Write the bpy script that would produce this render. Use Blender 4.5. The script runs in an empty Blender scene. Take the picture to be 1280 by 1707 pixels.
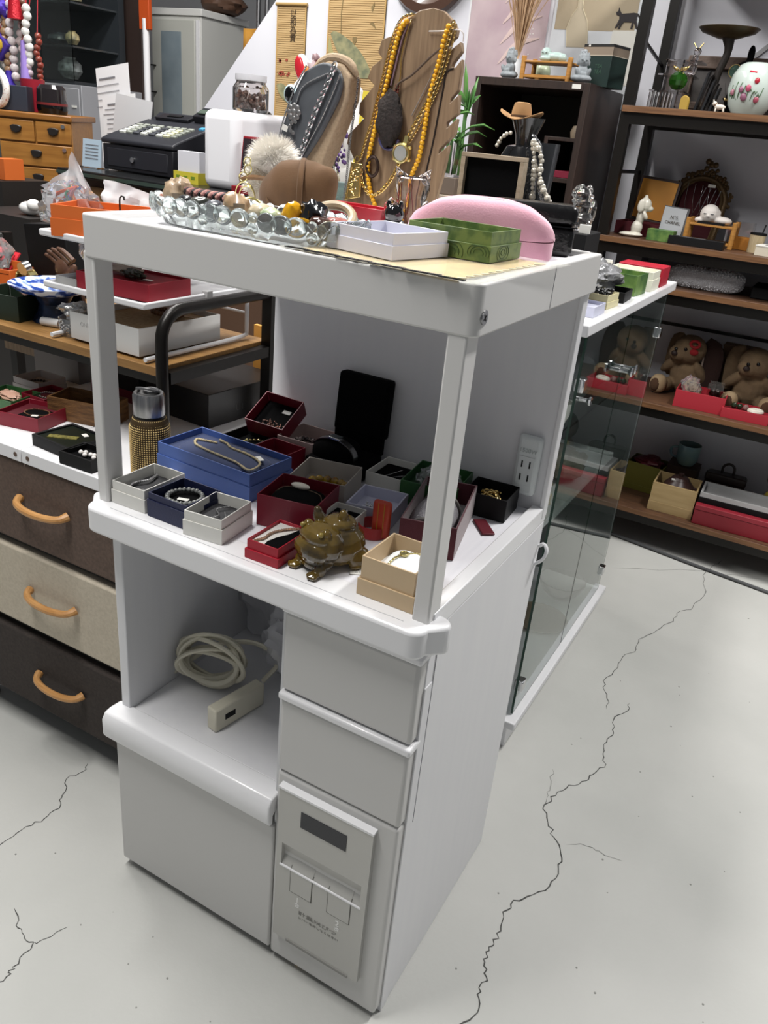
import bpy, bmesh, math, random
from mathutils import Vector, Matrix, Euler
PI = math.pi
RD = math.radians
rnd = random.Random(11)
S = bpy.context.scene
COL = S.collection

# ------------------------------------------------------------------ camera
cd = bpy.data.cameras.new('camera'); cam = bpy.data.objects.new('camera', cd); COL.objects.link(cam)
cd.sensor_fit = 'HORIZONTAL'; cd.sensor_width = 36.0; cd.lens = 37.638
cd.clip_start = 0.02; cd.clip_end = 60
_r, _u, _f = (0.865831, 0.491949, 0.091227), (-0.282627, 0.330431, 0.900521), (-0.412867, 0.805482, -0.425135)
cam.matrix_world = Matrix(((_r[0], _u[0], -_f[0], 0.93216), (_r[1], _u[1], -_f[1], -0.81844), (_r[2], _u[2], -_f[2], 1.38683), (0, 0, 0, 1)))
S.camera = cam
# ------------------------------------------------------------------ world, lamps, exposure
wd = bpy.data.worlds.new('world'); S.world = wd; wd.use_nodes = True
bg = wd.node_tree.nodes['Background']; bg.inputs[0].default_value = (0.93, 0.96, 1.0, 1); bg.inputs[1].default_value = 0.17
S.view_settings.view_transform = 'Standard'; S.view_settings.look = 'None'
S.view_settings.exposure = 0.0; S.view_settings.gamma = 1.0; S.view_settings.use_curve_mapping = False

def area(name, x, y, z, sx, sy, power, col=(1, 0.98, 0.95)):
    l = bpy.data.lights.new(name, 'AREA'); l.shape = 'RECTANGLE'; l.size = sx; l.size_y = sy; l.energy = power; l.color = col
    o = bpy.data.objects.new(name, l); COL.objects.link(o); o.location = (x, y, z); return o
area('ceiling_lamp', 1.5, 1.55, 3.3, 0.3, 1.0, 92)
area('ceiling_lamp', -0.3, -0.42, 3.3, 0.3, 1.5, 88)
area('ceiling_lamp', -1.45, 1.3, 3.3, 0.3, 1.8, 84)

# ------------------------------------------------------------------ materials
def lin(h):
    h = h.lstrip('#'); o = []
    for i in (0, 2, 4):
        c = int(h[i:i + 2], 16) / 255
        o.append(c / 12.92 if c <= 0.04045 else ((c + 0.055) / 1.055) ** 2.4)
    return (*o, 1)
_M = {}
def mat(name, hx, rough=0.5, metal=0.0, bump=0.0, bscale=200, vhex=None, vscale=6, stretch=None, trans=0.0, ior=1.45, coat=0.0,
        sheen=0.0, sss=0.0, alpha=1.0, spec=0.5, vlo=0.35, vhi=0.7, emit=0.0, detail=4):
    if name in _M: return _M[name]
    m = bpy.data.materials.new(name); m.use_nodes = True; nt = m.node_tree; N = nt.nodes; L = nt.links
    p = N['Principled BSDF']; p.inputs['Base Color'].default_value = lin(hx)
    p.inputs['Roughness'].default_value = rough; p.inputs['Metallic'].default_value = metal
    p.inputs['Transmission Weight'].default_value = trans; p.inputs['IOR'].default_value = ior
    p.inputs['Coat Weight'].default_value = coat; p.inputs['Sheen Weight'].default_value = sheen
    p.inputs['Alpha'].default_value = alpha; p.inputs['Specular IOR Level'].default_value = spec
    if sss:
        p.inputs['Subsurface Weight'].default_value = sss; p.inputs['Subsurface Radius'].default_value = (0.01, 0.008, 0.005)
        p.inputs['Subsurface Scale'].default_value = 0.6
    if emit:
        p.inputs['Emission Color'].default_value = lin(hx); p.inputs['Emission Strength'].default_value = emit
    if vhex or bump:
        tc = N.new('ShaderNodeTexCoord'); mp = N.new('ShaderNodeMapping'); L.new(tc.outputs['Object'], mp.inputs[0])
        if stretch: mp.inputs['Scale'].default_value = stretch
    if vhex:
        n = N.new('ShaderNodeTexNoise'); n.inputs['Scale'].default_value = vscale; n.inputs['Detail'].default_value = detail; L.new(mp.outputs[0], n.inputs[0])
        r = N.new('ShaderNodeValToRGB'); L.new(n.outputs[0], r.inputs[0])
        r.color_ramp.elements[0].position = vlo; r.color_ramp.elements[1].position = vhi
        r.color_ramp.elements[0].color = lin(hx); r.color_ramp.elements[1].color = lin(vhex); L.new(r.outputs[0], p.inputs['Base Color'])
    if bump:
        n2 = N.new('ShaderNodeTexNoise'); n2.inputs['Scale'].default_value = bscale; n2.inputs['Detail'].default_value = 3; L.new(mp.outputs[0], n2.inputs[0])
        b = N.new('ShaderNodeBump'); b.inputs['Strength'].default_value = bump; b.inputs['Distance'].default_value = 0.002
        L.new(n2.outputs[0], b.inputs['Height']); L.new(b.outputs[0], p.inputs['Normal'])
    _M[name] = m; return m

white = mat('white_laminate', '#dedee0', 0.38, bump=0.03, bscale=60, vhex='#dbdbde', vscale=3, stretch=(14, 14, 1.2))
wshine = mat('white_plastic', '#e6e6e8', 0.3, coat=0.2)
wbody = mat('white_body_plastic', '#d2d1cf', 0.36, coat=0.1)
wgrey = mat('grey_white_panel', '#cfd0d2', 0.42)
wfront = mat('front_panel_white', '#c9c8c6', 0.4)
pearl = mat('pearl_grey_plastic', '#b9b8b4', 0.34, metal=0.25)
offwhite = mat('off_white_paper', '#d9d8d2', 0.55)
ivory = mat('ivory', '#e8e3d6', 0.5)
black = mat('black_matt', '#0a0a0c', 0.55, spec=0.3)
blackgl = mat('black_gloss', '#08080a', 0.15)
velvet_b = mat('black_velvet', '#050506', 0.9, spec=0.12, bump=0.2, bscale=900)
metal_b = mat('black_metal', '#15120f', 0.35, metal=0.3)
chrome = mat('chrome', '#d9dadb', 0.14, metal=1)
steel = mat('brushed_steel', '#a9a9aa', 0.3, metal=1, vhex='#8d8d8f', vscale=8, stretch=(30, 30, 1))
gold = mat('gold', '#dcc07e', 0.25, metal=1)
palegold = mat('pale_gold', '#d8cb8e', 0.28, metal=1)
silver = mat('silver', '#cfcfd0', 0.2, metal=1)
glass = mat('clear_glass', '#f4faf7', 0.03, trans=1.0, ior=1.45)
glassg = mat('glass_edge', '#1f4a3a', 0.1, trans=0.4)
pane = mat('pane_glass', '#dfeae6', 0.0, trans=1.0, ior=1.45)
plastic = mat('clear_plastic', '#eef0f2', 0.12, trans=0.9, ior=1.3, bump=0.6, bscale=45)
maroon = mat('maroon_card', '#6d1325', 0.42, bump=0.08, bscale=500)
maroon_i = mat('maroon_inside', '#4e0a18', 0.6)
redcard = mat('red_card', '#a3182c', 0.45)
redlac = mat('red_lacquer', '#a30f22', 0.25, coat=0.4)
navy = mat('navy_card', '#1b2142', 0.5, bump=0.25, bscale=350)
navy_i = mat('navy_inside', '#0f1428', 0.7)
blue = mat('blue_card', '#4963a3', 0.42)
blue_i = mat('blue_velvet', '#13264f', 0.9, sheen=0.3)
greencard = mat('green_marbled_card', '#33592c', 0.45, vhex='#6d8a45', vscale=30)
tan = mat('champagne_card', '#c4ac8a', 0.4, bump=0.05, bscale=400)
pinkgrey = mat('pink_grey_card', '#a8948f', 0.5)
greybox = mat('grey_card', '#a9a39c', 0.5)
lav = mat('pale_lavender_plastic', '#c3c5d8', 0.4)
orange = mat('orange_card', '#c8642a', 0.45)
orange_d = mat('orange_inside', '#b5571f', 0.55)
walnut = mat('walnut_board', '#5b3f2c', 0.45, vhex='#3c2a20', vscale=7, stretch=(1.5, 22, 22), bump=0.06, bscale=120)
oak = mat('oak_board', '#96703f', 0.5, vhex='#7a5830', vscale=7, stretch=(1.5, 24, 24))
darkwood = mat('dark_wood', '#33251f', 0.45, vhex='#231915', vscale=6, stretch=(20, 20, 1.2))
pine = mat('pine_drawer', '#9a6a2e', 0.45, vhex='#84561f', vscale=5, stretch=(1.2, 14, 14))
bamboo = mat('bamboo_wood', '#b98544', 0.45, vhex='#a06f33', vscale=12, stretch=(2, 2, 12))
wenge = mat('grey_walnut', '#8d765c', 0.5, vhex='#735d47', vscale=6, stretch=(22, 22, 1.6))

# ------------------------------------------------------------------ geometry helpers
class G:
    def __init__(s): s.b = bmesh.new()
    def quadbox(s, P):
        v = [s.b.verts.new(p) for p in P]
        for f in ((0, 3, 2, 1), (4, 5, 6, 7), (0, 1, 5, 4), (1, 2, 6, 5), (2, 3, 7, 6), (3, 0, 4, 7)): s.b.faces.new([v[i] for i in f])
        return s
    def box(s, x0, x1, y0, y1, z0, z1):
        return s.quadbox([(x0, y0, z0), (x1, y0, z0), (x1, y1, z0), (x0, y1, z0), (x0, y0, z1), (x1, y0, z1), (x1, y1, z1), (x0, y1, z1)])
    def bx(s, c, size, rot=(0, 0, 0)):
        m = Matrix.Translation(c) @ Euler(rot).to_matrix().to_4x4(); a, b, d = size[0] / 2, size[1] / 2, size[2] / 2
        return s.quadbox([m @ Vector(p) for p in ((-a, -b, -d), (a, -b, -d), (a, b, -d), (-a, b, -d), (-a, -b, d), (a, -b, d), (a, b, d), (-a, b, d))])
    def prism(s, poly, h0, h1, ax='z'):
        k = {'z': lambda p, h: (p[0], p[1], h), 'y': lambda p, h: (p[0], h, p[1]), 'x': lambda p, h: (h, p[0], p[1])}[ax]
        a = [s.b.verts.new(k(p, h0)) for p in poly]; c = [s.b.verts.new(k(p, h1)) for p in poly]; n = len(poly)
        s.b.faces.new(a[::-1]); s.b.faces.new(c)
        for i in range(n): s.b.faces.new((a[i], a[(i + 1) % n], c[(i + 1) % n], c[i]))
        return s
    def cyl(s, p0, p1, r0, r1=None, n=20, cap=True):
        return s.tube([p0, p1], [r0, r0 if r1 is None else r1], n, cap=cap)
    def tube(s, pts, r, n=8, closed=False, cap=True, flat=1.0):
        pts = [Vector(p) for p in pts]; m = len(pts); rr = r if isinstance(r, (list, tuple)) else [r] * m
        rings = []; up = None
        for i, p in enumerate(pts):
            t = (pts[(i + 1) % m] - pts[i - 1]) if closed else (pts[min(i + 1, m - 1)] - pts[max(i - 1, 0)])
            if t.length < 1e-9: t = Vector((0, 0, 1))
            t.normalize()
            if up is None: up = Vector((0, 0, 1)) if abs(t.z) < 0.9 else Vector((0, 1, 0))
            sd = t.cross(up)
            if sd.length < 1e-5: sd = t.cross(Vector((1, 0, 0)))
            sd.normalize(); up = sd.cross(t).normalized()
            rings.append([s.b.verts.new(p + rr[i] * (math.cos(2 * PI * k / n) * sd * flat + math.sin(2 * PI * k / n) * up)) for k in range(n)])
        for i in range(m if closed else m - 1):
            A, B = rings[i], rings[(i + 1) % m]
            for k in range(n): s.b.faces.new((A[k], A[(k + 1) % n], B[(k + 1) % n], B[k]))
        if cap and not closed: s.b.faces.new(rings[0][::-1]); s.b.faces.new(rings[-1])
        return s
    def lathe(s, prof, n=24, c=(0, 0, 0), sx=1, sy=1, lobes=0, amp=0.0):
        R_ = []
        for r, z in prof:
            if r < 1e-6: R_.append([s.b.verts.new((c[0], c[1], c[2] + z))])
            else: R_.append([s.b.verts.new((c[0] + sx * r * (1 + amp * math.cos(lobes * 2 * PI * k / n)) * math.cos(2 * PI * k / n), c[1] + sy * r * (1 + amp * math.cos(lobes * 2 * PI * k / n)) * math.sin(2 * PI * k / n), c[2] + z)) for k in range(n)])
        for A, B in zip(R_, R_[1:]):
            if len(A) == 1 and len(B) == 1: continue
            for k in range(n):
                if len(A) == 1: s.b.faces.new((A[0], B[(k + 1) % n], B[k]))
                elif len(B) == 1: s.b.faces.new((A[k], A[(k + 1) % n], B[0]))
                else: s.b.faces.new((A[k], A[(k + 1) % n], B[(k + 1) % n], B[k]))
        return s
    def sph(s, c, r, seg=16, rot=(0, 0, 0), pw=1.0):
        r = (r, r, r) if not isinstance(r, (list, tuple)) else r
        m = Matrix.Translation(c) @ Euler(rot).to_matrix().to_4x4(); rg = max(seg // 2, 4)
        sp = lambda v: math.copysign(abs(v) ** pw, v)
        rows = []
        for i in range(rg + 1):
            th = PI * i / rg; z = sp(math.cos(th)) * r[2]; q = abs(math.sin(th)) ** pw
            if i in (0, rg): rows.append([s.b.verts.new(m @ Vector((0, 0, z)))])
            else: rows.append([s.b.verts.new(m @ Vector((r[0] * q * sp(math.cos(2 * PI * k / seg)), r[1] * q * sp(math.sin(2 * PI * k / seg)), z))) for k in range(seg)])
        for A, B in zip(rows, rows[1:]):
            for k in range(seg):
                if len(A) == 1: s.b.faces.new((A[0], B[k], B[(k + 1) % seg]))
                elif len(B) == 1: s.b.faces.new((A[k], B[0], A[(k + 1) % seg]))
                else: s.b.faces.new((A[k], B[k], B[(k + 1) % seg], A[(k + 1) % seg]))
        return s
    def ico(s, c, r, sub=1):
        bmesh.ops.create_icosphere(s.b, subdivisions=sub, radius=r, matrix=Matrix.Translation(c)); return s
    def torus(s, c, R_, r, rot=(0, 0, 0), n=20, k=8, sy=1.0):
        m = Matrix.Translation(c) @ Euler(rot).to_matrix().to_4x4()
        return s.tube([m @ Vector((R_ * math.cos(2 * PI * i / n), sy * R_ * math.sin(2 * PI * i / n), 0)) for i in range(n)], r, k, closed=True)
    def shell(s, w, d, z0, z1, t=0.002, fl=0.002):
        a, b = w / 2, d / 2; o = [(-a, -b), (a, -b), (a, b), (-a, b)]; i = [(-a + t, -b + t), (a - t, -b + t), (a - t, b - t), (-a + t, b - t)]
        V = lambda L, z: [s.b.verts.new((x, y, z)) for x, y in L]
        ob, ot, it, ib = V(o, z0), V(o, z1), V(i, z1), V(i, z0 + fl)
        s.b.faces.new(ob[::-1]); s.b.faces.new(ib)
        for k in range(4):
            j = (k + 1) % 4
            for A, B in ((ob, ot), (ot, it), (it, ib)): s.b.faces.new((A[k], A[j], B[j], B[k]))
        return s
    def sheet(s, f, nu, nv, th=0.0008):
        P = [[Vector(f(i / nu, j / nv)) for j in range(nv + 1)] for i in range(nu + 1)]
        V = [[s.b.verts.new(p) for p in row] for row in P]
        for i in range(nu):
            for j in range(nv): s.b.faces.new((V[i][j], V[i + 1][j], V[i + 1][j + 1], V[i][j + 1]))
        return s
    def xf(s, m): bmesh.ops.transform(s.b, matrix=m, verts=s.b.verts); return s
    def obj(s, name, m, parent=None, bev=0.0, seg=2, ang=35, sub=0, W=False, sol=0.0, flat=False):
        bmesh.ops.recalc_face_normals(s.b, faces=s.b.faces)
        me = bpy.data.meshes.new(name)
        if W and parent is not None: bmesh.ops.transform(s.b, matrix=MW(parent).inverted(), verts=s.b.verts)
        s.b.to_mesh(me); s.b.free(); me.materials.append(m)
        if not flat:
            me.shade_smooth(); me.set_sharp_from_angle(angle=RD(ang))
        o = bpy.data.objects.new(name, me); COL.objects.link(o)
        if parent is not None: o.parent = parent
        if sol: md = o.modifiers.new('solidify', 'SOLIDIFY'); md.thickness = sol
        if bev: md = o.modifiers.new('bevel', 'BEVEL'); md.width = bev; md.segments = seg; md.limit_method = 'ANGLE'; md.angle_limit = RD(40)
        if sub: md = o.modifiers.new('subsurf', 'SUBSURF'); md.levels = sub; md.render_levels = sub
        return o
    def thing(s, name, m, label, cat, loc=(0, 0, 0), rot=0, group=None, **k):
        o = s.obj(name, m, None, **k); return tag(o, label, cat, group, loc, rot)
def MW(o):
    m = Matrix.Translation(o.location) @ o.rotation_euler.to_matrix().to_4x4()
    return (MW(o.parent) @ m) if o.parent else m
def tag(o, label, cat, group=None, loc=(0, 0, 0), rot=0):
    o['label'] = label; o['category'] = cat
    if group: o['group'] = group
    o.location = loc; o.rotation_euler = rot if isinstance(rot, (tuple, list)) else (0, 0, RD(rot)); return o
def T(name, label, cat, loc=(0, 0, 0), rot=0, group=None):
    o = bpy.data.objects.new(name, None); COL.objects.link(o); o.empty_display_size = 0.05
    return tag(o, label, cat, group, loc, rot)
def struct(o): o['kind'] = 'structure'; return o
def stuff(o): o['kind'] = 'stuff'; return o
def part(name, mesh_from, parent, loc, rot=(0, 0, 0), scale=1.0):
    o = bpy.data.objects.new(name, mesh_from.data); COL.objects.link(o); o.parent = parent; o.location = loc; o.rotation_euler = rot
    o.scale = (scale,) * 3; return o
def path(pts, n):
    """n points spaced evenly along a smooth curve through pts"""
    P = [Vector(p) if len(p) == 3 else Vector((p[0], 0, p[1])) for p in pts]; Q = [P[0] * 2 - P[1]] + P + [P[-1] * 2 - P[-2]]; D = []
    for i in range(1, len(Q) - 2):
        for k in range(12):
            t = k / 12; a, b, c, d = Q[i - 1], Q[i], Q[i + 1], Q[i + 2]
            D.append(0.5 * ((2 * b) + (c - a) * t + (2 * a - 5 * b + 4 * c - d) * t * t + (3 * b - a - 3 * c + d) * t ** 3))
    D.append(P[-1]); L = [0.0]
    for a, b in zip(D, D[1:]): L.append(L[-1] + (b - a).length)
    out = []; j = 0
    for k in range(n):
        s_ = L[-1] * k / max(n - 1, 1)
        while j < len(L) - 2 and L[j + 1] < s_: j += 1
        u = (s_ - L[j]) / max(L[j + 1] - L[j], 1e-9); out.append(D[j].lerp(D[j + 1], min(max(u, 0), 1)))
    return out
def links(g, pts, r, wire=None):
    """a cable chain: one small oval ring per point, turned in turn"""
    wire = wire or r * 0.32
    for i, p in enumerate(pts):
        q = pts[min(i + 1, len(pts) - 1)] - pts[max(i - 1, 0)]; q.normalize()
        up = Vector((0, 1, 0)) if abs(q.y) < 0.9 else Vector((1, 0, 0)); sd = q.cross(up).normalized(); up = sd.cross(q)
        a = sd if i % 2 else (sd * 0.5 + up * 0.87)
        g.tube([p + q * r * 1.15 * math.cos(2 * PI * k / 8) + a * r * 0.75 * math.sin(2 * PI * k / 8) for k in range(8)], wire, 4, closed=True)
    return g
def text(name, s, size, m, parent, loc, rot=(PI / 2, 0, 0), ext=0.0003, align='CENTER', sx=1.0):
    c = bpy.data.curves.new(name, 'FONT'); c.body = s; c.size = size; c.extrude = ext; c.align_x = align; c.align_y = 'CENTER'; c.resolution_u = 3
    k = bpy.data.objects.new(name, c); COL.objects.link(k); bpy.context.view_layer.update(); me = bpy.data.meshes.new_from_object(k); bpy.data.objects.remove(k); bpy.data.curves.remove(c)
    me.name = name; me.materials.clear(); me.materials.append(m)
    o = bpy.data.objects.new(name, me); COL.objects.link(o); o.parent = parent; o.location = loc; o.rotation_euler = rot; o.scale = (sx, 1, 1); return o
def blob(name, m, parent, balls, voxel=0.002, smooth=4, extra=None):
    """overlapping balls fused into one continuous surface"""
    g = G()
    for b in balls:
        c, r = b[0], b[1]; rot = b[2] if len(b) > 2 else (0, 0, 0); g.sph(c, r, 16, rot)
    if extra: extra(g)
    o = g.obj(name, m, parent)
    md = o.modifiers.new('remesh', 'REMESH'); md.mode = 'VOXEL'; md.voxel_size = voxel; md.use_smooth_shade = True
    if smooth: md = o.modifiers.new('smooth', 'SMOOTH'); md.iterations = smooth; md.factor = 0.5
    return o
def fur(name, m, parent, c, r, n, ln, wd_=0.0012, seed=3, lo=-1.0):
    q = random.Random(seed); g = G(); c = Vector(c)
    for i in range(n):
        z = q.uniform(lo, 1); t = q.uniform(0, 2 * PI); s_ = math.sqrt(1 - z * z)
        d = Vector((s_ * math.cos(t), s_ * math.sin(t), z)); p = c + Vector((d.x * r[0], d.y * r[1], d.z * r[2])) * 0.96
        e = (d + Vector((q.uniform(-.5, .5), q.uniform(-.5, .5), q.uniform(-.6, .3)))).normalized() * ln * q.uniform(0.5, 1.1)
        sd = d.orthogonal().normalized() * wd_
        v = [g.b.verts.new(x) for x in (p - sd, p + sd, p + e * 0.6 + sd * 0.6, p + e)]
        g.b.faces.new(v)
    o = g.obj(name, m, parent, flat=True); return stuff(o)
# ================================================================== SETTING
concrete = mat('concrete', '#bfbfbb', 0.55, vhex='#b0b1ad', vscale=2.2, bump=0.25, bscale=90, detail=8, vlo=0.3, vhi=0.75)
crackm = mat('crack_dark', '#4a4a48', 0.9)
fl = struct(G().box(-5, 3, -2.5, 4.3, -0.1, 0).obj('floor', concrete))
CR = [[(0.834, 2.302), (0.808, 2.22), (0.791, 2.12), (0.823, 1.995), (0.803, 1.841), (0.771, 1.792), (0.764, 1.705), (0.729, 1.612), (0.692, 1.52), (0.699, 1.454), (0.677, 1.408), (0.676, 1.322), (0.657, 1.227), (0.684, 1.17), (0.702, 1.103)],
      [(0.75, 1.17), (0.749, 1.122), (0.73, 1.069), (0.745, 1.014), (0.739, 0.967), (0.743, 0.916), (0.76, 0.869), (0.742, 0.825), (0.736, 0.796), (0.703, 0.755), (0.687, 0.702), (0.674, 0.659), (0.699, 0.611), (0.725, 0.577), (0.753, 0.541), (0.761, 0.5), (0.76, 0.445), (0.729, 0.394), (0.707, 0.358), (0.7, 0.332), (0.713, 0.289), (0.713, 0.255), (0.706, 0.232), (0.712, 0.211), (0.727, 0.185), (0.723, 0.165), (0.731, 0.14), (0.736, 0.105), (0.72, 0.064), (0.71, -0.02), (0.73, -0.12)],
      [(-0.273, 0.156), (-0.261, 0.133), (-0.273, 0.094), (-0.242, 0.056), (-0.223, 0.036), (-0.22, -0.001), (-0.226, -0.036), (-0.233, -0.077), (-0.237, -0.134), (-0.26, -0.25)],
      [(-0.09, -0.186), (-0.057, -0.208), (-0.029, -0.213), (-0.004, -0.213), (0.004, -0.226), (0.006, -0.265), (0.014, -0.274), (0.009, -0.305), (0.02, -0.4)],
      [(-0.004, -0.213), (0.009, -0.196), (0.022, -0.16)], [(0.755, 0.572), (0.795, 0.595), (0.822, 0.598), (0.874, 0.6)],
      [(0.651, 0.785), (0.666, 0.729), (0.672, 0.692), (0.674, 0.659)], [(0.495, 1.953), (0.785, 2.158), (0.999, 2.243)]]
CW = [0.0013, 0.0016, 0.0013, 0.0012, 0.0008, 0.0005, 0.0006, 0.0006]
for pts, w in zip(CR, CW):
    D = []
    for a, b in zip(pts, pts[1:]):
        a, b = Vector((*a, 0.0006)), Vector((*b, 0.0006)); n = (b - a).orthogonal(); n = Vector((-(b - a).y, (b - a).x, 0)).normalized()
        for k in range(4): D.append(a.lerp(b, k / 4) + n * rnd.uniform(-0.006, 0.006) * (0 if k == 0 else 1))
    D.append(Vector((*pts[-1], 0.0006))); g = G(); pr = None
    for i, p in enumerate(D):
        t = (D[min(i + 1, len(D) - 1)] - D[max(i - 1, 0)]).normalized(); n = Vector((-t.y, t.x, 0)) * w * rnd.uniform(0.4, 1.0) * (0.3 if i in (0, len(D) - 1) else 1)
        q = (g.b.verts.new(p - n), g.b.verts.new(p + n))
        if pr: g.b.faces.new((pr[0], q[0], q[1], pr[1]))
        pr = q
    g.obj('crack', crackm, fl, flat=True)
g = G()
for i in range(46):
    x, y = rnd.uniform(0.62, 1.3), rnd.uniform(-0.3, 1.9); r = rnd.uniform(0.0008, 0.0026)
    g.cyl((x, y, 0), (x, y, 0.0006), r, n=6)
for i in range(30):
    x, y = rnd.uniform(-0.4, 0.4), rnd.uniform(-0.6, -0.04); r = rnd.uniform(0.0007, 0.0022)
    g.cyl((x, y, 0), (x, y, 0.0006), r, n=6)
stuff(g.obj('floor_pit', mat('pit_grey', '#8a8a86', 0.9), fl))

wallm = mat('wall_white', '#dcdce2', 0.7, vhex='#d4d4dc', vscale=2)
walld = mat('wall_grey', '#8e8e90', 0.8)
wb = struct(G().prism([(-2.35, 0), (-2.35, 1.095), (-0.71, 2.9), (2.4, 2.9), (2.4, 0)], 2.62, 2.7, 'y').obj('wall_back', wallm))
G().prism([(0.22, 1.55), (0.225, 1.535), (0.86, 2.12), (0.85, 2.13)], 2.612, 2.62, 'y').obj('trim_strip', mat('trim_grey', '#9a9a9c', 0.6), wb)
struct(G().box(-5, 0.5, 4.2, 4.3, 0, 2.9).obj('wall_far', walld))
struct(G().box(-5, -4.9, -0.5, 4.2, 0, 2.9).obj('wall_left', walld))

# ================================================================== WHITE KITCHEN CABINET
K = T('kitchen_cabinet', 'tall white open kitchen cabinet on the floor, jewellery boxes on its counter', 'cabinet')
G().box(0, 0.02, 0.022, 0.474, 0, 0.79).obj('side_panel', white, K, bev=0.002)
sp = G().box(0.57, 0.592, 0.022, 0.474, 0, 0.789).obj('side_panel', white, K, bev=0.002)
G().box(0.5925, 0.5932, 0.046, 0.0475, 0.43, 0.775).obj('seam', mat('seam_grey', '#8b8b8f', 0.6), sp)
G().box(0.5905, 0.5935, 0.0215, 0.044, 0.0, 0.70).obj('edge_strip', white, sp, bev=0.001)
G().box(0.02, 0.57, 0.462, 0.474, 0.0, 0.78).obj('back_panel', wgrey, K)
G().box(0.36, 0.372, 0.01, 0.46, 0.02, 0.77).obj('divider', wgrey, K)
G().box(0.02, 0.36, 0.03, 0.462, 0.374, 0.388).obj('shelf_board', white, K, bev=0.002)
G().box(0.02, 0.57, 0.03, 0.462, 0.02, 0.035).obj('bottom_board', wgrey, K)
for x in (0.03, 0.54):
    for y in (0.06, 0.43): G().cyl((x + 0.01, y, 0), (x + 0.01, y, 0.022), 0.014, n=12).obj('foot', black, K)
# counter with rounded front corners, a shallow groove along the front
def rrect(x0, x1, y0, y1, r, n=6):
    P = []
    for cx, cy, a in ((x1 - r, y0 + r, -90), (x1 - 0.001, y1 - 0.001, 0), (x0 + 0.001, y1 - 0.001, 90), (x0 + r, y0 + r, 180)):
        rr = r if cy < 0.3 else 0.001
        for k in range(n + 1):
            t = RD(a + 90 * k / n); P.append((cx + rr * math.cos(t), cy + rr * math.sin(t)))
    return P
co = G().prism(rrect(-0.013, 0.596, -0.024, 0.02, 0.022), 0.768, 0.8125).obj('counter_lip', wshine, K, bev=0.007, seg=3)
G().box(0.02, 0.572, 0.0195, 0.45, 0.775, 0.812).obj('counter_board', mat('counter_white', '#e9e9ee', 0.35, vhex='#e3e3e9', vscale=5, stretch=(30, 1.5, 1)), K)
G().box(0.03, 0.56, -0.0055, -0.0045, 0.8121, 0.8127).obj('groove', mat('groove_grey', '#a5a5aa', 0.6), co)
for x0, x1, xs in ((-0.001, 0.02, 0.0192), (0.5705, 0.5925, 0.5699)):
    rl = G().box(x0, x1, 0.021, 0.474, 0.79, 0.8215).obj('side_rail', wshine, K, bev=0.002)
    G().box(xs, xs + 0.0012, 0.05, 0.45, 0.8115, 0.8135).obj('rail_joint', mat('groove_grey', ''), rl)
# posts, upper back panel, tray top
for x0, x1 in ((-0.008, 0.0125), (0.5655, 0.5905)): G().box(x0, x1, 0.0065, 0.0425, 0.808, 1.20).obj('post', wbody, K, bev=0.003)
ub = G().box(0.002, 0.588, 0.452, 0.466, 0.80, 1.22).obj('upper_back_panel', white, K, bev=0.001)
G().box(0.585, 0.5935, 0.449, 0.474, 0.80, 1.21).obj('edge_strip', wshine, ub, bev=0.002)
tr = G()
tr.box(0.0, 0.59, 0.016, 0.466, 1.2335, 1.2415)
x0, x1, y0, y1 = -0.0107, 0.6007, 0.005, 0.474
tr.obj('tray_floor', mat('counter_white', ''), K)
trm = G()
O = rrect(x0, x1, y0, y1, 0.014); I = rrect(x0 + 0.02, x1 - 0.022, y0 + 0.02, y1 - 0.018, 0.004)
V = [[trm.b.verts.new((px, py, z)) for px, py in L_] for L_, z in ((O, 1.1912), (O, 1.2499), (I, 1.2499), (I, 1.1912))]
nO = len(O)
for A, B in zip(V, V[1:] + V[:1]):
    for k in range(nO): trm.b.faces.new((A[k], A[(k + 1) % nO], B[(k + 1) % nO], B[k]))
tf = trm.obj('tray_frame', wbody, K, bev=0.0025, seg=3, ang=50)
G().box(0.6004, 0.6012, 0.2535, 0.2545, 1.194, 1.248).obj('seam', mat('seam_grey', ''), tf)
sc = G().cyl((0.6, 0.022, 1.213), (0.6022, 0.022, 1.213), 0.0085, n=18).obj('screw', steel, K)
G().bx((0.6023, 0.022, 1.213), (0.0006, 0.009, 0.0016), (0.6, 0, 0)).bx((0.6023, 0.022, 1.213), (0.0006, 0.0016, 0.009), (0.6, 0, 0)).obj('screw_slot', black, sc)
# drawers and dispenser column on the right
def front(name, z0, z1, m, lip=True):
    o = G().box(0.368, 0.5905, 0.0, 0.03, z0, z1).obj(name, m, K, bev=0.006, seg=3)
    if lip: G().box(0.366, 0.5945, -0.006, 0.03, z1 + 0.001, z1 + 0.0145).obj('lip', wshine, o, bev=0.004, seg=3)
    return o
front('drawer', 0.611, 0.751, wfront); front('drawer', 0.452, 0.594, wfront)
dp = G().box(0.368, 0.5905, 0.0, 0.03, 0.016, 0.45).obj('dispenser_panel', wfront, K, bev=0.006, seg=3)
cp = G().box(0.381, 0.391, -0.010, 0.002, 0.086, 0.430).box(0.545, 0.556, -0.010, 0.002, 0.086, 0.430)
cp.box(0.391, 0.545, -0.010, 0.002, 0.312, 0.430).box(0.391, 0.545, -0.010, 0.002, 0.086, 0.262)
cp.quadbox([(0.391, -0.010, 0.2600), (0.545, -0.010, 0.2600), (0.545, 0.004, 0.262), (0.391, 0.004, 0.262), (0.391, -0.010, 0.2625), (0.545, -0.010, 0.2625), (0.545, 0.004, 0.2845), (0.391, 0.004, 0.2845)])
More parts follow.
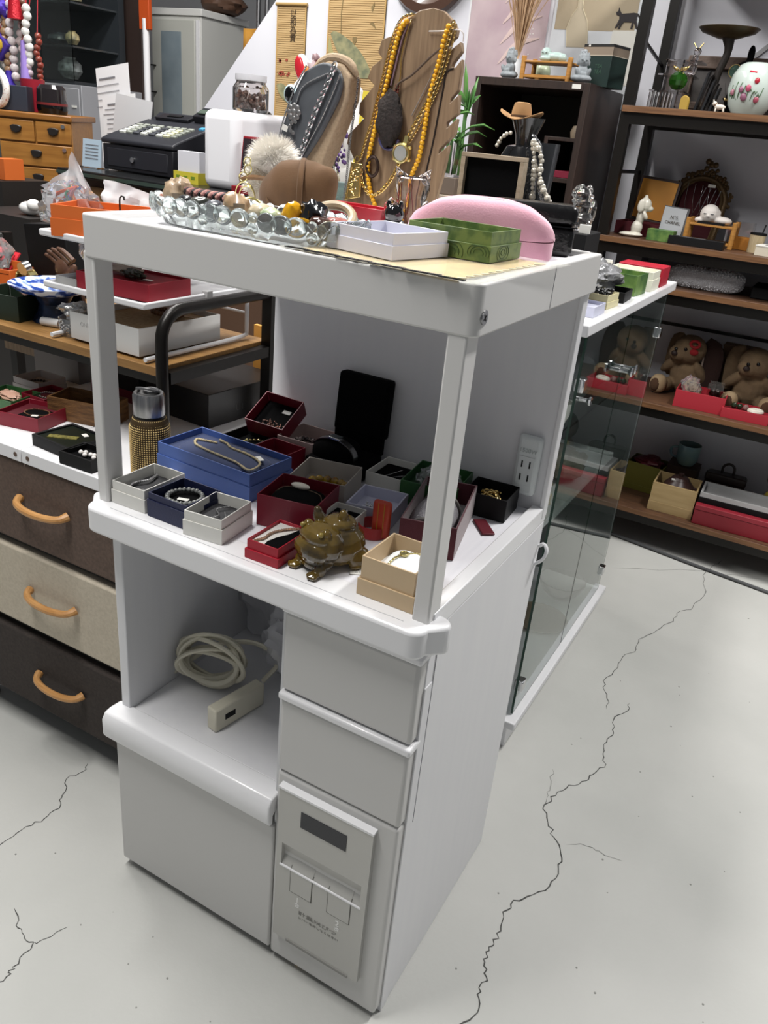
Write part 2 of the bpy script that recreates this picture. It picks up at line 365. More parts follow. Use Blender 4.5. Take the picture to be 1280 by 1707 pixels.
cp.quadbox([(0.391, 0.0005, 0.284), (0.545, 0.0005, 0.284), (0.545, 0.004, 0.284), (0.391, 0.004, 0.284), (0.391, -0.008, 0.312), (0.545, -0.008, 0.312), (0.545, 0.004, 0.312), (0.391, 0.004, 0.312)])
cp.obj('control_panel', pearl, dp)
G().prism([(-0.0115, 0.4275), (-0.0115, 0.4315), (0.001, 0.4335), (0.001, 0.4275)], 0.380, 0.557, 'x').obj('trim_edge', wshine, dp)
G().box(0.388, 0.548, -0.0118, -0.0085, 0.2600, 0.2645).obj('ledge_highlight', wshine, dp, bev=0.0015)  # paler bar along the ledge edge, stands in for its highlight
G().box(0.425, 0.511, -0.0112, -0.0095, 0.367, 0.3995).obj('display_window', mat('display_grey', '#2a2b30', 0.25), dp)
for lx in (0.412, 0.487):
    dk = mat('seam_dark', '#55544f', 0.6)
    G().box(lx - 0.0014, lx + 0.0434, -0.0104, -0.0098, 0.2111, 0.2605).obj('lever_seam', dk, dp)
    G().box(lx, lx + 0.042, -0.0109, -0.0098, 0.2127, 0.2610).obj('lever', pearl, dp)
    for i_, (e_, m_) in enumerate(((0.0014, dk), (0.0, pearl))):
        o_ = 0.0003 + i_ * 0.0005
        G().quadbox([(lx - e_, -0.0098, 0.2622 + o_), (lx + 0.042 + e_, -0.0098, 0.2622 + o_), (lx + 0.042 + e_, 0.0022 + e_, 0.2816 + o_), (lx - e_, 0.0022 + e_, 0.2816 + o_), (lx - e_, -0.0098, 0.2630 + o_), (lx + 0.042 + e_, -0.0098, 0.2630 + o_), (lx + 0.042 + e_, 0.0022 + e_, 0.2824 + o_), (lx - e_, 0.0022 + e_, 0.2824 + o_)]).obj('lever_top' if i_ else 'lever_seam', m_, dp)
G().box(0.409, 0.537, -0.0112, -0.009, 0.0845, 0.0905).obj('slot', mat('slot_grey', '#8d8c88', 0.6), dp)
ink = mat('print_grey', '#8a8984', 0.6); inkw = mat('print_white', '#f0f0ee', 0.5)
text('print', '1', 0.017, inkw, dp, (0.428, -0.0104, 0.1985)); text('print', '2', 0.017, inkw, dp, (0.508, -0.0104, 0.1985))
text('print', '合', 0.011, inkw, dp, (0.428, -0.0104, 0.186)); text('print', '合', 0.011, inkw, dp, (0.508, -0.0104, 0.186))
text('print', '計量米びつ', 0.0105, ink, dp, (0.470, -0.0104, 0.172), sx=1.5); text('print', 'レバーを押してください', 0.0062, ink, dp, (0.472, -0.0104, 0.160), sx=1.2)
# lower left door with a rolled lip
dr = G().box(0.002, 0.366, 0.0, 0.028, 0.022, 0.322).obj('door', wfront, K, bev=0.004, seg=3)
prof = [(-0.012, 0.334), (-0.018, 0.345), (-0.018, 0.378), (-0.010, 0.3905), (0.004, 0.393), (0.030, 0.391), (0.030, 0.376), (-0.004, 0.352), (-0.004, 0.334)]
G().prism(prof, -0.011, 0.367, 'x').obj('handle_lip', wshine, dr, bev=0.003, seg=3)
# mains socket on the upper back panel
oc = G().box(-0.021, 0.021, -0.016, 0, -0.054, 0.054).obj('socket', mat('socket_plastic', '#d3d8d8', 0.35), K, bev=0.007, seg=3); oc.location = (0.552, 0.452, 0.894)
G().box(-0.0145, 0.0145, -0.0175, -0.0155, -0.034, 0.018).obj('socket_plate', mat('socket_plastic', ''), oc, bev=0.0008)
for sx in (-0.007, 0.007):
    for sz in (0.004, -0.02): G().box(sx - 0.0012, sx + 0.0012, -0.0182, -0.0172, sz - 0.006, sz + 0.006).obj('socket_slot', black, oc)
text('print', '1500W', 0.0105, mat('print_pale', '#a9b1af', 0.5), oc, (0.0, -0.0163, 0.028), ext=0.0006)
hk = T('cable_hook', 'small white plastic hook stuck on rear edge of the tall white cabinet', 'hook', (0.5925, 0.462, 0.735))
G().tube(path([(0, 0, -0.03), (0.014, -0.004, -0.014), (0.018, -0.002, 0.004), (0.010, 0.002, 0.014), (0.001, 0.004, 0.006)], 14), 0.003, 8, flat=1.6).obj('hook_loop', wshine, hk)
chip = G().bx((0, 0, 0.006), (0.035, 0.02, 0.012), (0, 0, 0.4)).thing('wood_wedge', mat('raw_wood', '#c9ac80', 0.6), 'small pale wooden wedge on the floor under the front of the white cabinet', 'wedge', (0.43, 0.028, 0), 10)

# things in the open compartment
cordm = mat('ivory_cable', '#d8d3c0', 0.45)
pc = T('extension_lead', 'cream extension lead with coiled flat cable lying in the white cabinet compartment', 'extension lead', (0.118, 0.150, 0.3885), -10)
G().box(-0.012, 0.012, -0.052, 0.065, 0.0, 0.048).obj('socket_bar', cordm, pc, bev=0.003).location = (0.072, -0.022, 0)
G().box(0.0838, 0.0845, -0.052, -0.028, 0.018, 0.030).obj('socket_hole', black, pc, bev=0.0003)
for i in range(7):
    a = rnd.uniform(-.35, .35); R1, R2 = rnd.uniform(0.05, 0.078), rnd.uniform(0.03, 0.05)
    m = Matrix.Translation((-0.03, 0.01, R2 + 0.006 + 0.002 * i)) @ Euler((PI / 2 + rnd.uniform(-.5, .3), 0, 0.6 + a)).to_matrix().to_4x4()
    G().tube([m @ Vector((R1 * math.cos(2 * PI * k / 28), R2 * math.sin(2 * PI * k / 28), 0)) for k in range(28)], 0.0042, 8, closed=True, flat=1.4).obj('cable_loop', cordm, pc)
G().tube(path([(0.05, 0.07, 0.02), (0.06, 0.1, 0.06), (0.01, 0.08, 0.085), (-0.06, 0.04, 0.06), (-0.1, -0.03, 0.01)], 26), 0.004, 8, flat=1.4).obj('cable', cordm, pc)
bagm = mat('thin_bag_film', '#dcdce0', 0.3, bump=0.8, bscale=40, alpha=0.5)
def crumple(seed, r, n=22, amp=0.3, sq=(1, 1, 1)):
    q = random.Random(seed); g = G(); g.sph((0, 0, 0), 1.0, n * 2)
    from mathutils import noise
    for v in g.b.verts:
        d = v.co.normalized(); k = 1 + amp * noise.noise(d * 2.1 + Vector((seed, 0, 0))) + amp * 0.55 * noise.noise(d * 5.5 + Vector((0, seed, 0))) + amp * 0.25 * noise.noise(d * 13)
        v.co = Vector((d.x * r * k * sq[0], d.y * r * k * sq[1], d.z * r * k * sq[2]))
    return g
crumple(5, 0.066, sq=(1, 0.8, 1.25), amp=.36).thing('plastic_bag', bagm, 'crumpled clear plastic bag beside the coiled extension lead, against the divider', 'bag', (0.215, 0.27, 0.475))
crumple(9, 0.09, sq=(1.1, 0.5, 1.45), amp=.3).thing('plastic_bag', bagm, 'large limp clear plastic bag at the back of the cabinet compartment', 'bag', (0.115, 0.355, 0.535))
# ================================================================== BOXES AND JEWELLERY ON THE CABINET COUNTER
def gbox(name, label, x, y, z, rot, w, d, h, mo, mi, step=0.0, sw=0.0018, fill=0.45, pad=None, group=None, cat='box', t=0.0018, tilt=None):
    r = (0, 0, RD(rot)) if tilt is None else tilt
    k = T(name, label, cat, (x, y, z), r, group)
    g = G(); g.shell(w, d, 0.0012 if step else 0.0, h, t, fill * h * (1 if pad is None else 0.5)); g.obj('box_tray', mo, k, bev=0.0004, seg=1)
    if step: G().shell(w + 2 * sw, d + 2 * sw, 0, h * step, sw - 0.0002, 0.001).obj('box_lid', mo, k, bev=0.0004, seg=1)
    if pad is not None: G().bx((0, 0, fill * h - 0.003), (w - 2 * t - 0.0008, d - 2 * t - 0.0008, 0.007), (0, 0, 0)).obj('cushion', pad, k, bev=0.002, seg=3)
    elif mi is not None: G().bx((0, 0, fill * h + (0.0021 if step else 0.0009)), (w - 2 * t - 0.0004, d - 2 * t - 0.0004, 0.001)).obj('lining', mi, k)
    k['top'] = fill * h + 0.0005
    return k
def on(k, lx, ly, lz): return (MW(k) @ Vector((lx, ly, lz)))
def beads(name, label, cat, m, k, c, A, B, r, n, rot=0, group=None, jit=0.0, sub=1, a0=0, a1=2 * PI):
    g = G()
    for i in range(n):
        a = a0 + (a1 - a0) * i / n; g.ico((A * math.cos(a), B * math.sin(a), rnd.uniform(0, jit)), r * rnd.uniform(0.85, 1.1), sub)
    z = MW(k).to_euler().z
    return g.thing(name, m, label, cat, tuple(on(k, *c)), (MW(k).to_euler().x, MW(k).to_euler().y, z + RD(rot)), group)
def chainthing(name, label, cat, m, k, pts, r, n, style='beads', tagm=None):
    g = G(); P = path(pts, n)
    if style == 'links': links(g, P, r)
    else:
        for p in P: g.ico(p, r * rnd.uniform(0.8, 1.15), 1)
        g.tube(P, r * 0.35, 5)
    return g.thing(name, m, label, cat, tuple(MW(k).translation), tuple(MW(k).to_euler()))
CZ = 0.8128
JB = 'open jewellery boxes on the cabinet counter'
ribbed = mat('black_ribbed_pad', '#17171a', 0.7, vhex='#2b2b2f', vscale=9, stretch=(1, 60, 1))
b = gbox('jewellery_box', 'white pearl box with silver bracelet at the left front corner of the counter', 0.0492, 0.0615, CZ, 1, 0.067, 0.094, 0.038, offwhite, offwhite, 0.6, fill=0.5, pad=ribbed, group=JB)
chainthing('bracelet', 'silver leaf bracelet in the white box at counter left front corner', 'bracelet', silver, b, [(-0.018, 0.036, 0.024), (-0.012, 0.012, 0.025), (-0.022, -0.01, 0.024), (-0.012, -0.03, 0.025), (0.008, -0.026, 0.025), (0.022, -0.01, 0.024)], 0.0026, 40)
b = gbox('jewellery_box', 'navy blue box with grey bead bracelet between two white boxes', 0.1335, 0.052, CZ, -1, 0.078, 0.078, 0.040, navy, navy_i, 0.72, fill=0.6, pad=velvet_b, group=JB)
beads('bracelet', 'grey stone bead bracelet with price tag in the navy box', 'bracelet', mat('grey_stone_bead', '#57595a', 0.25, vhex='#8d8f8c', vscale=120), b, (0, 0, 0.031), 0.027, 0.027, 0.0042, 24, sub=2)
G().bx((0, 0, 0.0004), (0.018, 0.008, 0.0006), (0, 0, 0.3)).thing('price_tag', offwhite, 'tiny white price tag lying inside the grey bead bracelet', 'tag', tuple(on(b, 0.002, -0.006, 0.0285)))
b = gbox('jewellery_box', 'white pearl box with black pad, right of the navy box near front', 0.206, 0.046, CZ, 6, 0.066, 0.082, 0.040, offwhite, offwhite, 0.62, fill=0.55, pad=ribbed, group=JB)
chainthing('bracelet', 'fine silver chain on black pad in the white box right of the navy box', 'bracelet', silver, b, [(0.0, 0.03, 0.027), (-0.01, 0.01, 0.027), (0.004, -0.006, 0.027), (-0.006, -0.028, 0.027), (0.012, -0.03, 0.027), (0.02, -0.012, 0.027), (0.006, 0.008, 0.027)], 0.0014, 60)
b = gbox('necklace_box', 'large blue box with velvet pad and long chain necklace', 0.079, 0.213, CZ, -3, 0.212, 0.110, 0.050, blue, blue_i, 0.55, fill=0.72, group=JB)
G().sph((0, 0, 0.036), (0.09, 0.043, 0.010), 28, pw=0.6).obj('velvet_pad', blue_i, b)
NP = [(-0.036, 0.018, 0.0475), (-0.058, 0.012, 0.0475), (-0.072, 0.006, 0.0475), (-0.058, -0.012, 0.0475), (-0.03, -0.019, 0.0475), (0.01, -0.023, 0.0475), (0.05, -0.026, 0.0475), (0.082, -0.031, 0.044), (0.088, -0.012, 0.0475), (0.072, 0.006, 0.0475), (0.035, 0.016, 0.0475), (0.0, 0.018, 0.0475), (-0.02, 0.028, 0.0475), (-0.04, 0.032, 0.0475)]
chainthing('necklace', 'gold and silver bead chain necklace lying on blue velvet pad', 'necklace', mat('champagne_metal', '#e6d6ae', 0.25, metal=0.55), b, NP, 0.0026, 110)
G().bx((0, 0, 0.0005), (0.02, 0.009, 0.0006), (0.0, 0.0, -0.4)).thing('price_tag', offwhite, 'tiny cream price tag tied to the chain in the blue box', 'tag', tuple(on(b, 0.07, 0.012, 0.0485)), -8)
b = gbox('jewellery_box', 'square dark red box with black cushion and white bead bracelet', 0.280, 0.153, CZ, 11, 0.100, 0.096, 0.053, maroon, maroon_i, 0, fill=0.6, group=JB)
G().sph((0, 0, 0.034), (0.043, 0.034, 0.014), 24, pw=0.7).obj('cushion', velvet_b, b)
bc = T('bracelet', 'thin cord bracelet with long white bead on black cushion in dark red box', 'bracelet', tuple(on(b, 0, 0, 0.0475)), 11)
G().tube(path([(-0.04, -0.002, -0.006), (-0.03, 0.012, -0.001), (0, 0.014, 0.001), (0.03, 0.01, -0.001), (0.041, -0.004, -0.006)], 20), 0.0006, 5).obj('cord', mat('cord_brown', '#6b5a48', 0.6), bc)
G().sph((-0.004, 0.014, 0.005), (0.0165, 0.0055, 0.0055), 16).obj('long_bead', ivory, bc)
b = gbox('jewellery_box', 'grey box holding the yellow bead bracelet, behind the square dark red box', 0.257, 0.268, CZ, 13, 0.100, 0.094, 0.042, greybox, mat('grey_lining', '#9c9691', 0.7), 0, fill=0.25, group=JB)
G().box(0.0, 0.046, -0.045, -0.015, 0.012, 0.018).obj('foam', mat('dark_plum', '#241c2c', 0.9), b, bev=0.003)
yb = T('bracelet', 'bracelet of big yellow and brown glass beads in grey box', 'bracelet', tuple(on(b, 0, 0, 0.0125)), 13)
ybm = mat('yellow_agate', '#a8890c', 0.12, vhex='#6a4210', vscale=60, coat=0.5)
y0 = None
for i in range(9):
    a = RD(150 - i * 24); c = (0.006 + 0.034 * math.cos(a), -0.016 + 0.026 * math.sin(a), 0.0085)
    if y0 is None: y0 = G().sph((0, 0, 0), (0.0082, 0.0082, 0.0078), 16).obj('bead', ybm, yb); y0.location = c
    else: part('bead', y0, yb, c, (0, i, i * 1.3))
b = gbox('jewellery_box', 'low dark red box behind the right end of the blue box', 0.134, 0.302, CZ, -3, 0.074, 0.054, 0.045, maroon, maroon_i, 0, fill=0.4, group=JB)
b = gbox('jewellery_box', 'pinkish grey box with dark pearl bracelet by the cabinet back panel', 0.140, 0.380, CZ, 1, 0.078, 0.086, 0.050, pinkgrey, pinkgrey, 0, fill=0.5, group=JB)
beads('bracelet', 'dark pearl and silver bead bracelet in pinkish grey box', 'bracelet', mat('dark_pearl', '#2a2022', 0.2, vhex='#c9b8b4', vscale=90, vlo=0.5, vhi=0.62, coat=.5), b, (-0.002, 0.0, 0.0305), 0.026, 0.02, 0.0048, 22, sub=2)
b = gbox('jewellery_box', 'black box of gold trinkets behind the left half of the blue box', 0.050, 0.326, CZ, -2, 0.078, 0.074, 0.040, black, velvet_b, 0, fill=0.5, group=JB)
chainthing('bracelet', 'pale gold chain heaped in black box behind the blue box', 'bracelet', palegold, b, [(-0.02, 0.01, 0.022), (0.0, -0.015, 0.024), (0.02, 0.005, 0.023), (0.005, 0.02, 0.024), (-0.015, -0.01, 0.024), (0.025, -0.015, 0.022)], 0.0022, 40, 'links')
b = gbox('jewellery_box', 'dark red box tilted open on top of other boxes, pink jewellery inside', 0.061, 0.392, 0.8615, 0, 0.084, 0.082, 0.034, maroon, maroon_i, 0, fill=0.35, pad=velvet_b, group=JB, tilt=(RD(27), RD(3), RD(4)))
g = G()
for i in range(60): g.ico((rnd.gauss(0.008, 0.014), rnd.gauss(-0.024, 0.007), 0.014 + abs(rnd.gauss(0, 0.004))), rnd.uniform(0.0012, 0.0028), 1)
g.thing('earrings', mat('rose_metal', '#d9b3a4', 0.2, metal=0.9), 'heap of pink and silver earrings in tilted dark red box', 'earrings', tuple(MW(b).translation), tuple(MW(b).to_euler()))
tg = G().bx((0, 0, 0.0006), (0.017, 0.009, 0.0008)).thing('price_tag', offwhite, 'small white printed tag on black pad of tilted dark red box', 'tag', tuple(on(b, 0.012, 0.02, 0.0125)), tuple(MW(b).to_euler()))
# black watch case, lid standing open
wc = T('watch_case', 'black padded watch case with upright lid leaning against cabinet back', 'case', (0.229, 0.372, CZ), 0)
G().box(-0.054, 0.054, -0.052, 0.048, 0, 0.034).obj('base', velvet_b, wc, bev=0.006, seg=3)
G().bx((0.0, 0.058, 0.116), (0.108, 0.026, 0.112), (RD(-5), 0, 0)).obj('lid', velvet_b, wc, bev=0.006, seg=3)
G().box(-0.052, 0.052, 0.042, 0.056, 0.03, 0.066).obj('hinge', velvet_b, wc, bev=0.003)
G().sph((-0.012, -0.008, 0.037), (0.045, 0.036, 0.029), 24, pw=0.75).obj('pillow', velvet_b, wc)
wt = T('wristwatch', 'slim silver wristwatch round black pillow of the open watch case', 'watch', (0.229, 0.372, CZ), 0)
prof = [(-0.012 + 0.0475 * math.cos(RD(a)), 0.038 + 0.0315 * math.sin(RD(a))) for a in range(0, 151, 10)]
g = G()
for i, (a, c) in enumerate(zip(prof, prof[1:])):
    y0_, y1_ = -0.028, -0.014
    g.quadbox([(a[0], y0_, a[1] - 0.001), (c[0], y0_, c[1] - 0.001), (c[0], y1_, c[1] - 0.001), (a[0], y1_, a[1] - 0.001), (a[0] + .001, y0_, a[1] + 0.001), (c[0] + .001, y0_, c[1] + 0.001), (c[0] + .001, y1_, c[1] + 0.001), (a[0] + .001, y1_, a[1] + 0.001)])
g.obj('strap', steel, wt)
G().bx((-0.008, -0.021, 0.0705), (0.026, 0.018, 0.005), (0, RD(3), 0)).obj('watch_case', silver, wt, bev=0.0012)
G().bx((-0.008, -0.021, 0.0732), (0.021, 0.014, 0.0008), (0, RD(3), 0)).obj('dial', mat('watch_dial', '#53585a', 0.3), wt)
b = gbox('jewellery_box', 'cream box with thin silver necklace on black, right of the watch case', 0.328, 0.383, CZ, 3, 0.068, 0.09, 0.032, offwhite, offwhite, 0, fill=0.6, pad=velvet_b, group=JB)
chainthing('necklace', 'thin silver necklace on black pad in the cream box right of watch case', 'necklace', silver, b, [(-0.03, -0.02, 0.0205), (-0.012, -0.024, 0.0205), (0.0, 0.006, 0.0205), (0.006, 0.024, 0.0205)], 0.0009, 44)
chainthing('necklace', 'second thin silver chain stretched across black pad of cream box', 'necklace', silver, b, [(-0.004, -0.034, 0.0205), (0.012, -0.008, 0.0205), (0.029, 0.01, 0.0205)], 0.0008, 34)
G().bx((0, 0, 0.0004), (0.02, 0.010, 0.0006)).thing('price_tag', offwhite, 'white price tag on black pad of cream box right of the watch case', 'tag', tuple(on(b, -0.022, -0.028, 0.0202)), -10)
gt = mat('dark_green_card', '#27502f', 0.4, vhex='#3f6b3c', vscale=18)
b = gbox('jewellery_box', 'dark green box filled with crumpled clear plastic, behind the right post', 0.417, 0.378, CZ, 7, 0.098, 0.108, 0.044, gt, gt, 0, fill=0.5, group=JB)
crumple(3, 0.038, sq=(1, 1, 0.45), amp=.4, n=16).thing('plastic_wrap', plastic, 'crumpled clear plastic wrap in the dark green box', 'plastic wrap', tuple(on(b, 0.0, 0.0, 0.037)))
b = gbox('jewellery_box', 'pale lavender plastic box with glittering brooch behind the red strap', 0.369, 0.253, CZ, 10, 0.08, 0.086, 0.030, lav, lav, 0, fill=0.3, group=JB, t=0.003)
g = G()
for i in range(45): g.ico((rnd.gauss(-0.012, 0.008), rnd.gauss(-0.008, 0.008), 0.0125 + rnd.uniform(0, 0.004)), rnd.uniform(0.001, 0.0026), 1)
g.thing('brooch', silver, 'glittering silver brooch in pale lavender box', 'brooch', tuple(MW(b).translation), tuple(MW(b).to_euler()))
b = gbox('jewellery_box', 'smallest cream box with silver earrings, behind the resin toad', 0.354, 0.172, CZ, 5, 0.054, 0.054, 0.030, offwhite, offwhite, 0, fill=0.7, pad=velvet_b, group=JB)
g = G()
for s_ in (-1, 1): g.bx((-0.010 + 0.003 * s_, 0.004 + s_ * 0.008, 0.0245), (0.010, 0.006, 0.003), (0, 0, 0.6)); g.ico((-0.004 + 0.003 * s_, 0.004 + s_ * 0.008, 0.025), 0.0028, 1)
g.thing('earrings', silver, 'pair of silver stud earrings on black pad of smallest cream box', 'earrings', tuple(MW(b).translation), tuple(MW(b).to_euler()))
# red strap: a flat loop lying on the counter, a stiff upright band at its front
strapm = mat('red_leather', '#a12a2a', 0.45, bump=0.15, bscale=300)
rs = T('leather_strap', 'coiled red leather strap with gold lines between toad and tan box', 'strap', (0.408, 0.187, CZ))
g = G(); n = 40; R0 = 0.0245
for i in range(n):
    a0, a1 = 2 * PI * i / n, 2 * PI * (i + 1) / n; P = []
    for zz in (0.0005, 0.019):
        for a, r in ((a0, R0), (a1, R0), (a1, R0 - 0.0022), (a0, R0 - 0.0022)): P.append((r * math.cos(a) - 0.008, r * math.sin(a), zz))
    g.quadbox(P)
g.obj('strap_loop', strapm, rs)
ub = G().bx((0.008, -0.004, 0.0325), (0.03, 0.012, 0.062), (0, 0, 0.1)).obj('strap_band', mat('red_orange_leather', '#b8402c', 0.42, bump=0.1, bscale=300), rs, bev=0.005, seg=3)
for dx in (-0.004, 0.006): G().bx((0.008 + dx, -0.0103 + dx * 0.1, 0.0325), (0.0012, 0.0008, 0.058), (0, 0, 0.1)).obj('gold_line', mat('ochre_line', '#b3852f', 0.4), ub)
# dark red velvet box with silver mesh clutch bracelet
vel = mat('maroon_velvet', '#4c0a1c', 0.85, sheen=0.5, bump=0.2, bscale=800)
b = gbox('velvet_box', 'long dark red velvet box holding a silver mesh cuff', 0.477, 0.264, CZ, 14, 0.088, 0.180, 0.054, vel, mat('white_satin', '#b9b6b8', 0.35), 0, fill=0.25, group=JB, t=0.003)
msh = mat('silver_mesh', '#b8b6ba', 0.35, metal=0.7, bump=1.0, bscale=900, vhex='#7f7d84', vscale=600)
cf = T('mesh_cuff', 'round silver mesh cuff bracelet standing in dark red velvet box', 'bracelet', tuple(on(b, -0.004, -0.018, 0.0145)), 14)
def cuff(u, v):
    a = -0.2 + u * (PI + 0.4); y = (v - 0.5) * 0.105; r = 0.038 - 0.010 * abs(v - 0.5) ** 2 * 4
    return (r * math.cos(a), y, 0.008 + r * math.sin(a) * 0.95)
G().sheet(cuff, 26, 12).obj('mesh_band', msh, cf, sol=0.003)
for yy in (-0.054, 0.054): G().tube([(0.030 * math.cos(a), yy, 0.008 + 0.029 * math.sin(a)) for a in [-0.2 + i * (PI + 0.4) / 20 for i in range(21)]], 0.0035, 8).obj('rim', mat('satin_grey', '#8f8c88', 0.4, metal=.6), cf)
G().prism([(0.024 * math.cos(RD(a)), 0.008 + 0.024 * math.sin(RD(a))) for a in range(-10, 191, 10)], -0.052, -0.050, 'y').obj('inner_disc', mat('satin_grey', ''), cf)
G().tube([(0.026 * math.cos(a), -0.0535, 0.008 + 0.025 * math.sin(a)) for a in [-0.1 + i * (PI + 0.2) / 20 for i in range(21)]], 0.0018, 6).obj('inner_ring', mat('satin_grey', ''), cf)
b = gbox('jewellery_box', 'black card box with heap of gold chain in front of the socket', 0.512, 0.398, CZ, 4, 0.078, 0.074, 0.041, black, velvet_b, 0, fill=0.55, group=JB)
chainthing('necklace', 'heap of gold curb chain in black box by the socket', 'necklace', gold, b, [(-0.02, -0.018, 0.026), (0.0, 0.012, 0.028), (0.018, -0.01, 0.027), (-0.008, -0.006, 0.032), (0.012, 0.014, 0.03), (-0.02, 0.012, 0.027), (0.02, -0.02, 0.027), (0.004, -0.002, 0.034), (-0.012, -0.018, 0.03)], 0.0034, 62, 'links')
b = gbox('jewellery_box', 'champagne gold card box with white cushion by the right front post', 0.518, 0.063, CZ, 0, 0.082, 0.088, 0.059, tan, mat('pale_lining', '#d5d3cf', 0.5), 0.42, fill=0.45, group=JB, t=0.0025, sw=0.003)
G().sph((0.006, -0.002, 0.034), (0.032, 0.033, 0.017), 24, rot=(0.15, 0.1, 0), pw=0.75).obj('cushion', mat('white_cushion', '#e4e6e6', 0.7), b)
br = T('bracelet', 'pale gold bracelet with round charm on white cushion in champagne box', 'bracelet', tuple(on(b, 0, 0, 0)), 0)
g = G(); links(g, path([(-0.012, -0.03, 0.045), (-0.008, -0.012, 0.053), (0.0, 0.006, 0.0535), (0.01, 0.022, 0.0505), (0.02, 0.03, 0.043)], 34), 0.0016); g.obj('chain', palegold, br)
G().cyl((-0.002, 0.004, 0.0535), (-0.002, 0.004, 0.0555), 0.0065, n=20).torus((-0.002, 0.004, 0.0555), 0.0055, 0.001).obj('charm', palegold, br)
b = gbox('jewellery_box', 'small red two-step box with white satin and black pad, left of resin toad', 0.321, 0.045, CZ, 1, 0.054, 0.082, 0.030, redcard, mat('white_satin_bright', '#dad7d2', 0.35), 0.5, sw=0.0025, fill=0.75, group=JB)
G().prism([(0.0, -0.036), (0.024, -0.036), (0.024, 0.034), (0.014, 0.03), (0.010, 0.01), (0.002, -0.008), (-0.002, -0.026)], 0.0245, 0.0285).obj('black_pad', velvet_b, b, bev=0.001)
g = G()
for p in path([(-0.018, -0.034, 0.0275), (-0.012, -0.02, 0.0275), (-0.013, 0.0, 0.0275), (-0.004, 0.02, 0.0275), (0.010, 0.036, 0.0275)], 22): g.sph(p, (0.0032, 0.0022, 0.0016), 8, (0, 0, rnd.uniform(0, 3)))
g.thing('bracelet', mat('rose_gold_flower', '#d9b59a', 0.25, metal=0.8), 'rose gold flower link bracelet on white satin in small red box', 'bracelet', tuple(MW(b).translation), tuple(MW(b).to_euler()))
# resin creature
resin = mat('olive_resin', '#6a551d', 0.12, vhex='#332a1c', vscale=22, coat=0.8, sss=0.25, vlo=0.42, vhi=0.66)
fr = T('toad_figurine', 'glossy olive brown resin money toad figurine facing the counter front', 'figurine', (0.400, 0.064, CZ), -18)
def curls(g):
    q = random.Random(4)
    for i in range(26):
        a = q.uniform(0.2, PI - 0.2); s_ = q.choice((-1, 1)); z = q.uniform(0.02, 0.052)
        g.sph((s_ * (0.026 + 0.006 * math.sin(z * 70)), q.uniform(-0.012, 0.036), z), (0.0042, 0.0052, 0.0042), 8)
    for i in range(11): g.sph((-0.026 + i * 0.0052, -0.038 - 0.004 * math.sin(i), 0.026 - 0.004 * math.cos((i - 5) * 0.4)), 0.0042, 8)
    for s_ in (-1, 1):
        for i in range(5): g.sph((s_ * (0.0145 + i * 0.0036), -0.055 + abs(i - 2) * 0.002, 0.004), (0.0024, 0.005, 0.004), 8)
        for i in range(3): g.torus((s_ * 0.024, -0.030 + i * 0.02, 0.044), 0.005 - i * 0.0006, 0.0018, (0, PI / 2, 0), 12, 6)
blob('body', resin, fr, [((0, 0.010, 0.032), (0.039, 0.046, 0.034)), ((0, -0.018, 0.040), (0.038, 0.030, 0.030)), ((0, -0.038, 0.034), (0.034, 0.016, 0.018)), ((0, -0.030, 0.054), (0.030, 0.018, 0.014)), ((0, -0.026, 0.014), (0.030, 0.022, 0.014)),
    ((0.022, -0.036, 0.010), (0.009, 0.010, 0.011)), ((-0.022, -0.036, 0.010), (0.009, 0.010, 0.011)), ((0.021, -0.047, 0.005), (0.009, 0.010, 0.005)), ((-0.021, -0.047, 0.005), (0.009, 0.010, 0.005)),
    ((0.031, 0.028, 0.015), (0.011, 0.020, 0.016)), ((-0.031, 0.028, 0.015), (0.011, 0.020, 0.016)), ((0.033, 0.028, 0.005), (0.009, 0.019, 0.0055)), ((-0.033, 0.028, 0.005), (0.009, 0.019, 0.0055)),
    ((0.020, -0.028, 0.064), 0.0075), ((-0.020, -0.028, 0.064), 0.0075), ((0.0, 0.014, 0.064), (0.024, 0.024, 0.010)), ((0.008, 0.012, 0.076), (0.0075, 0.0075, 0.011)), ((-0.026, -0.004, 0.066), (0.009, 0.009, 0.013), (0.3, -0.3, 0)), ((-0.028, -0.006, 0.077), 0.006)],
    0.0013, 1, curls)
for s_ in (-1, 1): G().sph((s_ * 0.0205, -0.0375, 0.065), 0.0042, 12).obj('eye', mat('resin_eye', '#8d7a38', 0.1, coat=.6), fr)
sl = T('price_slip', 'printed white paper price slip half under the resin toad', 'tag', (0.4445, 0.083, CZ), 30)
G().box(-0.018, 0.018, -0.022, 0.022, 0, 0.0006).obj('paper', offwhite, sl)
for i in range(6): text('print', '||| || |||| | ||' if i % 2 else '4 901234 567', 0.005, mat('print_black', '#2a2a2c', 0.6), sl, (0, 0.016 - i * 0.0062, 0.0007), (0, 0, 0), ext=0.0001)
G().bx((0, 0, 0.002), (0.022, 0.055, 0.003)).thing('leather_tab', mat('dark_red_leather', '#5b1220', 0.5), 'dark red leather tab sticking out right of velvet box', 'tab', (0.5335, 0.325, CZ), 40, bev=0.0012)
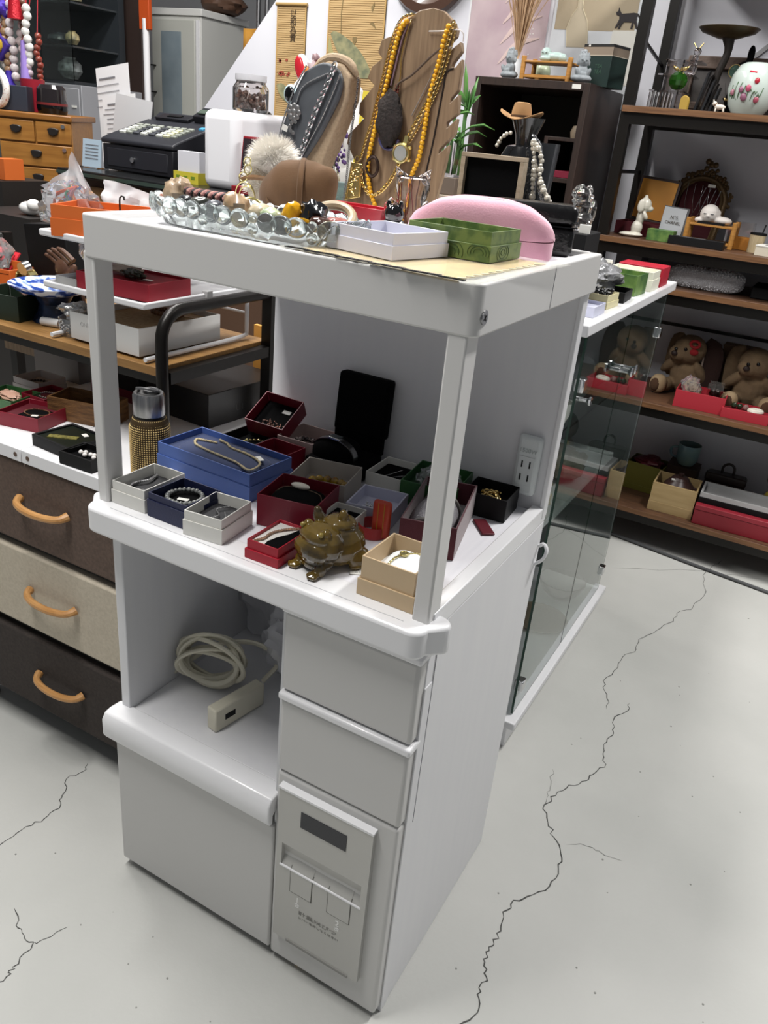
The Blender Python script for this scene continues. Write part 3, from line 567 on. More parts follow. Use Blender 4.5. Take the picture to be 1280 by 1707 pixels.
# grooves scratched lines on counter: none; bottle beside the left post
bt = T('thermos_bottle', 'gold rhinestone thermos bottle with steel cap on white drawer unit top', 'bottle', (-0.092, 0.208, 0.7525))
G().lathe([(0, 0), (0.034, 0), (0.0355, 0.003), (0.0355, 0.112), (0.033, 0.124), (0.028, 0.131), (0, 0.131)], 32).obj('body', mat('gold_base', '#3d2e16', 0.5, metal=.3), bt)
g = G()
for j in range(30):
    z = 0.006 + j * 0.0042; r = 0.0358 if z < 0.112 else 0.0358 - (z - 0.112) * 0.42
    for k in range(52):
        a = 2 * PI * (k + 0.0) / 52; g.ico((r * math.cos(a), r * math.sin(a), z), 0.00145, 1)
stuff(g.obj('rhinestones', mat('gold_rhinestone', '#e6c88a', 0.2, metal=0.45), bt, flat=True))
G().lathe([(0, 0.131), (0.028, 0.131), (0.0285, 0.134), (0, 0.134)], 32).obj('collar', black, bt)
G().lathe([(0, 0.134), (0.0275, 0.134), (0.0285, 0.137), (0.0285, 0.171), (0.026, 0.176), (0, 0.176)], 32).obj('cap', steel, bt)
g = G(); g.tube(path([(-0.018, -0.004, 0.177), (-0.014, -0.014, 0.183), (0.006, -0.012, 0.186), (0.018, 0.0, 0.182), (0.016, 0.010, 0.177)], 16), 0.0026, 8).torus((0.002, 0.004, 0.179), 0.012, 0.0026)
g.obj('carry_loop', mat('grey_rubber', '#4a4a4c', 0.4), bt)
# ================================================================== ON TOP OF THE CABINET (tray surface z = 1.2416)
TZ = 1.2418
# stand behind the cabinet that carries the taller displays
pd = T('display_pedestal', 'plain white pedestal standing behind the tall white cabinet', 'pedestal', (0.25, 0.62, 0))
G().box(-0.25, 0.25, -0.13, 0.14, 0.0, 1.205).obj('body', wgrey, pd, bev=0.003)
G().box(-0.255, 0.255, -0.135, 0.142, 1.205, 1.22).obj('top', wshine, pd, bev=0.002)
PZ = 1.2203
# printed wallet sheet hanging a little over the right edge
sh = T('document_wallet', 'clear plastic wallet with gold printed sheet lying under green and white boxes', 'wallet', (0.470, 0.158, 1.2502), -4)
G().box(-0.112, 0.112, -0.150, 0.095, 0, 0.0012).obj('printed_sheet', mat('gold_print', '#dcc07a', 0.4, vhex='#b89250', vscale=16, vlo=0.45, vhi=0.8), sh)
G().box(-0.134, 0.138, -0.158, 0.118, 0.0014, 0.0019).obj('plastic_cover', mat('wallet_film', '#f4f4ee', 0.1, trans=0.6, ior=1.15, alpha=0.35), sh)
g = G()
for i in range(16): g.bx((-0.117 + i * 0.0155, -0.1515 + 0.002 * math.sin(i * 2.1), 0.0024), (0.015, 0.006, 0.0012), (0, 0, rnd.uniform(-.2, .2)))
g.obj('black_edge', mat('black_film', '#1b1b1f', 0.15), sh)
g = G()
for i in range(12): g.bx((0.1135, -0.14 + i * 0.0185, 0.0024), (0.010, 0.003, 0.001), (0, 0, 0.7))
g.obj('edge_print', mat('pale_print', '#e8dfc4', 0.3), sh)
SZ = 1.2528
wbx = gbox('plastic_tray', 'translucent white plastic tray box left of the green box', 0.4265, 0.105, SZ, -12, 0.105, 0.105, 0.030, mat('frosted_white', '#dcdce8', 0.35, trans=0.15), lav, 0.55, fill=0.2, t=0.003, cat='tray')
gr = gbox('patterned_box', 'green patterned card box with olive scroll print, empty and open', 0.487, 0.2, SZ, -2, 0.118, 0.092, 0.0365,
          mat('green_paisley', '#66783f', 0.45, vhex='#4c6232', vscale=70, detail=2, vlo=0.45, vhi=0.6), mat('green_inside', '#3a5a2b', 0.6), 0.55, sw=0.0024, fill=0.12)
G().bx((0.03, 0.012, 0.0085), (0.04, 0.03, 0.0012), (0, 0, 0.1)).obj('paper_insert', offwhite, gr)
olv = mat('scroll_print', '#32491f', 0.5)
for (lx, lz, r) in ((-0.038, 0.009, 0.016), (0.004, 0.007, 0.02), (0.045, 0.010, 0.015)):
    for q in (1.0, 0.72, 0.45):
        g = G(); g.tube([(lx + r * q * math.cos(RD(a)), -0.0487, max(0.002, min(0.019, lz + r * q * 0.75 * math.sin(RD(a))))) for a in range(-20, 201, 12)], 0.0005, 5); g.obj('scroll', olv, gr)
for q in (0.018, 0.012, 0.006):
    G().tube([(0.0614, -0.01 + q * math.cos(RD(a)), 0.011 + q * 0.6 * math.sin(RD(a)) if q < 0.016 else max(0.002, min(0.019, 0.01 + q * 0.6 * math.sin(RD(a))))) for a in range(0, 360, 15)], 0.0005, 5, closed=True).obj('scroll', olv, gr)
# pink velvet spectacle case
pk = T('spectacle_case', 'pink velvet hard spectacle case behind the green patterned box', 'case', (0.4575, 0.325, TZ), 20)
pinkm = mat('pink_velvet', '#d8a4b4', 0.85, sheen=0.35, vhex='#cf96a8', vscale=14, bump=0.25, bscale=420)
def capsule(L, Wd, z0, z1, dome, n=40):
    g = G(); prof = [(0.97, z0), (1.0, z0 + 0.004), (1.0, z1 - dome), (0.985, z1 - dome * 0.72), (0.93, z1 - dome * 0.42), (0.8, z1 - dome * 0.18), (0.55, z1 - dome * 0.05), (0.0, z1)]
    rows = []
    for k, z in prof:
        if k == 0: rows.append([g.b.verts.new((0, 0, z))]); continue
        row = []
        for i in range(n):
            a = 2 * PI * i / n; c, s_ = math.cos(a), math.sin(a); e = 0.52
            sag = -0.018 * (abs(c) ** 3) * (1 if z > z1 - dome - 1e-6 and dome > 0.01 else 0)
            row.append(g.b.verts.new((L / 2 * k * math.copysign(abs(c) ** e, c), Wd / 2 * (0.25 + 0.75 * k if k < 1 else 1) * math.copysign(abs(s_) ** 0.75, s_), z + sag)))
        rows.append(row)
    g.b.faces.new(rows[0][::-1])
    for A, B in zip(rows, rows[1:]):
        for i in range(n):
            if len(B) == 1: g.b.faces.new((A[i], A[(i + 1) % n], B[0]))
            else: g.b.faces.new((A[i], A[(i + 1) % n], B[(i + 1) % n], B[i]))
    return g
capsule(0.212, 0.088, 0.0, 0.026, 0.0005).obj('case_base', pinkm, pk, ang=60)
capsule(0.214, 0.090, 0.0265, 0.077, 0.032).obj('case_lid', pinkm, pk, ang=60)
G().bx((0.012, -0.022, 0.0742), (0.036, 0.013, 0.0012), (RD(22), 0.0, 0)).obj('label_patch', mat('pink_satin', '#e3b7c6', 0.5), pk)
text('print', 'LENTES FEMME', 0.0046, mat('print_black', ''), pk, (0.012, -0.022, 0.0752), (RD(22), 0, 0))
# black croc case behind it
bkc = T('spectacle_case', 'black crocodile grain spectacle case behind right end of pink case', 'case', (0.497, 0.430, TZ), 24)
croc = mat('black_croc', '#131314', 0.22, bump=0.9, bscale=70)
G().bx((0, 0, 0.021), (0.125, 0.062, 0.042)).obj('case_base', croc, bkc, bev=0.008, seg=3)
G().bx((0, 0, 0.058), (0.127, 0.064, 0.030)).obj('case_lid', croc, bkc, bev=0.011, seg=4)
G().bx((0, 0, 0.0425), (0.128, 0.065, 0.002)).obj('seam', blackgl, bkc)
# long pressed glass dish along the front edge
ds = T('glass_dish', 'long scalloped crystal dish full of stones and bracelets on cabinet front edge', 'dish', (0.218, 0.106, TZ), -4)
g = G(); LX, LY = 0.170, 0.064
def rim(u):
    a = 2 * PI * u; c, s_ = math.cos(a), math.sin(a); return Vector((LX * math.copysign(abs(c) ** 0.45, c), LY * math.copysign(abs(s_) ** 0.6, s_), 0))
NU = 140; rows = []
for k, z, wv in ((0.80, 0.001, 0), (0.86, 0.004, 0.0), (0.93, 0.017, 0.004), (1.0, 0.029, 0.009), (0.975, 0.0285, 0.009), (0.90, 0.017, 0.004), (0.82, 0.006, 0), (0.76, 0.0045, 0)):
    rows.append([g.b.verts.new(rim(i / NU) * (k + wv * 0.9 * abs(math.sin(PI * 22 * i / NU))) + Vector((0, 0, z + wv * 1.0 * abs(math.sin(PI * 22 * i / NU))))) for i in range(NU)])
for A, B in zip(rows, rows[1:]):
    for i in range(NU): g.b.faces.new((A[i], A[(i + 1) % NU], B[(i + 1) % NU], B[i]))
g.b.faces.new(rows[0][::-1]); g.b.faces.new(rows[-1])
dglass = mat('pressed_glass', '#f8fcfb', 0.04, trans=0.96, ior=1.3)
g.obj('dish_bowl', dglass, ds)
bd = None
PR = [rim(i / 600) for i in range(601)]; tot = sum((b - a).length for a, b in zip(PR, PR[1:])); acc = 0; nx = 0; k = 0
for a, b_ in zip(PR, PR[1:]):
    acc += (b_ - a).length
    if acc >= nx:
        nx += tot / 38; k += 1; p = a * 0.985 + Vector((0, 0, 0.030 if k % 4 else 0.032)); rot = (0, 0, math.atan2(b_.y - a.y, b_.x - a.x))
        if k % 4:
            if bd is None or k == 1:
                bd = G().sph((0, 0, 0), (0.0165, 0.0034, 0.0125), 18).obj('scallop', dglass, ds); bd.location = p; bd.rotation_euler = rot
            else: part('scallop', bd, ds, p, rot)
        else: G().sph(p + Vector((0, 0, 0.001)), 0.0072, 14).sph(p + Vector((0, 0, -0.012)), 0.0072, 14).obj('glass_knob', dglass, ds)
DZ = TZ + 0.006
stones = [('#b09a80', '#8d765c', 0.45, 'wooden carved bead with knots at the left end of glass dish', (0.058, 0.098, 0.030), (0.022, 0.017, 0.019)),
          ('#3a3b3d', '#1c1c1e', 0.2, 'dark grey polished stone next to the braided bracelet', (0.088, 0.078, 0.022), (0.016, 0.010, 0.009)),
          ('#4b4f4a', '#23241f', 0.2, 'dark green polished stone left of the brown carved bead', (0.120, 0.072, 0.022), (0.017, 0.011, 0.010)),
          ('#5d5f66', '#3a3c44', 0.25, 'blue grey polished stone in front of glass dish centre', (0.150, 0.066, 0.021), (0.016, 0.012, 0.010)),
          ('#a88f70', '#8b6f50', 0.4, 'beige carved wooden bead left of brown cushion base', (0.178, 0.076, 0.027), (0.022, 0.016, 0.016)),
          ('#c2b59b', '#a89a7d', 0.3, 'cream stone in glass dish below the brown cushion', (0.222, 0.074, 0.023), (0.019, 0.013, 0.012)),
          ('#8fa07c', '#c7cfb0', 0.25, 'pale green domed stone in glass dish', (0.242, 0.066, 0.023), (0.016, 0.012, 0.010)),
          ('#2e2622', '#171311', 0.2, 'long black stone lying under pale green stone', (0.252, 0.060, 0.016), (0.026, 0.012, 0.008)),
          ('#c9960f', '#a8730c', 0.15, 'bright yellow amber stone in glass dish', (0.274, 0.070, 0.027), (0.014, 0.013, 0.016)),
          ('#17181b', '#08080a', 0.12, 'shiny black carved stone right of the yellow amber', (0.299, 0.078, 0.029), (0.019, 0.016, 0.018)),
          ('#4a3128', '#2b1b16', 0.15, 'dark brown pointed stone at right end of glass dish', (0.320, 0.062, 0.021), (0.019, 0.012, 0.010)),
          ('#8d4a44', '#b77c74', 0.2, 'reddish banded agate slice at right end of glass dish', (0.331, 0.088, 0.021), (0.018, 0.012, 0.010)),
          ('#57606a', '#2b3036', 0.2, 'small slate blue stone behind braided bracelet', (0.112, 0.104, 0.022), (0.014, 0.010, 0.009))]
for i, (a, c, ro, lb, p, r) in enumerate(stones):
    g = crumple(20 + i, 1.0, sq=r, amp=.14 if i not in (0, 4, 9) else .28, n=12)
    g.thing('polished_stone', mat('stone_%s' % a[1:], a, ro, vhex=c, vscale=90, coat=.4), lb, 'stone', (p[0] + 0.027, p[1] + 0.006, DZ + p[2] + 0.007), rnd.uniform(-30, 30), 'stones in the glass dish')
bb_ = T('braided_bracelet', 'pink and black braided cord bracelet in glass dish', 'bracelet', (0.136, 0.100, DZ + 0.037), -6)
for j, (cm, ph) in enumerate((('#b98a80', 0), ('#1f1b1d', 2.1), ('#8a5a58', 4.2))):
    G().tube([(-0.04 + 0.085 * i / 60, 0.006 * math.sin(i * 0.62 + ph), 0.003 + 0.0035 * math.cos(i * 0.62 + ph)) for i in range(61)], 0.0032, 6).obj('cord', mat('cord_' + cm[1:], cm, 0.7), bb_)
oc_ = T('bangle', 'pale olive wire bangle leaning beside beige carved bead', 'bangle', (0.224, 0.088, DZ + 0.030), 20)
for q in (0.0, 0.3, -0.3): G().torus((0, 0, 0), 0.016, 0.0012, (PI / 2 + q, q, 0.3), 24, 6).obj('wire_ring', mat('olive_wire', '#b9ad72', 0.25, metal=.8), oc_)
bn = T('bangle', 'broad cream bone bangle right of black carved stone', 'bangle', (0.338, 0.112, DZ + 0.034), 0)
G().torus((0, 0, 0), 0.026, 0.006, (0.5, 0.25, 0), 28, 10).obj('ring', mat('bone', '#b8a78c', 0.35, vhex='#9b8768', vscale=40), bn)
zc = T('bracelet', 'yellow and black zip chain bracelet across right end of dish', 'bracelet', (0.318, 0.064, DZ + 0.028), -6)
g = G()
for i in range(26): g.bx((-0.028 + i * 0.0024, 0.001 * math.sin(i), 0.004 * math.sin(i * 0.12)), (0.0014, 0.006, 0.003), (0, 0, 0.3))
g.obj('zip_teeth', mat('yellow_plastic', '#d8a414', 0.35), zc)
G().box(-0.03, 0.036, -0.0015, 0.0015, -0.002, 0.0).obj('tape', black, zc)
cry = T('crystal_bracelet', 'clear and pink crystal bead bracelet with printed tag beside white tray', 'bracelet', (0.385, 0.196, TZ + 0.012), 20)
cb = G().ico((0, 0, 0), 0.009, 2).obj('crystal_bead', mat('crystal', '#f2eef2', 0.02, trans=1, ior=1.55), cry, flat=True); cb.location = (0.034, 0, 0)
for i in range(1, 13): part('crystal_bead', cb, cry, (0.034 * math.cos(i * .483), 0.028 * math.sin(i * .483), 0.004 * math.sin(i)), (i, i * 2, 0))
G().bx((-0.02, -0.028, 0.010), (0.02, 0.001, 0.014), (0.3, 0, 0.2)).obj('tag', offwhite, cry)
# red lacquer trough
rl = T('lacquer_tray', 'narrow red lacquer tray between brown cushion and glass cat', 'tray', (0.205, 0.400, TZ), -2)
g = G(); n = 2
for x0, x1 in ((-0.062, 0.062),):
    V = lambda w, d, z: [g.b.verts.new((sx * w, sy * d, z)) for sx, sy in ((-1, -1), (1, -1), (1, 1), (-1, 1))]
    A, B, C_, D_ = V(0.052, 0.020, 0), V(0.062, 0.028, 0.034), V(0.060, 0.026, 0.034), V(0.050, 0.018, 0.004)
    g.b.faces.new(A[::-1]); g.b.faces.new(D_)
    for P_, Q_ in ((A, B), (B, C_), (C_, D_)):
        for i in range(4): g.b.faces.new((P_[i], P_[(i + 1) % 4], Q_[(i + 1) % 4], Q_[i]))
g.obj('tray_body', redlac, rl, bev=0.0012)
# brown velvet pillow, fur charm
cu = T('jewellery_cushion', 'brown velvet jewellery pillow with stitched strap across it', 'cushion', (0.136, 0.318, TZ), -6)
brv = mat('brown_velvet', '#5c4024', 0.85, sheen=0.05, vhex='#4b3319', vscale=18, bump=0.12, bscale=300)
from mathutils import noise as _nz
g = G(); g.sph((0, 0, 0.047), (0.078, 0.042, 0.047), 48, pw=0.92)
for v in g.b.verts:
    x = v.co.x / 0.078
    v.co.z *= 1 + 0.10 * x - 0.16 * max(0, -x - 0.3); v.co.y *= 1 - 0.3 * x * x
    if x > 0.62: v.co.z += (x - 0.62) * 0.03
    v.co += v.co.normalized() * 0.004 * _nz.noise(v.co * 26)
g.obj('pillow', brv, cu)
G().tube([(0.012 + 0.030 * math.sin(RD(a)), -0.0432 * math.sin(RD(a)), 0.048 + 0.0478 * math.cos(RD(a))) for a in range(-60, 150, 10)], 0.0030, 8, flat=1.6).obj('strap', brv, cu)
G().tube([(-0.030, -0.0385, 0.035), (-0.022, -0.0405, 0.026), (-0.014, -0.0405, 0.018)], [0.001, 0.0025, 0.001], 6).obj('fold', brv, cu)
ff = T('fur_charm', 'fluffy white fur ball bag charm with gold rings and brown strap', 'charm', (0.036, 0.372, TZ), 0)
furm = mat('white_fur', '#ece8e0', 0.8, sss=0.0, sheen=0.3)
G().sph((0, 0, 0.042), (0.036, 0.030, 0.042), 24).obj('body', mat('cream_hide', '#cfc5b4', 0.85, vhex='#b7ab96', vscale=30, bump=.4, bscale=120), ff)
G().sph((0.012, 0.0, 0.085), (0.032, 0.030, 0.026), 20).obj('ball', furm, ff)
fur('fur_tuft', furm, ff, (0.012, 0, 0.086), (0.033, 0.031, 0.028), 2600, 0.020, 0.0007, 3, -0.3)
fur('fur_edge', furm, ff, (-0.002, 0, 0.05), (0.038, 0.031, 0.044), 1500, 0.013, 0.0007, 5, -0.4)
G().tube([(-0.030 + 0.06 * i / 14, -0.034 - 0.004 * math.sin(PI * i / 14), 0.052 + 0.006 * (i / 14) + 0.004 * math.sin(PI * i / 14)) for i in range(15)], 0.004, 8).obj('strap', mat('brown_leather', '#7a5a3a', 0.5), ff)
for k_, (dx, dz, r) in enumerate(((-0.018, 0.028, 0.018), (-0.014, 0.026, 0.015), (-0.012, 0.07, 0.0065), (-0.013, 0.082, 0.006), (-0.020, 0.058, 0.007))):
    G().torus((dx, -0.036 - 0.001 * k_, dz), r, 0.0011, (PI / 2 + 0.2, 0.3 * k_, 0.2), 26, 6, sy=1.25).obj('gold_ring', palegold, ff)
rb = T('ring_case', 'dark red edged case standing open in front of white machine on counter', 'case', (-0.875, 1.475, 1.1604), 4)
G().bx((0.01, 0.03, 0.088), (0.11, 0.016, 0.176), (RD(-8), 0, 0)).obj('case_lid', mat('red_leatherette', '#7c1420', 0.4), rb, bev=0.003)
G().bx((0.01, 0.021, 0.088), (0.098, 0.004, 0.162), (RD(-8), 0, 0)).obj('case_lining', mat('plum_velvet', '#1c0f18', 0.9), rb)
G().bx((0.01, -0.005, 0.012), (0.11, 0.05, 0.024)).obj('case_base', mat('red_leatherette', ''), rb, bev=0.002)
# glass cats
gc = T('glass_cat', 'clear glass cat shaped vase with two ears beside necklace board', 'vase', (0.293, 0.412, TZ), 12)
clr = mat('clear_glass_warm', '#f6f2f0', 0.02, trans=1, ior=1.42)
G().lathe([(0.0, 0.0), (0.020, 0.0), (0.027, 0.012), (0.029, 0.03), (0.024, 0.050), (0.026, 0.058), (0.029, 0.070), (0.027, 0.084), (0.024, 0.086), (0.025, 0.072), (0.021, 0.058), (0.020, 0.050), (0.025, 0.03), (0.022, 0.010), (0, 0.006)], 28).obj('body', clr, gc)
for s_ in (-1, 1):
    g = G(); g.tube([(s_ * 0.024, 0, 0.078), (s_ * 0.028, -0.002, 0.098), (s_ * 0.010, 0, 0.086)], 0.0028, 8); g.sph((s_ * 0.021, 0, 0.085), (0.008, 0.006, 0.010), 12); g.obj('ear', clr, gc)
    G().tube([(s_ * 0.026, -0.01, 0.05), (s_ * 0.036, -0.012, 0.04), (s_ * 0.034, -0.014, 0.018)], [0.006, 0.005, 0.006], 10).obj('paw', clr, gc)
g = G(); q = random.Random(8)
for i in range(5):
    g.tube(path([(q.uniform(-.015, .015), q.uniform(-.012, .012), 0.012), (q.uniform(-.02, .02), q.uniform(-.015, .015), 0.035), (q.uniform(-.02, .02), q.uniform(-.015, .015), 0.075)], 10), 0.0009, 5)
g.obj('chain_inside', mat('copper_wire', '#7a4238', 0.35, metal=.8), gc)
bc_ = T('glass_cat', 'small shiny black glass cat in front of the clear glass cat', 'figurine', (0.298, 0.352, TZ), 10)
blob('body', mat('black_glass', '#060608', 0.04, coat=1), bc_, [((0, 0, 0.014), (0.021, 0.017, 0.014)), ((0, -0.002, 0.033), (0.016, 0.014, 0.014)), ((0.010, -0.002, 0.046), (0.004, 0.004, 0.008)), ((-0.010, -0.002, 0.046), (0.004, 0.004, 0.008)), ((0.017, -0.008, 0.006), (0.007, 0.010, 0.006)), ((-0.017, -0.008, 0.006), (0.007, 0.010, 0.006))], 0.0015, 2)
# grey necklace bust
bs = T('necklace_bust', 'tilted grey fabric necklace bust with beige linen sides', 'necklace bust', (0, 0.55, 1.2205))
BF = [(-0.018, 0.254), (0.007, 0.266), (0.026, 0.27), (0.048, 0.264), (0.062, 0.248), (0.06, 0.22), (0.042, 0.184), (0.016, 0.142), (-0.012, 0.106), (-0.03, 0.084), (-0.057, 0.099), (-0.071, 0.119), (-0.064, 0.156), (-0.048, 0.198), (-0.033, 0.229)]
BF = [(p.x, p.z) for p in path(BF + BF[:1], 48)][:-1]
G().prism(BF, -0.006, 0.004, 'y').obj('front_pad', mat('grey_leather', '#55595e', 0.5, vhex='#4a4d52', vscale=30), bs, bev=0.004, seg=3)
BB = [(-0.02, 0.258), (0.026, 0.274), (0.056, 0.27), (0.074, 0.25), (0.073, 0.216), (0.056, 0.172), (0.036, 0.126), (0.020, 0.092), (0.018, 0.030), (0.024, 0.0), (-0.046, 0.0), (-0.042, 0.06), (-0.060, 0.098), (-0.073, 0.118), (-0.066, 0.156), (-0.05, 0.2)]
linen = mat('beige_linen', '#b09a80', 0.8, vhex='#9f8a70', vscale=200, bump=.3, bscale=500)
G().prism(BB, 0.004, 0.046, 'y').obj('body', linen, bs, bev=0.005, seg=3)
G().tube(path([(-0.014, 0.02, 0.262), (0.026, 0.014, 0.279), (0.06, 0.016, 0.274), (0.078, 0.022, 0.254)], 14), [0.004, 0.006] + [0.008] * 10 + [0.006, 0.004], 10).obj('top_roll', linen, bs)
def hang(label, cat, m, pts, r, n, y, loc, style='links', extra=None, name='necklace'):
    t = T(name, label, cat, loc); g = G(); P = [Vector((p.x, y, p.z)) for p in path(pts, n)]
    if style == 'links': links(g, P, r)
    else:
        for p in P: g.ico(p, r, 1)
        g.tube(P, r * 0.4, 5)
    g.obj('chain', m, t)
    if extra: extra(t)
    return t
def flower(t):
    g = G(); g.sph((-0.034, -0.0105, 0.186), (0.006, 0.003, 0.006), 12)
    for i in range(8): g.sph((-0.034 + 0.0105 * math.cos(i * PI / 4), -0.0105, 0.186 + 0.0105 * math.sin(i * PI / 4)), (0.0055, 0.002, 0.0055), 10)
    for i in range(6): g.sph((-0.036 + 0.006 * math.cos(i), -0.0105, 0.170 - 0.003 * i + 0.004 * math.sin(i)), (0.004, 0.002, 0.004), 8)
    g.obj('flower_pendant', mat('dull_silver', '#8d8d8d', 0.4, metal=.8), t)
L_ = (0, 0.55, 1.2205)
hang('silver chain with clustered flower pendant on the grey bust', 'necklace', silver, [(0.055, 0.259), (0.028, 0.250), (-0.004, 0.237), (-0.02, 0.226), (-0.026, 0.215), (-0.032, 0.199)], 0.0018, 46, -0.0085, L_, 'beads', flower)
hang('thick silver curb chain hanging down the middle of grey bust', 'necklace', silver, [(0.050, 0.266), (0.038, 0.240), (0.018, 0.200), (0.002, 0.162), (-0.012, 0.124), (-0.022, 0.095), (-0.028, 0.075)], 0.0052, 30, -0.0115, L_)
hang('thin silver rope chain right of thick chain on the grey bust', 'necklace', silver, [(0.062, 0.256), (0.048, 0.222), (0.026, 0.178), (0.004, 0.142), (-0.012, 0.114), (-0.022, 0.090)], 0.0016, 70, -0.0085, L_, 'beads')
hang('silver rope chain down left edge of the grey bust', 'necklace', silver, [(-0.012, 0.262), (-0.036, 0.224), (-0.056, 0.178), (-0.068, 0.138), (-0.072, 0.110)], 0.0019, 60, -0.0085, L_, 'beads')
hang('fine grey chain hanging behind bust between bust and wooden board', 'necklace', mat('dull_silver', ''), [(0.075, 0.25), (0.072, 0.20), (0.066, 0.14), (0.064, 0.08), (0.058, 0.03), (0.045, 0.004)], 0.0024, 70, 0.03, L_)
G().bx((0, 0, 0), (0.013, 0.0008, 0.010), (0, 0.3, 0)).thing('price_tag', offwhite, 'white price tag hanging at left edge of grey bust', 'tag', (-0.052, 0.538, 1.3785))
# toothed wooden necklace board
nb = T('necklace_board', 'tall grey brown wooden necklace board with toothed edges', 'necklace board', (0.17, 0.6, 1.2205))
BP = [(-0.124, 0.0), (-0.122, 0.037), (-0.11, 0.08), (-0.103, 0.114), (-0.122, 0.142), (-0.121, 0.157), (-0.089, 0.187), (-0.101, 0.194), (-0.1, 0.212), (-0.072, 0.243), (-0.088, 0.254), (-0.08, 0.272), (-0.06, 0.286), (-0.07, 0.295), (-0.064, 0.315), (-0.042, 0.322), (-0.037, 0.335), (-0.015, 0.349), (0.007, 0.361), (0.032, 0.365), (0.052, 0.361), (0.071, 0.347), (0.081, 0.334), (0.08, 0.324), (0.065, 0.309), (0.073, 0.304), (0.09, 0.317), (0.094, 0.303), (0.08, 0.285), (0.078, 0.279), (0.085, 0.278), (0.096, 0.292), (0.097, 0.273), (0.096, 0.245), (0.084, 0.231), (0.083, 0.224), (0.098, 0.238), (0.1, 0.208), (0.081, 0.193), (0.082, 0.184), (0.1, 0.201), (0.098, 0.175), (0.072, 0.149), (0.071, 0.141), (0.09, 0.158), (0.087, 0.13), (0.082, 0.1), (0.073, 0.053), (0.07, 0.0)]
G().prism(BP, 0.0, 0.012, 'y').obj('board', wenge, nb, bev=0.001, seg=1)
G().bx((-0.03, 0.05, 0.09), (0.10, 0.008, 0.20), (RD(24), 0, 0)).obj('back_stay', wenge, nb)
SP = [(0.083, 0.277), (0.070, 0.270), (0.067, 0.244), (0.063, 0.206), (0.058, 0.157), (0.050, 0.102), (0.046, 0.04)]
G().tube([(p.x, -0.0003, p.z) for p in path(SP, 30)], 0.0016, 6).obj('slot', mat('slot_dark', '#20160f', 0.8), nb)
L2 = (0.17, 0.6, 1.2205)
ym = mat('amber_bead', '#e6b024', 0.35, vhex='#d99c1a', vscale=60, sss=0.2)
yn = T('necklace', 'long necklace of round opaque yellow amber beads on wooden board', 'necklace', L2)
Y1 = [(-0.014, 0.343), (-0.023, 0.334), (-0.03, 0.313), (-0.037, 0.28), (-0.045, 0.237), (-0.055, 0.198), (-0.062, 0.162), (-0.068, 0.126), (-0.068, 0.095), (-0.059, 0.064), (-0.046, 0.04), (-0.03, 0.022), (-0.008, 0.02), (0.01, 0.045), (0.018, 0.07), (0.026, 0.104), (0.036, 0.13), (0.04, 0.161), (0.043, 0.195), (0.045, 0.228), (0.051, 0.261), (0.057, 0.289), (0.061, 0.316), (0.067, 0.338)]
b0 = None
for i, p in enumerate(path(Y1, 92)):
    if b0 is None: b0 = G().sph((0, 0, 0), 0.0046, 12).obj('bead', ym, yn); b0.location = (p.x, -0.0062, p.z)
    else: part('bead', b0, yn, (p.x, -0.0062, p.z), (i, 0, i * 0.7))
def plaque(t):
    g = G(); g.prism([(-0.104, 0.112), (-0.080, 0.110), (-0.079, 0.052), (-0.114, 0.043)], -0.010, -0.006, 'y'); g.obj('gold_plaque', gold, t, bev=0.001)
    g = G(); q = random.Random(2)
    for i in range(34):
        x = -0.096 + q.uniform(-0.010, 0.011); z = 0.054 + i * 0.0015; g.sph((x - (0.11 - z) * 0.12, -0.0105, z), (0.0042, 0.0014, 0.0011), 8, (0, q.uniform(-.35, .35), 0))
    g.tube([(-0.101, -0.0105, 0.108), (-0.083, -0.0105, 0.107), (-0.082, -0.0105, 0.055), (-0.110, -0.0105, 0.047)], 0.0014, 6, closed=True); g.torus((-0.092, -0.009, 0.118), 0.005, 0.0013, (PI / 2, 0, 0), 14, 6); g.obj('plaque_relief', gold, t)
hang('gold chain down left of yellow beads with engraved gold plaque pendant', 'necklace', gold, [(-0.004, 0.354), (-0.024, 0.347), (-0.038, 0.322), (-0.047, 0.285), (-0.057, 0.237), (-0.068, 0.187), (-0.078, 0.154), (-0.084, 0.13), (-0.088, 0.120)], 0.0028, 76, -0.005, L2, 'links', plaque)
def watch(t):
    G().cyl((0.003, -0.016, 0.136), (0.003, -0.006, 0.136), 0.0165, n=28).torus((0.003, -0.016, 0.136), 0.0155, 0.0022, (PI / 2, 0, 0), 28, 8).obj('watch_case', palegold, t)
    G().cyl((0.003, -0.0172, 0.136), (0.003, -0.0158, 0.136), 0.0125, n=28).obj('dial', mat('silver_dial', '#b9bcbc', 0.25, metal=.7), t)
    g = G(); g.bx((0.010, -0.012, 0.158), (0.008, 0.004, 0.014), (0, 0.25, 0))
    for s_ in (-1, 1):
        for z in (-1, 1): g.sph((0.003 + s_ * 0.015, -0.011, 0.136 + z * 0.010), (0.0045, 0.004, 0.004), 8)
    g.obj('lugs', palegold, t)
hang('thick gold popcorn chain with round watch pendant on wooden board', 'necklace', gold, [(0.076, 0.343), (0.069, 0.312), (0.061, 0.271), (0.050, 0.238), (0.034, 0.208), (0.018, 0.178), (0.006, 0.152), (-0.004, 0.117), (-0.017, 0.09), (-0.035, 0.068), (-0.056, 0.058), (-0.071, 0.068), (-0.080, 0.085), (-0.083, 0.106)], 0.0037, 92, -0.0075, L2, 'links', watch)
hang('second fine gold chain beside the thick gold chain at right', 'necklace', gold, [(0.080, 0.340), (0.076, 0.31), (0.068, 0.275), (0.056, 0.238), (0.042, 0.208), (0.026, 0.178), (0.013, 0.156)], 0.0022, 64, -0.004, L2)
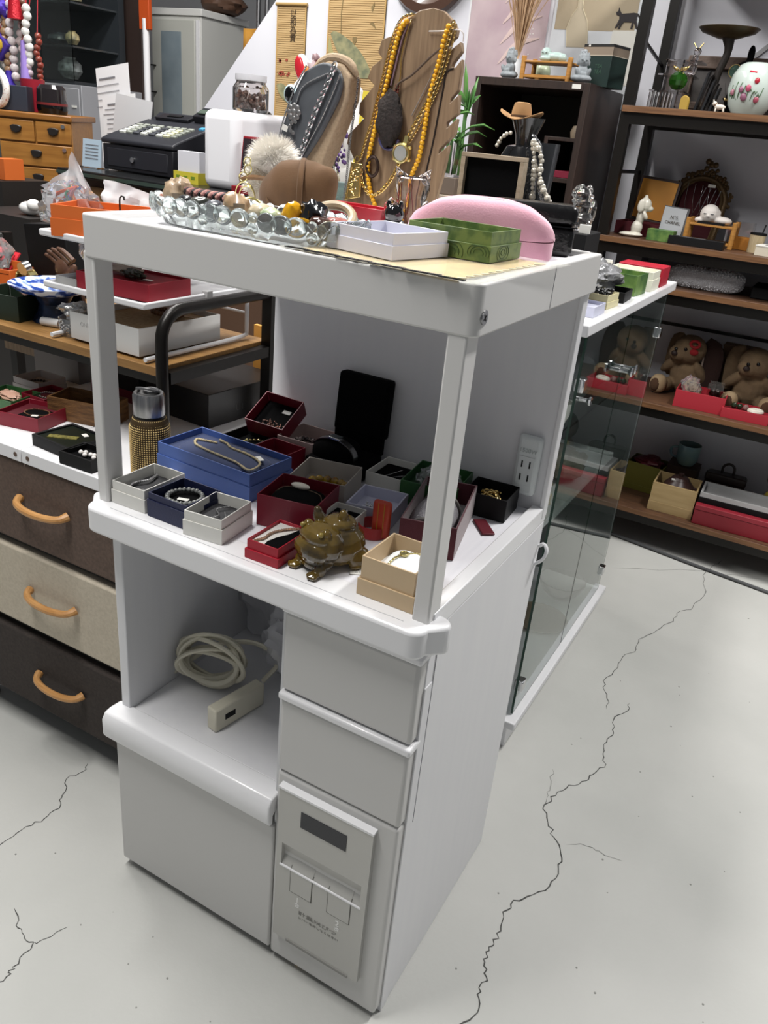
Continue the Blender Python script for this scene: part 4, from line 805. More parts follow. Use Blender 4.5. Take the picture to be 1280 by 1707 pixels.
def lava(t):
    crumple(41, 1.0, n=24, sq=(0.026, 0.009, 0.045), amp=.16).obj('lava_stone', mat('lava_rock', '#1f1a18', 0.85, bump=1.0, bscale=260, vhex='#332b28', vscale=120), t).location = (-0.028, -0.013, 0.190)
    G().tube([(-0.028 + 0.020 * math.cos(RD(a)), -0.006, 0.158 + 0.018 * math.sin(RD(a))) for a in range(180, 361, 15)], 0.005, 8, flat=0.6).obj('enamel_crescent', mat('purple_enamel', '#57486e', 0.25, vhex='#39507a', vscale=60), t)
    g = G()
    for i in range(9): g.sph((-0.022 + 0.003 * math.sin(i * 2), -0.006, 0.232 + i * 0.0016), 0.0022, 8)
    g.obj('red_knot', mat('dark_red_cord', '#6a2a22', 0.6), t)
hang('brown cord with large black oval lava stone pendant on wooden board', 'necklace', mat('brown_cord', '#57473a', 0.7), [(-0.022, 0.240), (-0.016, 0.249), (0.008, 0.263), (0.040, 0.291), (0.057, 0.304)], 0.0022, 60, -0.0085, L2, 'beads', lava)
hang('thin gold ball chain at left inner side ending at lava stone', 'necklace', gold, [(-0.006, 0.345), (-0.012, 0.327), (-0.019, 0.29), (-0.018, 0.262), (-0.020, 0.244)], 0.0017, 44, -0.004, L2, 'beads')
hang('flat purple grey cord beside yellow beads, left', 'necklace', mat('mauve_cord', '#8d7480', 0.6), [(-0.010, 0.342), (-0.021, 0.318), (-0.030, 0.275), (-0.036, 0.245)], 0.0018, 60, -0.003, L2, 'beads')
hang('thin grey cord running down right side to gold chain', 'necklace', mat('grey_cord', '#8b8480', 0.6), [(0.058, 0.30), (0.046, 0.27), (0.030, 0.236), (0.012, 0.20)], 0.0012, 60, -0.003, L2, 'beads')
rg = T('ring', 'dark metal ring with silver inside hanging on the wooden board', 'ring', (0.17 - 0.058, 0.592, 1.2205 + 0.108)); G().torus((0, 0, 0), 0.012, 0.003, (PI / 2, 0, 0), 24, 8, sy=1.4).obj('ring_band', mat('gunmetal', '#4a3d38', 0.35, metal=.8), rg)
zt = T('cable_tie', 'clear plastic cable tie hooked through top right of wooden board', 'tie', (0.17, 0.5985, 1.2205))
G().tube(path([(0.030, -0.002, 0.330), (0.055, -0.003, 0.331), (0.085, -0.003, 0.334), (0.094, 0.001, 0.328), (0.092, 0.006, 0.318)], 16), 0.0011, 6).obj('tie_strap', mat('nylon', '#dcd6d0', 0.4), zt)
# ================================================================== FABRIC DRAWER UNIT, RACK AND WIRE STAND ON THE LEFT
DW = T('drawer_unit', 'low fabric drawer unit with white top left of the tall white cabinet', 'drawers', (-0.345, 0.42, 0))
def wbox(name, m, p, x0, x1, y0, y1, z0, z1, **k): return G().box(x0, x1, y0, y1, z0, z1).obj(name, m, p, W=True, **k)
for x0, x1 in ((-0.69, -0.3925), (-0.3905, -0.006)):
    tp = wbox('top_board', wshine, DW, x0, x1, 0.155, 0.72, 0.724, 0.752, bev=0.0015)
    sx_ = -0.408 if x0 < -0.5 else -0.372
    G().cyl((sx_, 0.1542, 0.738), (sx_, 0.156, 0.738), 0.005, n=14).obj('screw_cap', mat('brown_cap', '#5a4538', 0.5), tp, W=True)
for x in (-0.69, -0.024): wbox('frame_side', black, DW, x, x + 0.018, 0.17, 0.70, 0.082, 0.724)
wbox('back_sheet', black, DW, -0.68, -0.02, 0.69, 0.70, 0.09, 0.72)
for z in (0.078, 0.295, 0.515): wbox('frame_rail', black, DW, -0.675, -0.02, 0.175, 0.69, z, z + 0.012)
fab = [('#65544a', '#564840', 0.528, 0.720), ('#c6bcaa', '#bab09e', 0.311, 0.508), ('#3e3733', '#342e2b', 0.086, 0.286)]
hw = mat('handle_wood', '#c4935c', 0.4, vhex='#b07e48', vscale=10, stretch=(2, 12, 12))
for i, (a, c, z0, z1) in enumerate(fab):
    fm = mat('drawer_fabric_%d' % i, a, 0.9, vhex=c, vscale=160, bump=0.35, bscale=700)
    d = wbox('drawer', fm, DW, -0.683, -0.013, 0.160, 0.66, z0, z1, bev=0.006, seg=3)
    hz = (z0 + z1) / 2 + (0.012 if i == 0 else 0.006)
    P = [(-0.412, 0.158, hz + 0.004), (-0.404, 0.142, hz), (-0.378, 0.132, hz - 0.002), (-0.342, 0.129, hz - 0.003), (-0.306, 0.132, hz - 0.002), (-0.280, 0.142, hz), (-0.272, 0.158, hz + 0.004)]
    G().tube(path(P, 22), [0.0095, 0.009] + [0.0078] * 18 + [0.009, 0.0095], 10).obj('handle', hw, d, W=True)
for x in (-0.66, -0.05):
    for y in (0.2, 0.66): G().cyl((x, y, 0), (x, y, 0.085), 0.015, n=12).obj('leg', black, DW, W=True)
# black tube rack with wooden board
RK = T('shelf_rack', 'black tube framed rack with wooden shelf board on the drawer unit', 'rack', (-0.6, 0.485, 0.752))
oakb = mat('oak_board', '')
G().box(-1.06, -0.172, 0.312, 0.665, 0.918, 0.936).obj('shelf_board', oakb, RK, W=True, bev=0.001)
wbox('board_frame', metal_b, RK, -1.05, -0.172, 0.318, 0.335, 0.900, 0.918); wbox('board_frame', metal_b, RK, -1.05, -0.172, 0.645, 0.66, 0.900, 0.918)
for x, zb in ((-0.158, 0.753), (-1.035, 0.0)):
    P = [(x, 0.312, zb), (x, 0.312, 0.99)] + [(x, 0.312 + 0.055 * (1 - math.cos(RD(a))), 0.99 + 0.055 * math.sin(RD(a))) for a in range(12, 91, 13)] + [(x, 0.64, 1.045)]
    G().tube(P, 0.0125, 12).obj('end_tube', metal_b, RK, W=True, ang=60)
    wbox('rear_post', metal_b, RK, x - 0.013, x + 0.013, 0.64, 0.666, 0.002 if zb == 0 else 0.753, 1.058)
    wbox('end_rail', metal_b, RK, x - 0.011, x + 0.011, 0.324, 0.642, 0.905, 0.928)
RZ = 0.9362
bp = T('side_board', 'brown wood grain panel leaning under the rack at far left', 'panel', (-0.86, 0.62, 0.753)); G().box(-0.17, 0.14, -0.008, 0.008, 0, 0.146).obj('panel', wenge, bp)
G().box(-0.03, -0.028, -0.0086, -0.0078, 0, 0.146).obj('joint', black, bp)
# white three tier wire stand
WT = T('tiered_stand', 'white three tier tray stand with wire sides on the wooden rack board', 'stand', (-0.335, 0.47, RZ))
wt_ = mat('stand_white', '#d6d6d8', 0.35)
for nm, z, x0, x1 in (('tray', 1.042, -0.475, -0.198), ('tray', 1.142, -0.475, -0.225)):
    g = G(); g.shell(x1 - x0, 0.325, 0, 0.013, 0.006, 0.004); o = g.obj(nm, wt_, WT, bev=0.003, seg=2); o.location = ((x0 + x1) / 2 + 0.335, 0.0025, z - RZ)
for x in (-0.468, -0.205):
    lp = [(x, 0.315, 0.944), (x, 0.60, 0.944), (x, 0.628, 0.956), (x, 0.630, 0.985), (x, 0.630, 1.146)]
    G().tube(path(lp, 24), 0.005, 8).obj('side_wire', wt_, WT, W=True)
for z in (0.995, 1.10): G().tube([(-0.468, 0.631, z), (-0.205, 0.631, z)], 0.003, 6).obj('cross_wire', wt_, WT, W=True)
G().box(-0.206, -0.192, 0.482, 0.500, 1.036, 1.06).obj('clip', mat('grey_clip', '#a8a8a8', 0.4), WT, W=True, bev=0.001)
wx = gbox('gift_box', 'long white box with brown bracelet on the lowest tier of wire stand', -0.330, 0.450, 0.9415, -2, 0.20, 0.235, 0.055, mat('white_card', '#d2d2d0', 0.5), mat('beige_lining', '#b39a78', 0.8, vhex='#9c8160', vscale=120), 0, fill=0.75, t=0.004)
text('print', 'ONE', 0.013, mat('pale_grey_print', '#b5b5b4', 0.5), wx, (-0.055, -0.1178, 0.034))
tb = T('bracelet', 'carved brown wooden bracelet in the long white box', 'bracelet', (-0.315, 0.495, 0.99)); 
g = G(); 
for i in range(22): g.sph((0.036 * math.cos(i * .2856), 0.022 * math.sin(i * .2856), 0.004), (0.006, 0.006, 0.006), 8)
g.obj('beads', mat('brown_bead', '#6a4426', 0.4), tb)
G().bx((0, 0, 0.001), (0.06, 0.03, 0.0015), (0, 0, 0.3)).thing('paper_packet', tan, 'small beige paper packet at the back of long white box', 'packet', (-0.275, 0.54, 0.984))
rx = gbox('gift_box', 'flat red gift box with stone on the middle tier of wire stand', -0.318, 0.405, 1.0478, 3, 0.188, 0.125, 0.034, mat('gift_red', '#8e1426', 0.45), mat('gift_red_inside', '#8a0f1f', 0.6), 0, fill=0.8, t=0.003)
crumple(51, 1.0, sq=(0.042, 0.017, 0.012), amp=.2, n=14).thing('quartz_stone', mat('pale_quartz', '#cfc2b4', 0.2, trans=0.3), 'long pale quartz stone lying on the flat red gift box', 'stone', (-0.342, 0.405, 1.0905), 12)
crumple(52, 1.0, sq=(0.034, 0.012, 0.009), amp=.4, n=14).thing('stone', mat('dark_green_stone', '#2f3227', 0.2), 'dark green rough stone on red gift box right of pale quartz', 'stone', (-0.298, 0.385, 1.0875), -8)
G().bx((0, 0, 0.0004), (0.02, 0.010, 0.0006)).thing('price_tag', offwhite, 'white price tag on the right of dark green stone on red box', 'tag', (-0.270, 0.395, 1.079), 10)
gz = gbox('glass_tray', 'clear plastic tray at left end of the middle tier', -0.437, 0.40, 1.048, 0, 0.06, 0.13, 0.016, mat('cloudy_plastic', '#c9c9c6', 0.2, trans=0.5), None, 0, fill=0.2, cat='tray')
ox = gbox('gift_box', 'orange two-step box on the top tier of wire stand', -0.375, 0.395, 1.148, 24, 0.168, 0.128, 0.058, orange, orange_d, 0.58, fill=0.3, t=0.003)
pm = mat('white_plastic_film', '#e9e6e8', 0.3, alpha=0.7, bump=0.6, bscale=40)
def film(seed, cx, cy, z0, w, h, lean, pk):
    from mathutils import noise
    def f(u, v):
        x = (u - 0.5) * w; z = v * h * (0.55 + pk(u)); n_ = noise.noise(Vector((u * 3 + seed, v * 3, 0)))
        return (cx + x + 0.012 * n_, cy + lean * v + 0.03 * n_, z0 + z + 0.01 * n_)
    return G().sheet(f, 22, 14)
pb = T('plastic_bag', 'white plastic bag with pointed corner standing behind the orange box', 'bag', (-0.515, 0.47, 1.148))
def bagfilm(prof, y, z0, lean, seed):
    from mathutils import noise
    xs = [p[0] for p in prof]
    def top(x):
        for (xa, za), (xb, zb) in zip(prof, prof[1:]):
            if xa <= x <= xb: return za + (zb - za) * (x - xa) / (xb - xa)
        return prof[-1][1]
    def f(u, v):
        x = xs[0] + (xs[-1] - xs[0]) * u; zt = top(x); n_ = noise.noise(Vector((u * 5 + seed, v * 4, 0)))
        return (x * (0.35 + 0.65 * v) + (0.65 - 0.65 * v) * 0.0 + 0.004 * n_, y + lean * v + 0.014 * n_, z0 + (zt - z0) * v)
    return G().sheet(f, 40, 14)
bagfilm([(-0.125, 0.068), (-0.08, 0.084), (-0.045, 0.108), (-0.016, 0.146), (0.004, 0.108), (0.03, 0.075)], -0.012, 0.0, 0.0, 3).obj('bag_front', pm, pb)
bagfilm([(-0.03, 0.09), (0.03, 0.088), (0.08, 0.08), (0.165, 0.06)], 0.05, 0.0, 0.03, 8).obj('bag_back', pm, pb)
cp_ = crumple(61, 1.0, sq=(0.075, 0.03, 0.052), amp=.35, n=18).thing('plastic_packet', plastic, 'shiny clear packet of coloured cords leaning in front of the white plastic bag', 'packet', (-0.515, 0.425, 1.183), 0)
cs_ = T('cord_bundle', 'bundle of orange, red and blue cords inside clear packet', 'cords', (-0.515, 0.427, 1.150))
q = random.Random(6)
for i, c in enumerate(('#c8502a', '#d98a2a', '#a83240', '#3b4a8a', '#2d7a5a', '#c86a7a', '#d9622a', '#e0a030', '#8a2030', '#45609a')):
    x = -0.045 + i * 0.009
    G().tube(path([(x, q.uniform(-.012, .012), 0.0), (x + q.uniform(-.02, .02), q.uniform(-.014, .014), 0.03), (x * .4 + q.uniform(-.01, .03), q.uniform(-.012, .012), 0.06), (0.02 + q.uniform(-.02, .02), 0, 0.078)], 10), 0.0034, 6).obj('cord', mat('cord' + c[1:], c, 0.6), cs_)
hkk = T('wire_hook', 'thin black wire hook standing in the orange box', 'hook', (-0.385, 0.44, 1.166)); G().tube(path([(0, 0, 0), (0, 0, 0.045), (0.003, 0, 0.056), (0.012, 0, 0.057), (0.013, 0, 0.050)], 12), 0.0018, 6).obj('hook', black, hkk)
# goods on the wooden rack board
gk = gbox('gift_box', 'dark green open box on the wooden rack board', -0.683, 0.395, RZ, 10, 0.125, 0.115, 0.056, mat('dark_green_box', '#1e2a1f', 0.45), mat('dark_green_inside', '#142016', 0.8), 0, fill=0.15, t=0.003)
og = gbox('gift_box', 'orange open box with black line border at far left of rack', -0.925, 0.56, RZ, 10, 0.14, 0.12, 0.062, orange, mat('olive_lining', '#7a6b3a', 0.7), 0, fill=0.6, t=0.003)
for z in (0.006, 0.052): G().box(-0.066, 0.066, -0.0606, -0.0602, z, z + 0.001).obj('border_line', black, og)
plt = crumple(63, 1.0, sq=(0.055, 0.03, 0.04), amp=.4, n=16).thing('plastic_packet', plastic, 'crumpled clear bag lying in the orange box at far left', 'packet', (-0.95, 0.55, RZ + 0.088))
bw = T('pedestal_bowl', 'blue and white porcelain pedestal bowl on the wooden rack board', 'bowl', (-0.585, 0.425, RZ))
bwm = bpy.data.materials.new('blue_white_porcelain'); bwm.use_nodes = True; nt = bwm.node_tree; p_ = nt.nodes['Principled BSDF']; p_.inputs['Roughness'].default_value = 0.12
tc = nt.nodes.new('ShaderNodeTexCoord'); nz = nt.nodes.new('ShaderNodeTexNoise'); nz.inputs['Scale'].default_value = 46; nz.inputs['Detail'].default_value = 1.5; rp = nt.nodes.new('ShaderNodeValToRGB')
nt.links.new(tc.outputs['Object'], nz.inputs[0]); nt.links.new(nz.outputs[0], rp.inputs[0]); nt.links.new(rp.outputs[0], p_.inputs['Base Color'])
rp.color_ramp.elements[0].position = 0.44; rp.color_ramp.elements[0].color = lin('#dfe4ee'); rp.color_ramp.elements[1].position = 0.56; rp.color_ramp.elements[1].color = lin('#1c3a86')
e = rp.color_ramp.elements.new(0.48); e.color = lin('#8fa6d6')
G().lathe([(0.0, 0.054), (0.040, 0.058), (0.075, 0.068), (0.092, 0.080), (0.0935, 0.083), (0.090, 0.083), (0.072, 0.073), (0.038, 0.064), (0, 0.061)], 40).obj('bowl', bwm, bw)
G().lathe([(0, 0), (0.048, 0), (0.047, 0.006), (0.037, 0.02), (0.033, 0.04), (0.042, 0.058), (0, 0.058)], 32).obj('foot', mat('dark_blue_glaze', '#1b2333', 0.2, vhex='#2c3f66', vscale=40), bw)
pn = T('marker_tube', 'small frosted white tube lying by the pedestal bowl', 'tube', (-0.525, 0.385, RZ + 0.0095)); G().cyl((-0.045, -0.01, 0), (0.0, 0, 0), 0.0095, n=16).obj('tube', mat('frosted_tube', '#dcdcda', 0.3), pn, bev=0.002); G().cyl((0.0, 0, 0), (0.03, 0.007, 0), 0.0085, n=16).obj('cap', clr, pn)
gj = T('glitter_jar', 'silver glitter covered jar with crinkled foil beside long white box', 'jar', (-0.462, 0.375, RZ))
g = G(); q = random.Random(12)
for i in range(420):
    a, z = q.uniform(0, 6.283), q.uniform(0.002, 0.036); g.ico((0.0335 * math.cos(a), 0.0335 * math.sin(a), z), 0.0022, 1)
stuff(g.obj('glitter', silver, gj, flat=True)); G().cyl((0, 0, 0), (0, 0, 0.037), 0.033, n=24).obj('jar_body', steel, gj)
crumple(71, 1.0, sq=(0.036, 0.03, 0.016), amp=.4, n=16).obj('foil', mat('silver_foil', '#b5b5b5', 0.25, metal=.8, bump=1, bscale=120), gj).location = (0.004, 0, 0.052)
hd = T('hand_ring_holder', 'brown wooden hand shaped ring holder on the rack', 'ring holder', (-0.668, 0.53, RZ))
hm = mat('brown_carved_wood', '#5d3f2e', 0.45, vhex='#4a3022', vscale=16)
blob('palm', hm, hd, [((0.035, 0, 0.03), (0.022, 0.014, 0.03), (0, -0.5, 0)), ((0.014, 0, 0.062), (0.028, 0.014, 0.030), (0, -0.6, 0)), ((-0.006, 0, 0.092), (0.026, 0.012, 0.024), (0, -0.7, 0)),
    ((0.03, -0.004, 0.09), (0.010, 0.009, 0.022), (0, 0.5, 0)), ((0.048, 0, 0.008), (0.024, 0.018, 0.008))], 0.0025, 3)
for i in range(4):
    b_ = Vector((-0.026 + i * 0.0125, 0, 0.104 + i * 0.0075)); d_ = Vector((-0.035, 0, 0.016)).normalized()
    L1 = (0.040, 0.044, 0.042, 0.034)[i]
    G().tube([b_ + Vector((0.02, 0, -0.012)), b_, b_ + d_ * L1 * 0.55, b_ + d_ * L1 + Vector((0, 0, -0.004))], [0.0064, 0.0062, 0.0056, 0.0038], 10).obj('finger', hm, hd)
wc2 = T('watch_stand', 'gold metal wristwatch on cuff stand beside dark green box', 'watch', (-0.765, 0.50, RZ))
g = G()
for i in range(13):
    a = RD(-30 + i * 20); g.bx((0.030 * math.cos(a), 0, 0.045 + 0.034 * math.sin(a)), (0.005, 0.022, 0.0105), (0, -a, 0))
g.obj('bracelet_links', palegold, wc2); G().cyl((0.0, -0.013, 0.08), (0.0, 0.004, 0.084), 0.016, n=24).obj('watch_case', silver, wc2)
G().bx((0, 0, 0.03), (0.045, 0.04, 0.06)).obj('stand_block', velvet_b, wc2, bev=0.004)
G().bx((0, 0, 0.006), (0.05, 0.08, 0.002), (0, 0.5, 0.3)).thing('card_slip', mat('brown_card', '#5b4036', 0.5), 'brown card slip with pale edge leaning by the pedestal bowl', 'card', (-0.70, 0.475, RZ + 0.025))
nbk = T('necklace_bust', 'small black velvet bust with thin gold chain on the rack', 'necklace bust', (-0.648, 0.51, RZ))
G().sph((0, 0, 0.03), (0.05, 0.022, 0.048), 20, (0.2, 0, 0)).obj('bust', velvet_b, nbk)
g = G(); P = path([(-0.034, -0.021, 0.03), (-0.022, -0.026, 0.055), (0.0, -0.025, 0.072), (0.02, -0.02, 0.073)], 30); links(g, P, 0.0022); g.obj('gold_chain', palegold, nbk)
pbg = crumple(65, 1.0, sq=(0.06, 0.025, 0.055), amp=.35, n=18).thing('plastic_packet', plastic, 'clear packet of cords hanging below the top tier', 'packet', (-0.53, 0.52, 1.075))
bbd = T('display_block', 'tall black display block behind the brown hand ring holder', 'display block', (-0.80, 0.625, RZ)); G().quadbox([(-0.07, -0.03, 0), (0.075, -0.03, 0), (0.075, 0.03, 0), (-0.07, 0.03, 0), (-0.085, -0.03, 0.165), (0.06, -0.03, 0.18), (0.06, 0.03, 0.18), (-0.085, 0.03, 0.165)]).obj('block', black, bbd, bev=0.002)
re = None
for i in range(5):
    o = G().bx((0, 0, 0), (0.12, 0.075, 0.004), (RD(48), 0, 0)).thing('red_envelope', mat('red_envelope', '#c02a36', 0.5), ['front', 'second', 'middle', 'fourth', 'rearmost'][i] + ' red envelope of the small fan standing at far left of rack', 'envelope', (-1.03 + 0.002 * i, 0.56 + 0.013 * i, RZ + 0.034 + 0.004 * i), rnd.uniform(-4, 4), 'red envelopes at far left')
ac = T('earring_stand', 'clear acrylic earring stand with black hanging earrings at far left', 'stand', (-0.965, 0.50, RZ))
G().box(-0.05, 0.05, -0.03, 0.03, 0, 0.004).obj('base', clr, ac); G().cyl((0, 0, 0.004), (0, 0, 0.14), 0.004, n=12).obj('stem', clr, ac)
G().lathe([(0, 0.138), (0.05, 0.140), (0.062, 0.146), (0.05, 0.148), (0, 0.146)], 24, sy=.6).obj('top_dish', clr, ac)
for i in range(6):
    x = -0.045 + i * 0.018; o = G().torus((x, -0.02, 0.10), 0.007, 0.0022, (PI / 2, 0, 0), 12, 6).tube([(x, -0.02, 0.094), (x + 0.003, -0.02, 0.02)], 0.0012, 5).obj('earring', mat('dark_wire', '#1d1a1c', 0.4, metal=.5) if i % 2 else silver, ac)
# boxes on the white drawer unit top
UZ = 0.7524
DB = 'open jewellery boxes on the drawer unit'
b = gbox('jewellery_box', 'red open box with dark bracelet and tag, leftmost on the drawer unit', -0.500, 0.277, UZ, 12, 0.104, 0.102, 0.031, mat('gift_red2', '#7e1427', 0.45), maroon_i, 0, fill=0.6, group=DB)
G().bx((0.01, 0, 0.0195), (0.06, 0.05, 0.004)).obj('pad', velvet_b, b, bev=0.001)
beads('bracelet', 'thin brown bracelet on black pad in leftmost red box', 'bracelet', mat('brown_bead', ''), b, (0.008, 0.002, 0.0225), 0.028, 0.02, 0.0016, 50)
G().bx((0, 0, 0.0005), (0.014, 0.010, 0.0008), (0, 0, 0.5)).thing('price_tag', offwhite, 'white tag beside thin brown bracelet in leftmost red box', 'tag', tuple(on(b, 0.018, -0.018, 0.0225)))
b = gbox('jewellery_box', 'flat black box with green sheen watch strap on the white top', -0.334, 0.232, UZ, -4, 0.115, 0.098, 0.024, black, mat('green_black', '#141a14', 0.3), 0, fill=0.8, group=DB, t=0.006)
G().bx((0, 0, 0.0), (0.06, 0.016, 0.002), (0, 0, 0.45)).thing('bracelet', mat('olive_gold', '#a39a55', 0.35, metal=.5, vhex='#5a5a3a', vscale=200), 'olive gold woven bracelet in the flat black box', 'bracelet', tuple(on(b, -0.008, -0.012, 0.0215)))
G().bx((0, 0, 0.0005), (0.018, 0.010, 0.0008), (0, 0, -0.4)).thing('price_tag', offwhite, 'white tag behind olive gold bracelet in the flat black box', 'tag', tuple(on(b, 0.014, 0.024, 0.0215)))
b = gbox('jewellery_box', 'small black box with white pearls next to the cabinet left post', -0.243, 0.193, UZ, 2, 0.084, 0.066, 0.026, black, velvet_b, 0, fill=0.5, group=DB, t=0.004)
g = G()
for i in range(7): g.sph((-0.018 + 0.008 * i, 0.006 * math.sin(i * 2.2), 0.019), 0.0048, 12)
g.thing('pearl_bracelet', mat('pearl', '#e6e2de', 0.15, coat=.5), 'row of white pearls in small black box by the left post', 'bracelet', tuple(MW(b).translation), tuple(MW(b).to_euler()))
b = gbox('jewellery_box', 'woven rattan box standing open behind the flat black box', -0.438, 0.372, UZ, 14, 0.15, 0.08, 0.05, mat('rattan', '#7a5630', 0.6, vhex='#4e3318', vscale=26, stretch=(1, 1, 5), bump=.6, bscale=160), mat('rattan_inside', '#3a2616', 0.8), 0, fill=0.15, group=DB, t=0.004)
b = gbox('jewellery_box', 'red box with pale bracelet, between frosted box and rattan box', -0.572, 0.376, UZ, 0, 0.075, 0.085, 0.03, mat('gift_red2', ''), maroon_i, 0, fill=0.6, group=DB)
beads('bracelet', 'pale silver bead bracelet in red box beside rattan box', 'bracelet', silver, b, (0, 0.0, 0.021), 0.026, 0.018, 0.003, 26)
b = gbox('jewellery_box', 'frosted clear two-step box with dark earrings under the rack', -0.668, 0.432, UZ, 0, 0.088, 0.078, 0.034, mat('frosted_clear', '#c2b9b6', 0.3, alpha=0.8), mat('frosted_clear', ''), 0.55, fill=0.4, group=DB)
beads('bracelet', 'dark bead bracelet in the frosted clear box', 'bracelet', mat('dark_bead', '#2a2220', 0.3), b, (0, 0, 0.018), 0.026, 0.016, 0.0042, 18)
b = gbox('jewellery_box', 'dark green box at frame edge behind the leftmost red box', -0.628, 0.315, UZ, 8, 0.10, 0.09, 0.028, mat('dark_green_card', ''), mat('green_inside', ''), 0, fill=0.4, group=DB)
crumple(77, 1.0, sq=(0.03, 0.018, 0.01), amp=.4, n=12).thing('trinket', mat('pink_beige', '#c29a86', 0.4), 'pinkish trinket in dark green box at frame edge', 'trinket', tuple(on(b, 0, 0, 0.022)))
gy = T('grey_box', 'closed grey card box standing upright under the rack', 'box', (-0.715, 0.545, UZ)); G().box(-0.085, 0.075, -0.02, 0.10, 0, 0.072).obj('body', mat('grey_card2', '#77716f', 0.5), gy, bev=0.001)
G().bx((-0.005, 0.04, 0.0735), (0.163, 0.123, 0.004)).obj('lid', mat('grey_card2', ''), gy, bev=0.001)
ct = T('carton', 'large black shiny carton with small logo behind the left cabinet opening', 'carton', (-0.205, 0.50, UZ), -4)
G().box(-0.20, 0.0, 0.0, 0.25, 0, 0.079).obj('body', mat('carton_black', '#100f10', 0.35), ct, bev=0.0015); text('print', 'U I', 0.02, mat('print_dim', '#3a3a3a', 0.4), ct, (0.0005, 0.10, 0.03), (PI / 2, 0, PI / 2))
ct2 = T('carton', 'second black carton with red stripe standing behind the steel cap bottle', 'carton', (-0.50, 0.56, UZ), 0); G().box(-0.08, 0.075, -0.05, 0.07, 0, 0.112).obj('body', mat('carton_black', ''), ct2, bev=0.0015)
G().box(-0.081, 0.076, -0.0515, -0.05, 0.0, 0.03).obj('red_band', maroon, ct2)
obx = T('orange_panel', 'bright orange yellow card panel seen past the rack rear post', 'panel', (-0.20, 0.78, 0)); G().box(-0.10, 0.06, 0, 0.012, 0, 0.93).obj('panel', mat('orange_yellow_card', '#d99a48', 0.6), obx)
# ================================================================== GLASS SHOWCASE BEHIND THE CABINET
SC = T('glass_showcase', 'white framed glass showcase with hinged glass doors behind the white cabinet', 'showcase', (0.32, 1.2, 0))
wbox('plinth', wshine, SC, 0.11, 0.517, 0.79, 1.638, 0.0, 0.06, bev=0.002); wbox('bottom_board', white, SC, 0.105, 0.536, 0.785, 1.642, 0.06, 0.082, bev=0.003)
wbox('top_board', wshine, SC, 0.10, 0.526, 0.775, 1.652, 1.057, 1.081, bev=0.003)
wbox('back_panel', wgrey, SC, 0.105, 0.12, 0.785, 1.64, 0.082, 1.057); wbox('end_panel', wgrey, SC, 0.12, 0.505, 0.785, 0.797, 0.082, 1.057)
wbox('far_panel', mat('showcase_white_shaded', '#8b8d8e', 0.5), SC, 0.12, 0.505, 1.622, 1.634, 0.082, 1.057)  # white far panel, its shade put into the grey colour
wbox('shelf', wshine, SC, 0.122, 0.46, 0.80, 1.62, 0.535, 0.553, bev=0.001); wbox('shelf', pane, SC, 0.122, 0.47, 0.80, 1.62, 0.80, 0.806)
for y0, y1 in ((0.818, 1.203), (1.207, 1.606)):
    d = wbox('glass_door', pane, SC, 0.511, 0.517, y0, y1, 0.086, 1.054)
    for y in (y0, y1): wbox('glass_edge', glassg, d, 0.5112, 0.5168, y - 0.0008, y + 0.0008, 0.087, 1.053)
    yh = y0 + 0.022 if y0 < 1 else y1 - 0.022
    for zh in (0.165, 0.945):
        h_ = wbox('hinge', chrome, d, 0.503, 0.5265, yh - 0.014, yh + 0.014, zh - 0.014, zh + 0.016, bev=0.003)
        G().cyl((0.5265, yh - 0.004, zh), (0.5275, yh - 0.004, zh), 0.005, n=12).obj('hinge_screw', steel, h_, W=True) if False else None
    yk = y1 - 0.018 if y0 < 1 else y0 + 0.018
    G().lathe([(0, 0), (0.006, 0), (0.005, 0.012), (0.0055, 0.022), (0.012, 0.030), (0.0115, 0.034), (0, 0.036)], 18).xf(Matrix.Translation((0.517, yk, 0.912)) @ Euler((0, PI / 2, 0)).to_matrix().to_4x4()).obj('knob', chrome, d, W=True)
G().lathe([(0, 0), (0.005, 0), (0.0045, 0.016), (0.010, 0.022), (0.0095, 0.026), (0, 0.027)], 16).xf(Matrix.Translation((0.517, 0.85, 0.913)) @ Euler((0, PI / 2, 0)).to_matrix().to_4x4()).obj('knob', chrome, SC, W=True)
# in the showcase
gp = T('crystal_plate', 'round crystal plate lying on the showcase floor', 'plate', (0.415, 1.29, 0.0822))
G().lathe([(0, 0.004), (0.06, 0.004), (0.085, 0.010), (0.086, 0.013), (0.06, 0.008), (0, 0.007)], 36, lobes=18, amp=0.012).obj('plate', mat('amber_glass', '#cbb9a2', 0.1, trans=0.6, bump=.8, bscale=150), gp)
for i in range(12): part('cut_star', gp.children[0], gp, (0, 0, 0)) if False else None
gbw = T('crystal_bowl', 'round cut crystal bowl behind the crystal plate in showcase', 'bowl', (0.42, 1.47, 0.0822)); G().lathe([(0, 0.003), (0.03, 0.0), (0.06, 0.03), (0.075, 0.065), (0.072, 0.066), (0.055, 0.032), (0.028, 0.008), (0, 0.008)], 32, lobes=16, amp=.02).obj('bowl', clr, gbw)
gs = T('glitter_clutch', 'silver glitter evening bag on the showcase glass shelf', 'bag', (0.395, 1.18, 0.8064))
g = G(); g.sph((0, 0, 0.055), (0.045, 0.12, 0.055), 40, pw=0.6); g.obj('bag_body', mat('glitter_fabric', '#a9abad', 0.3, metal=0.85, bump=1.0, bscale=420, vhex='#55585a', vscale=500), gs)
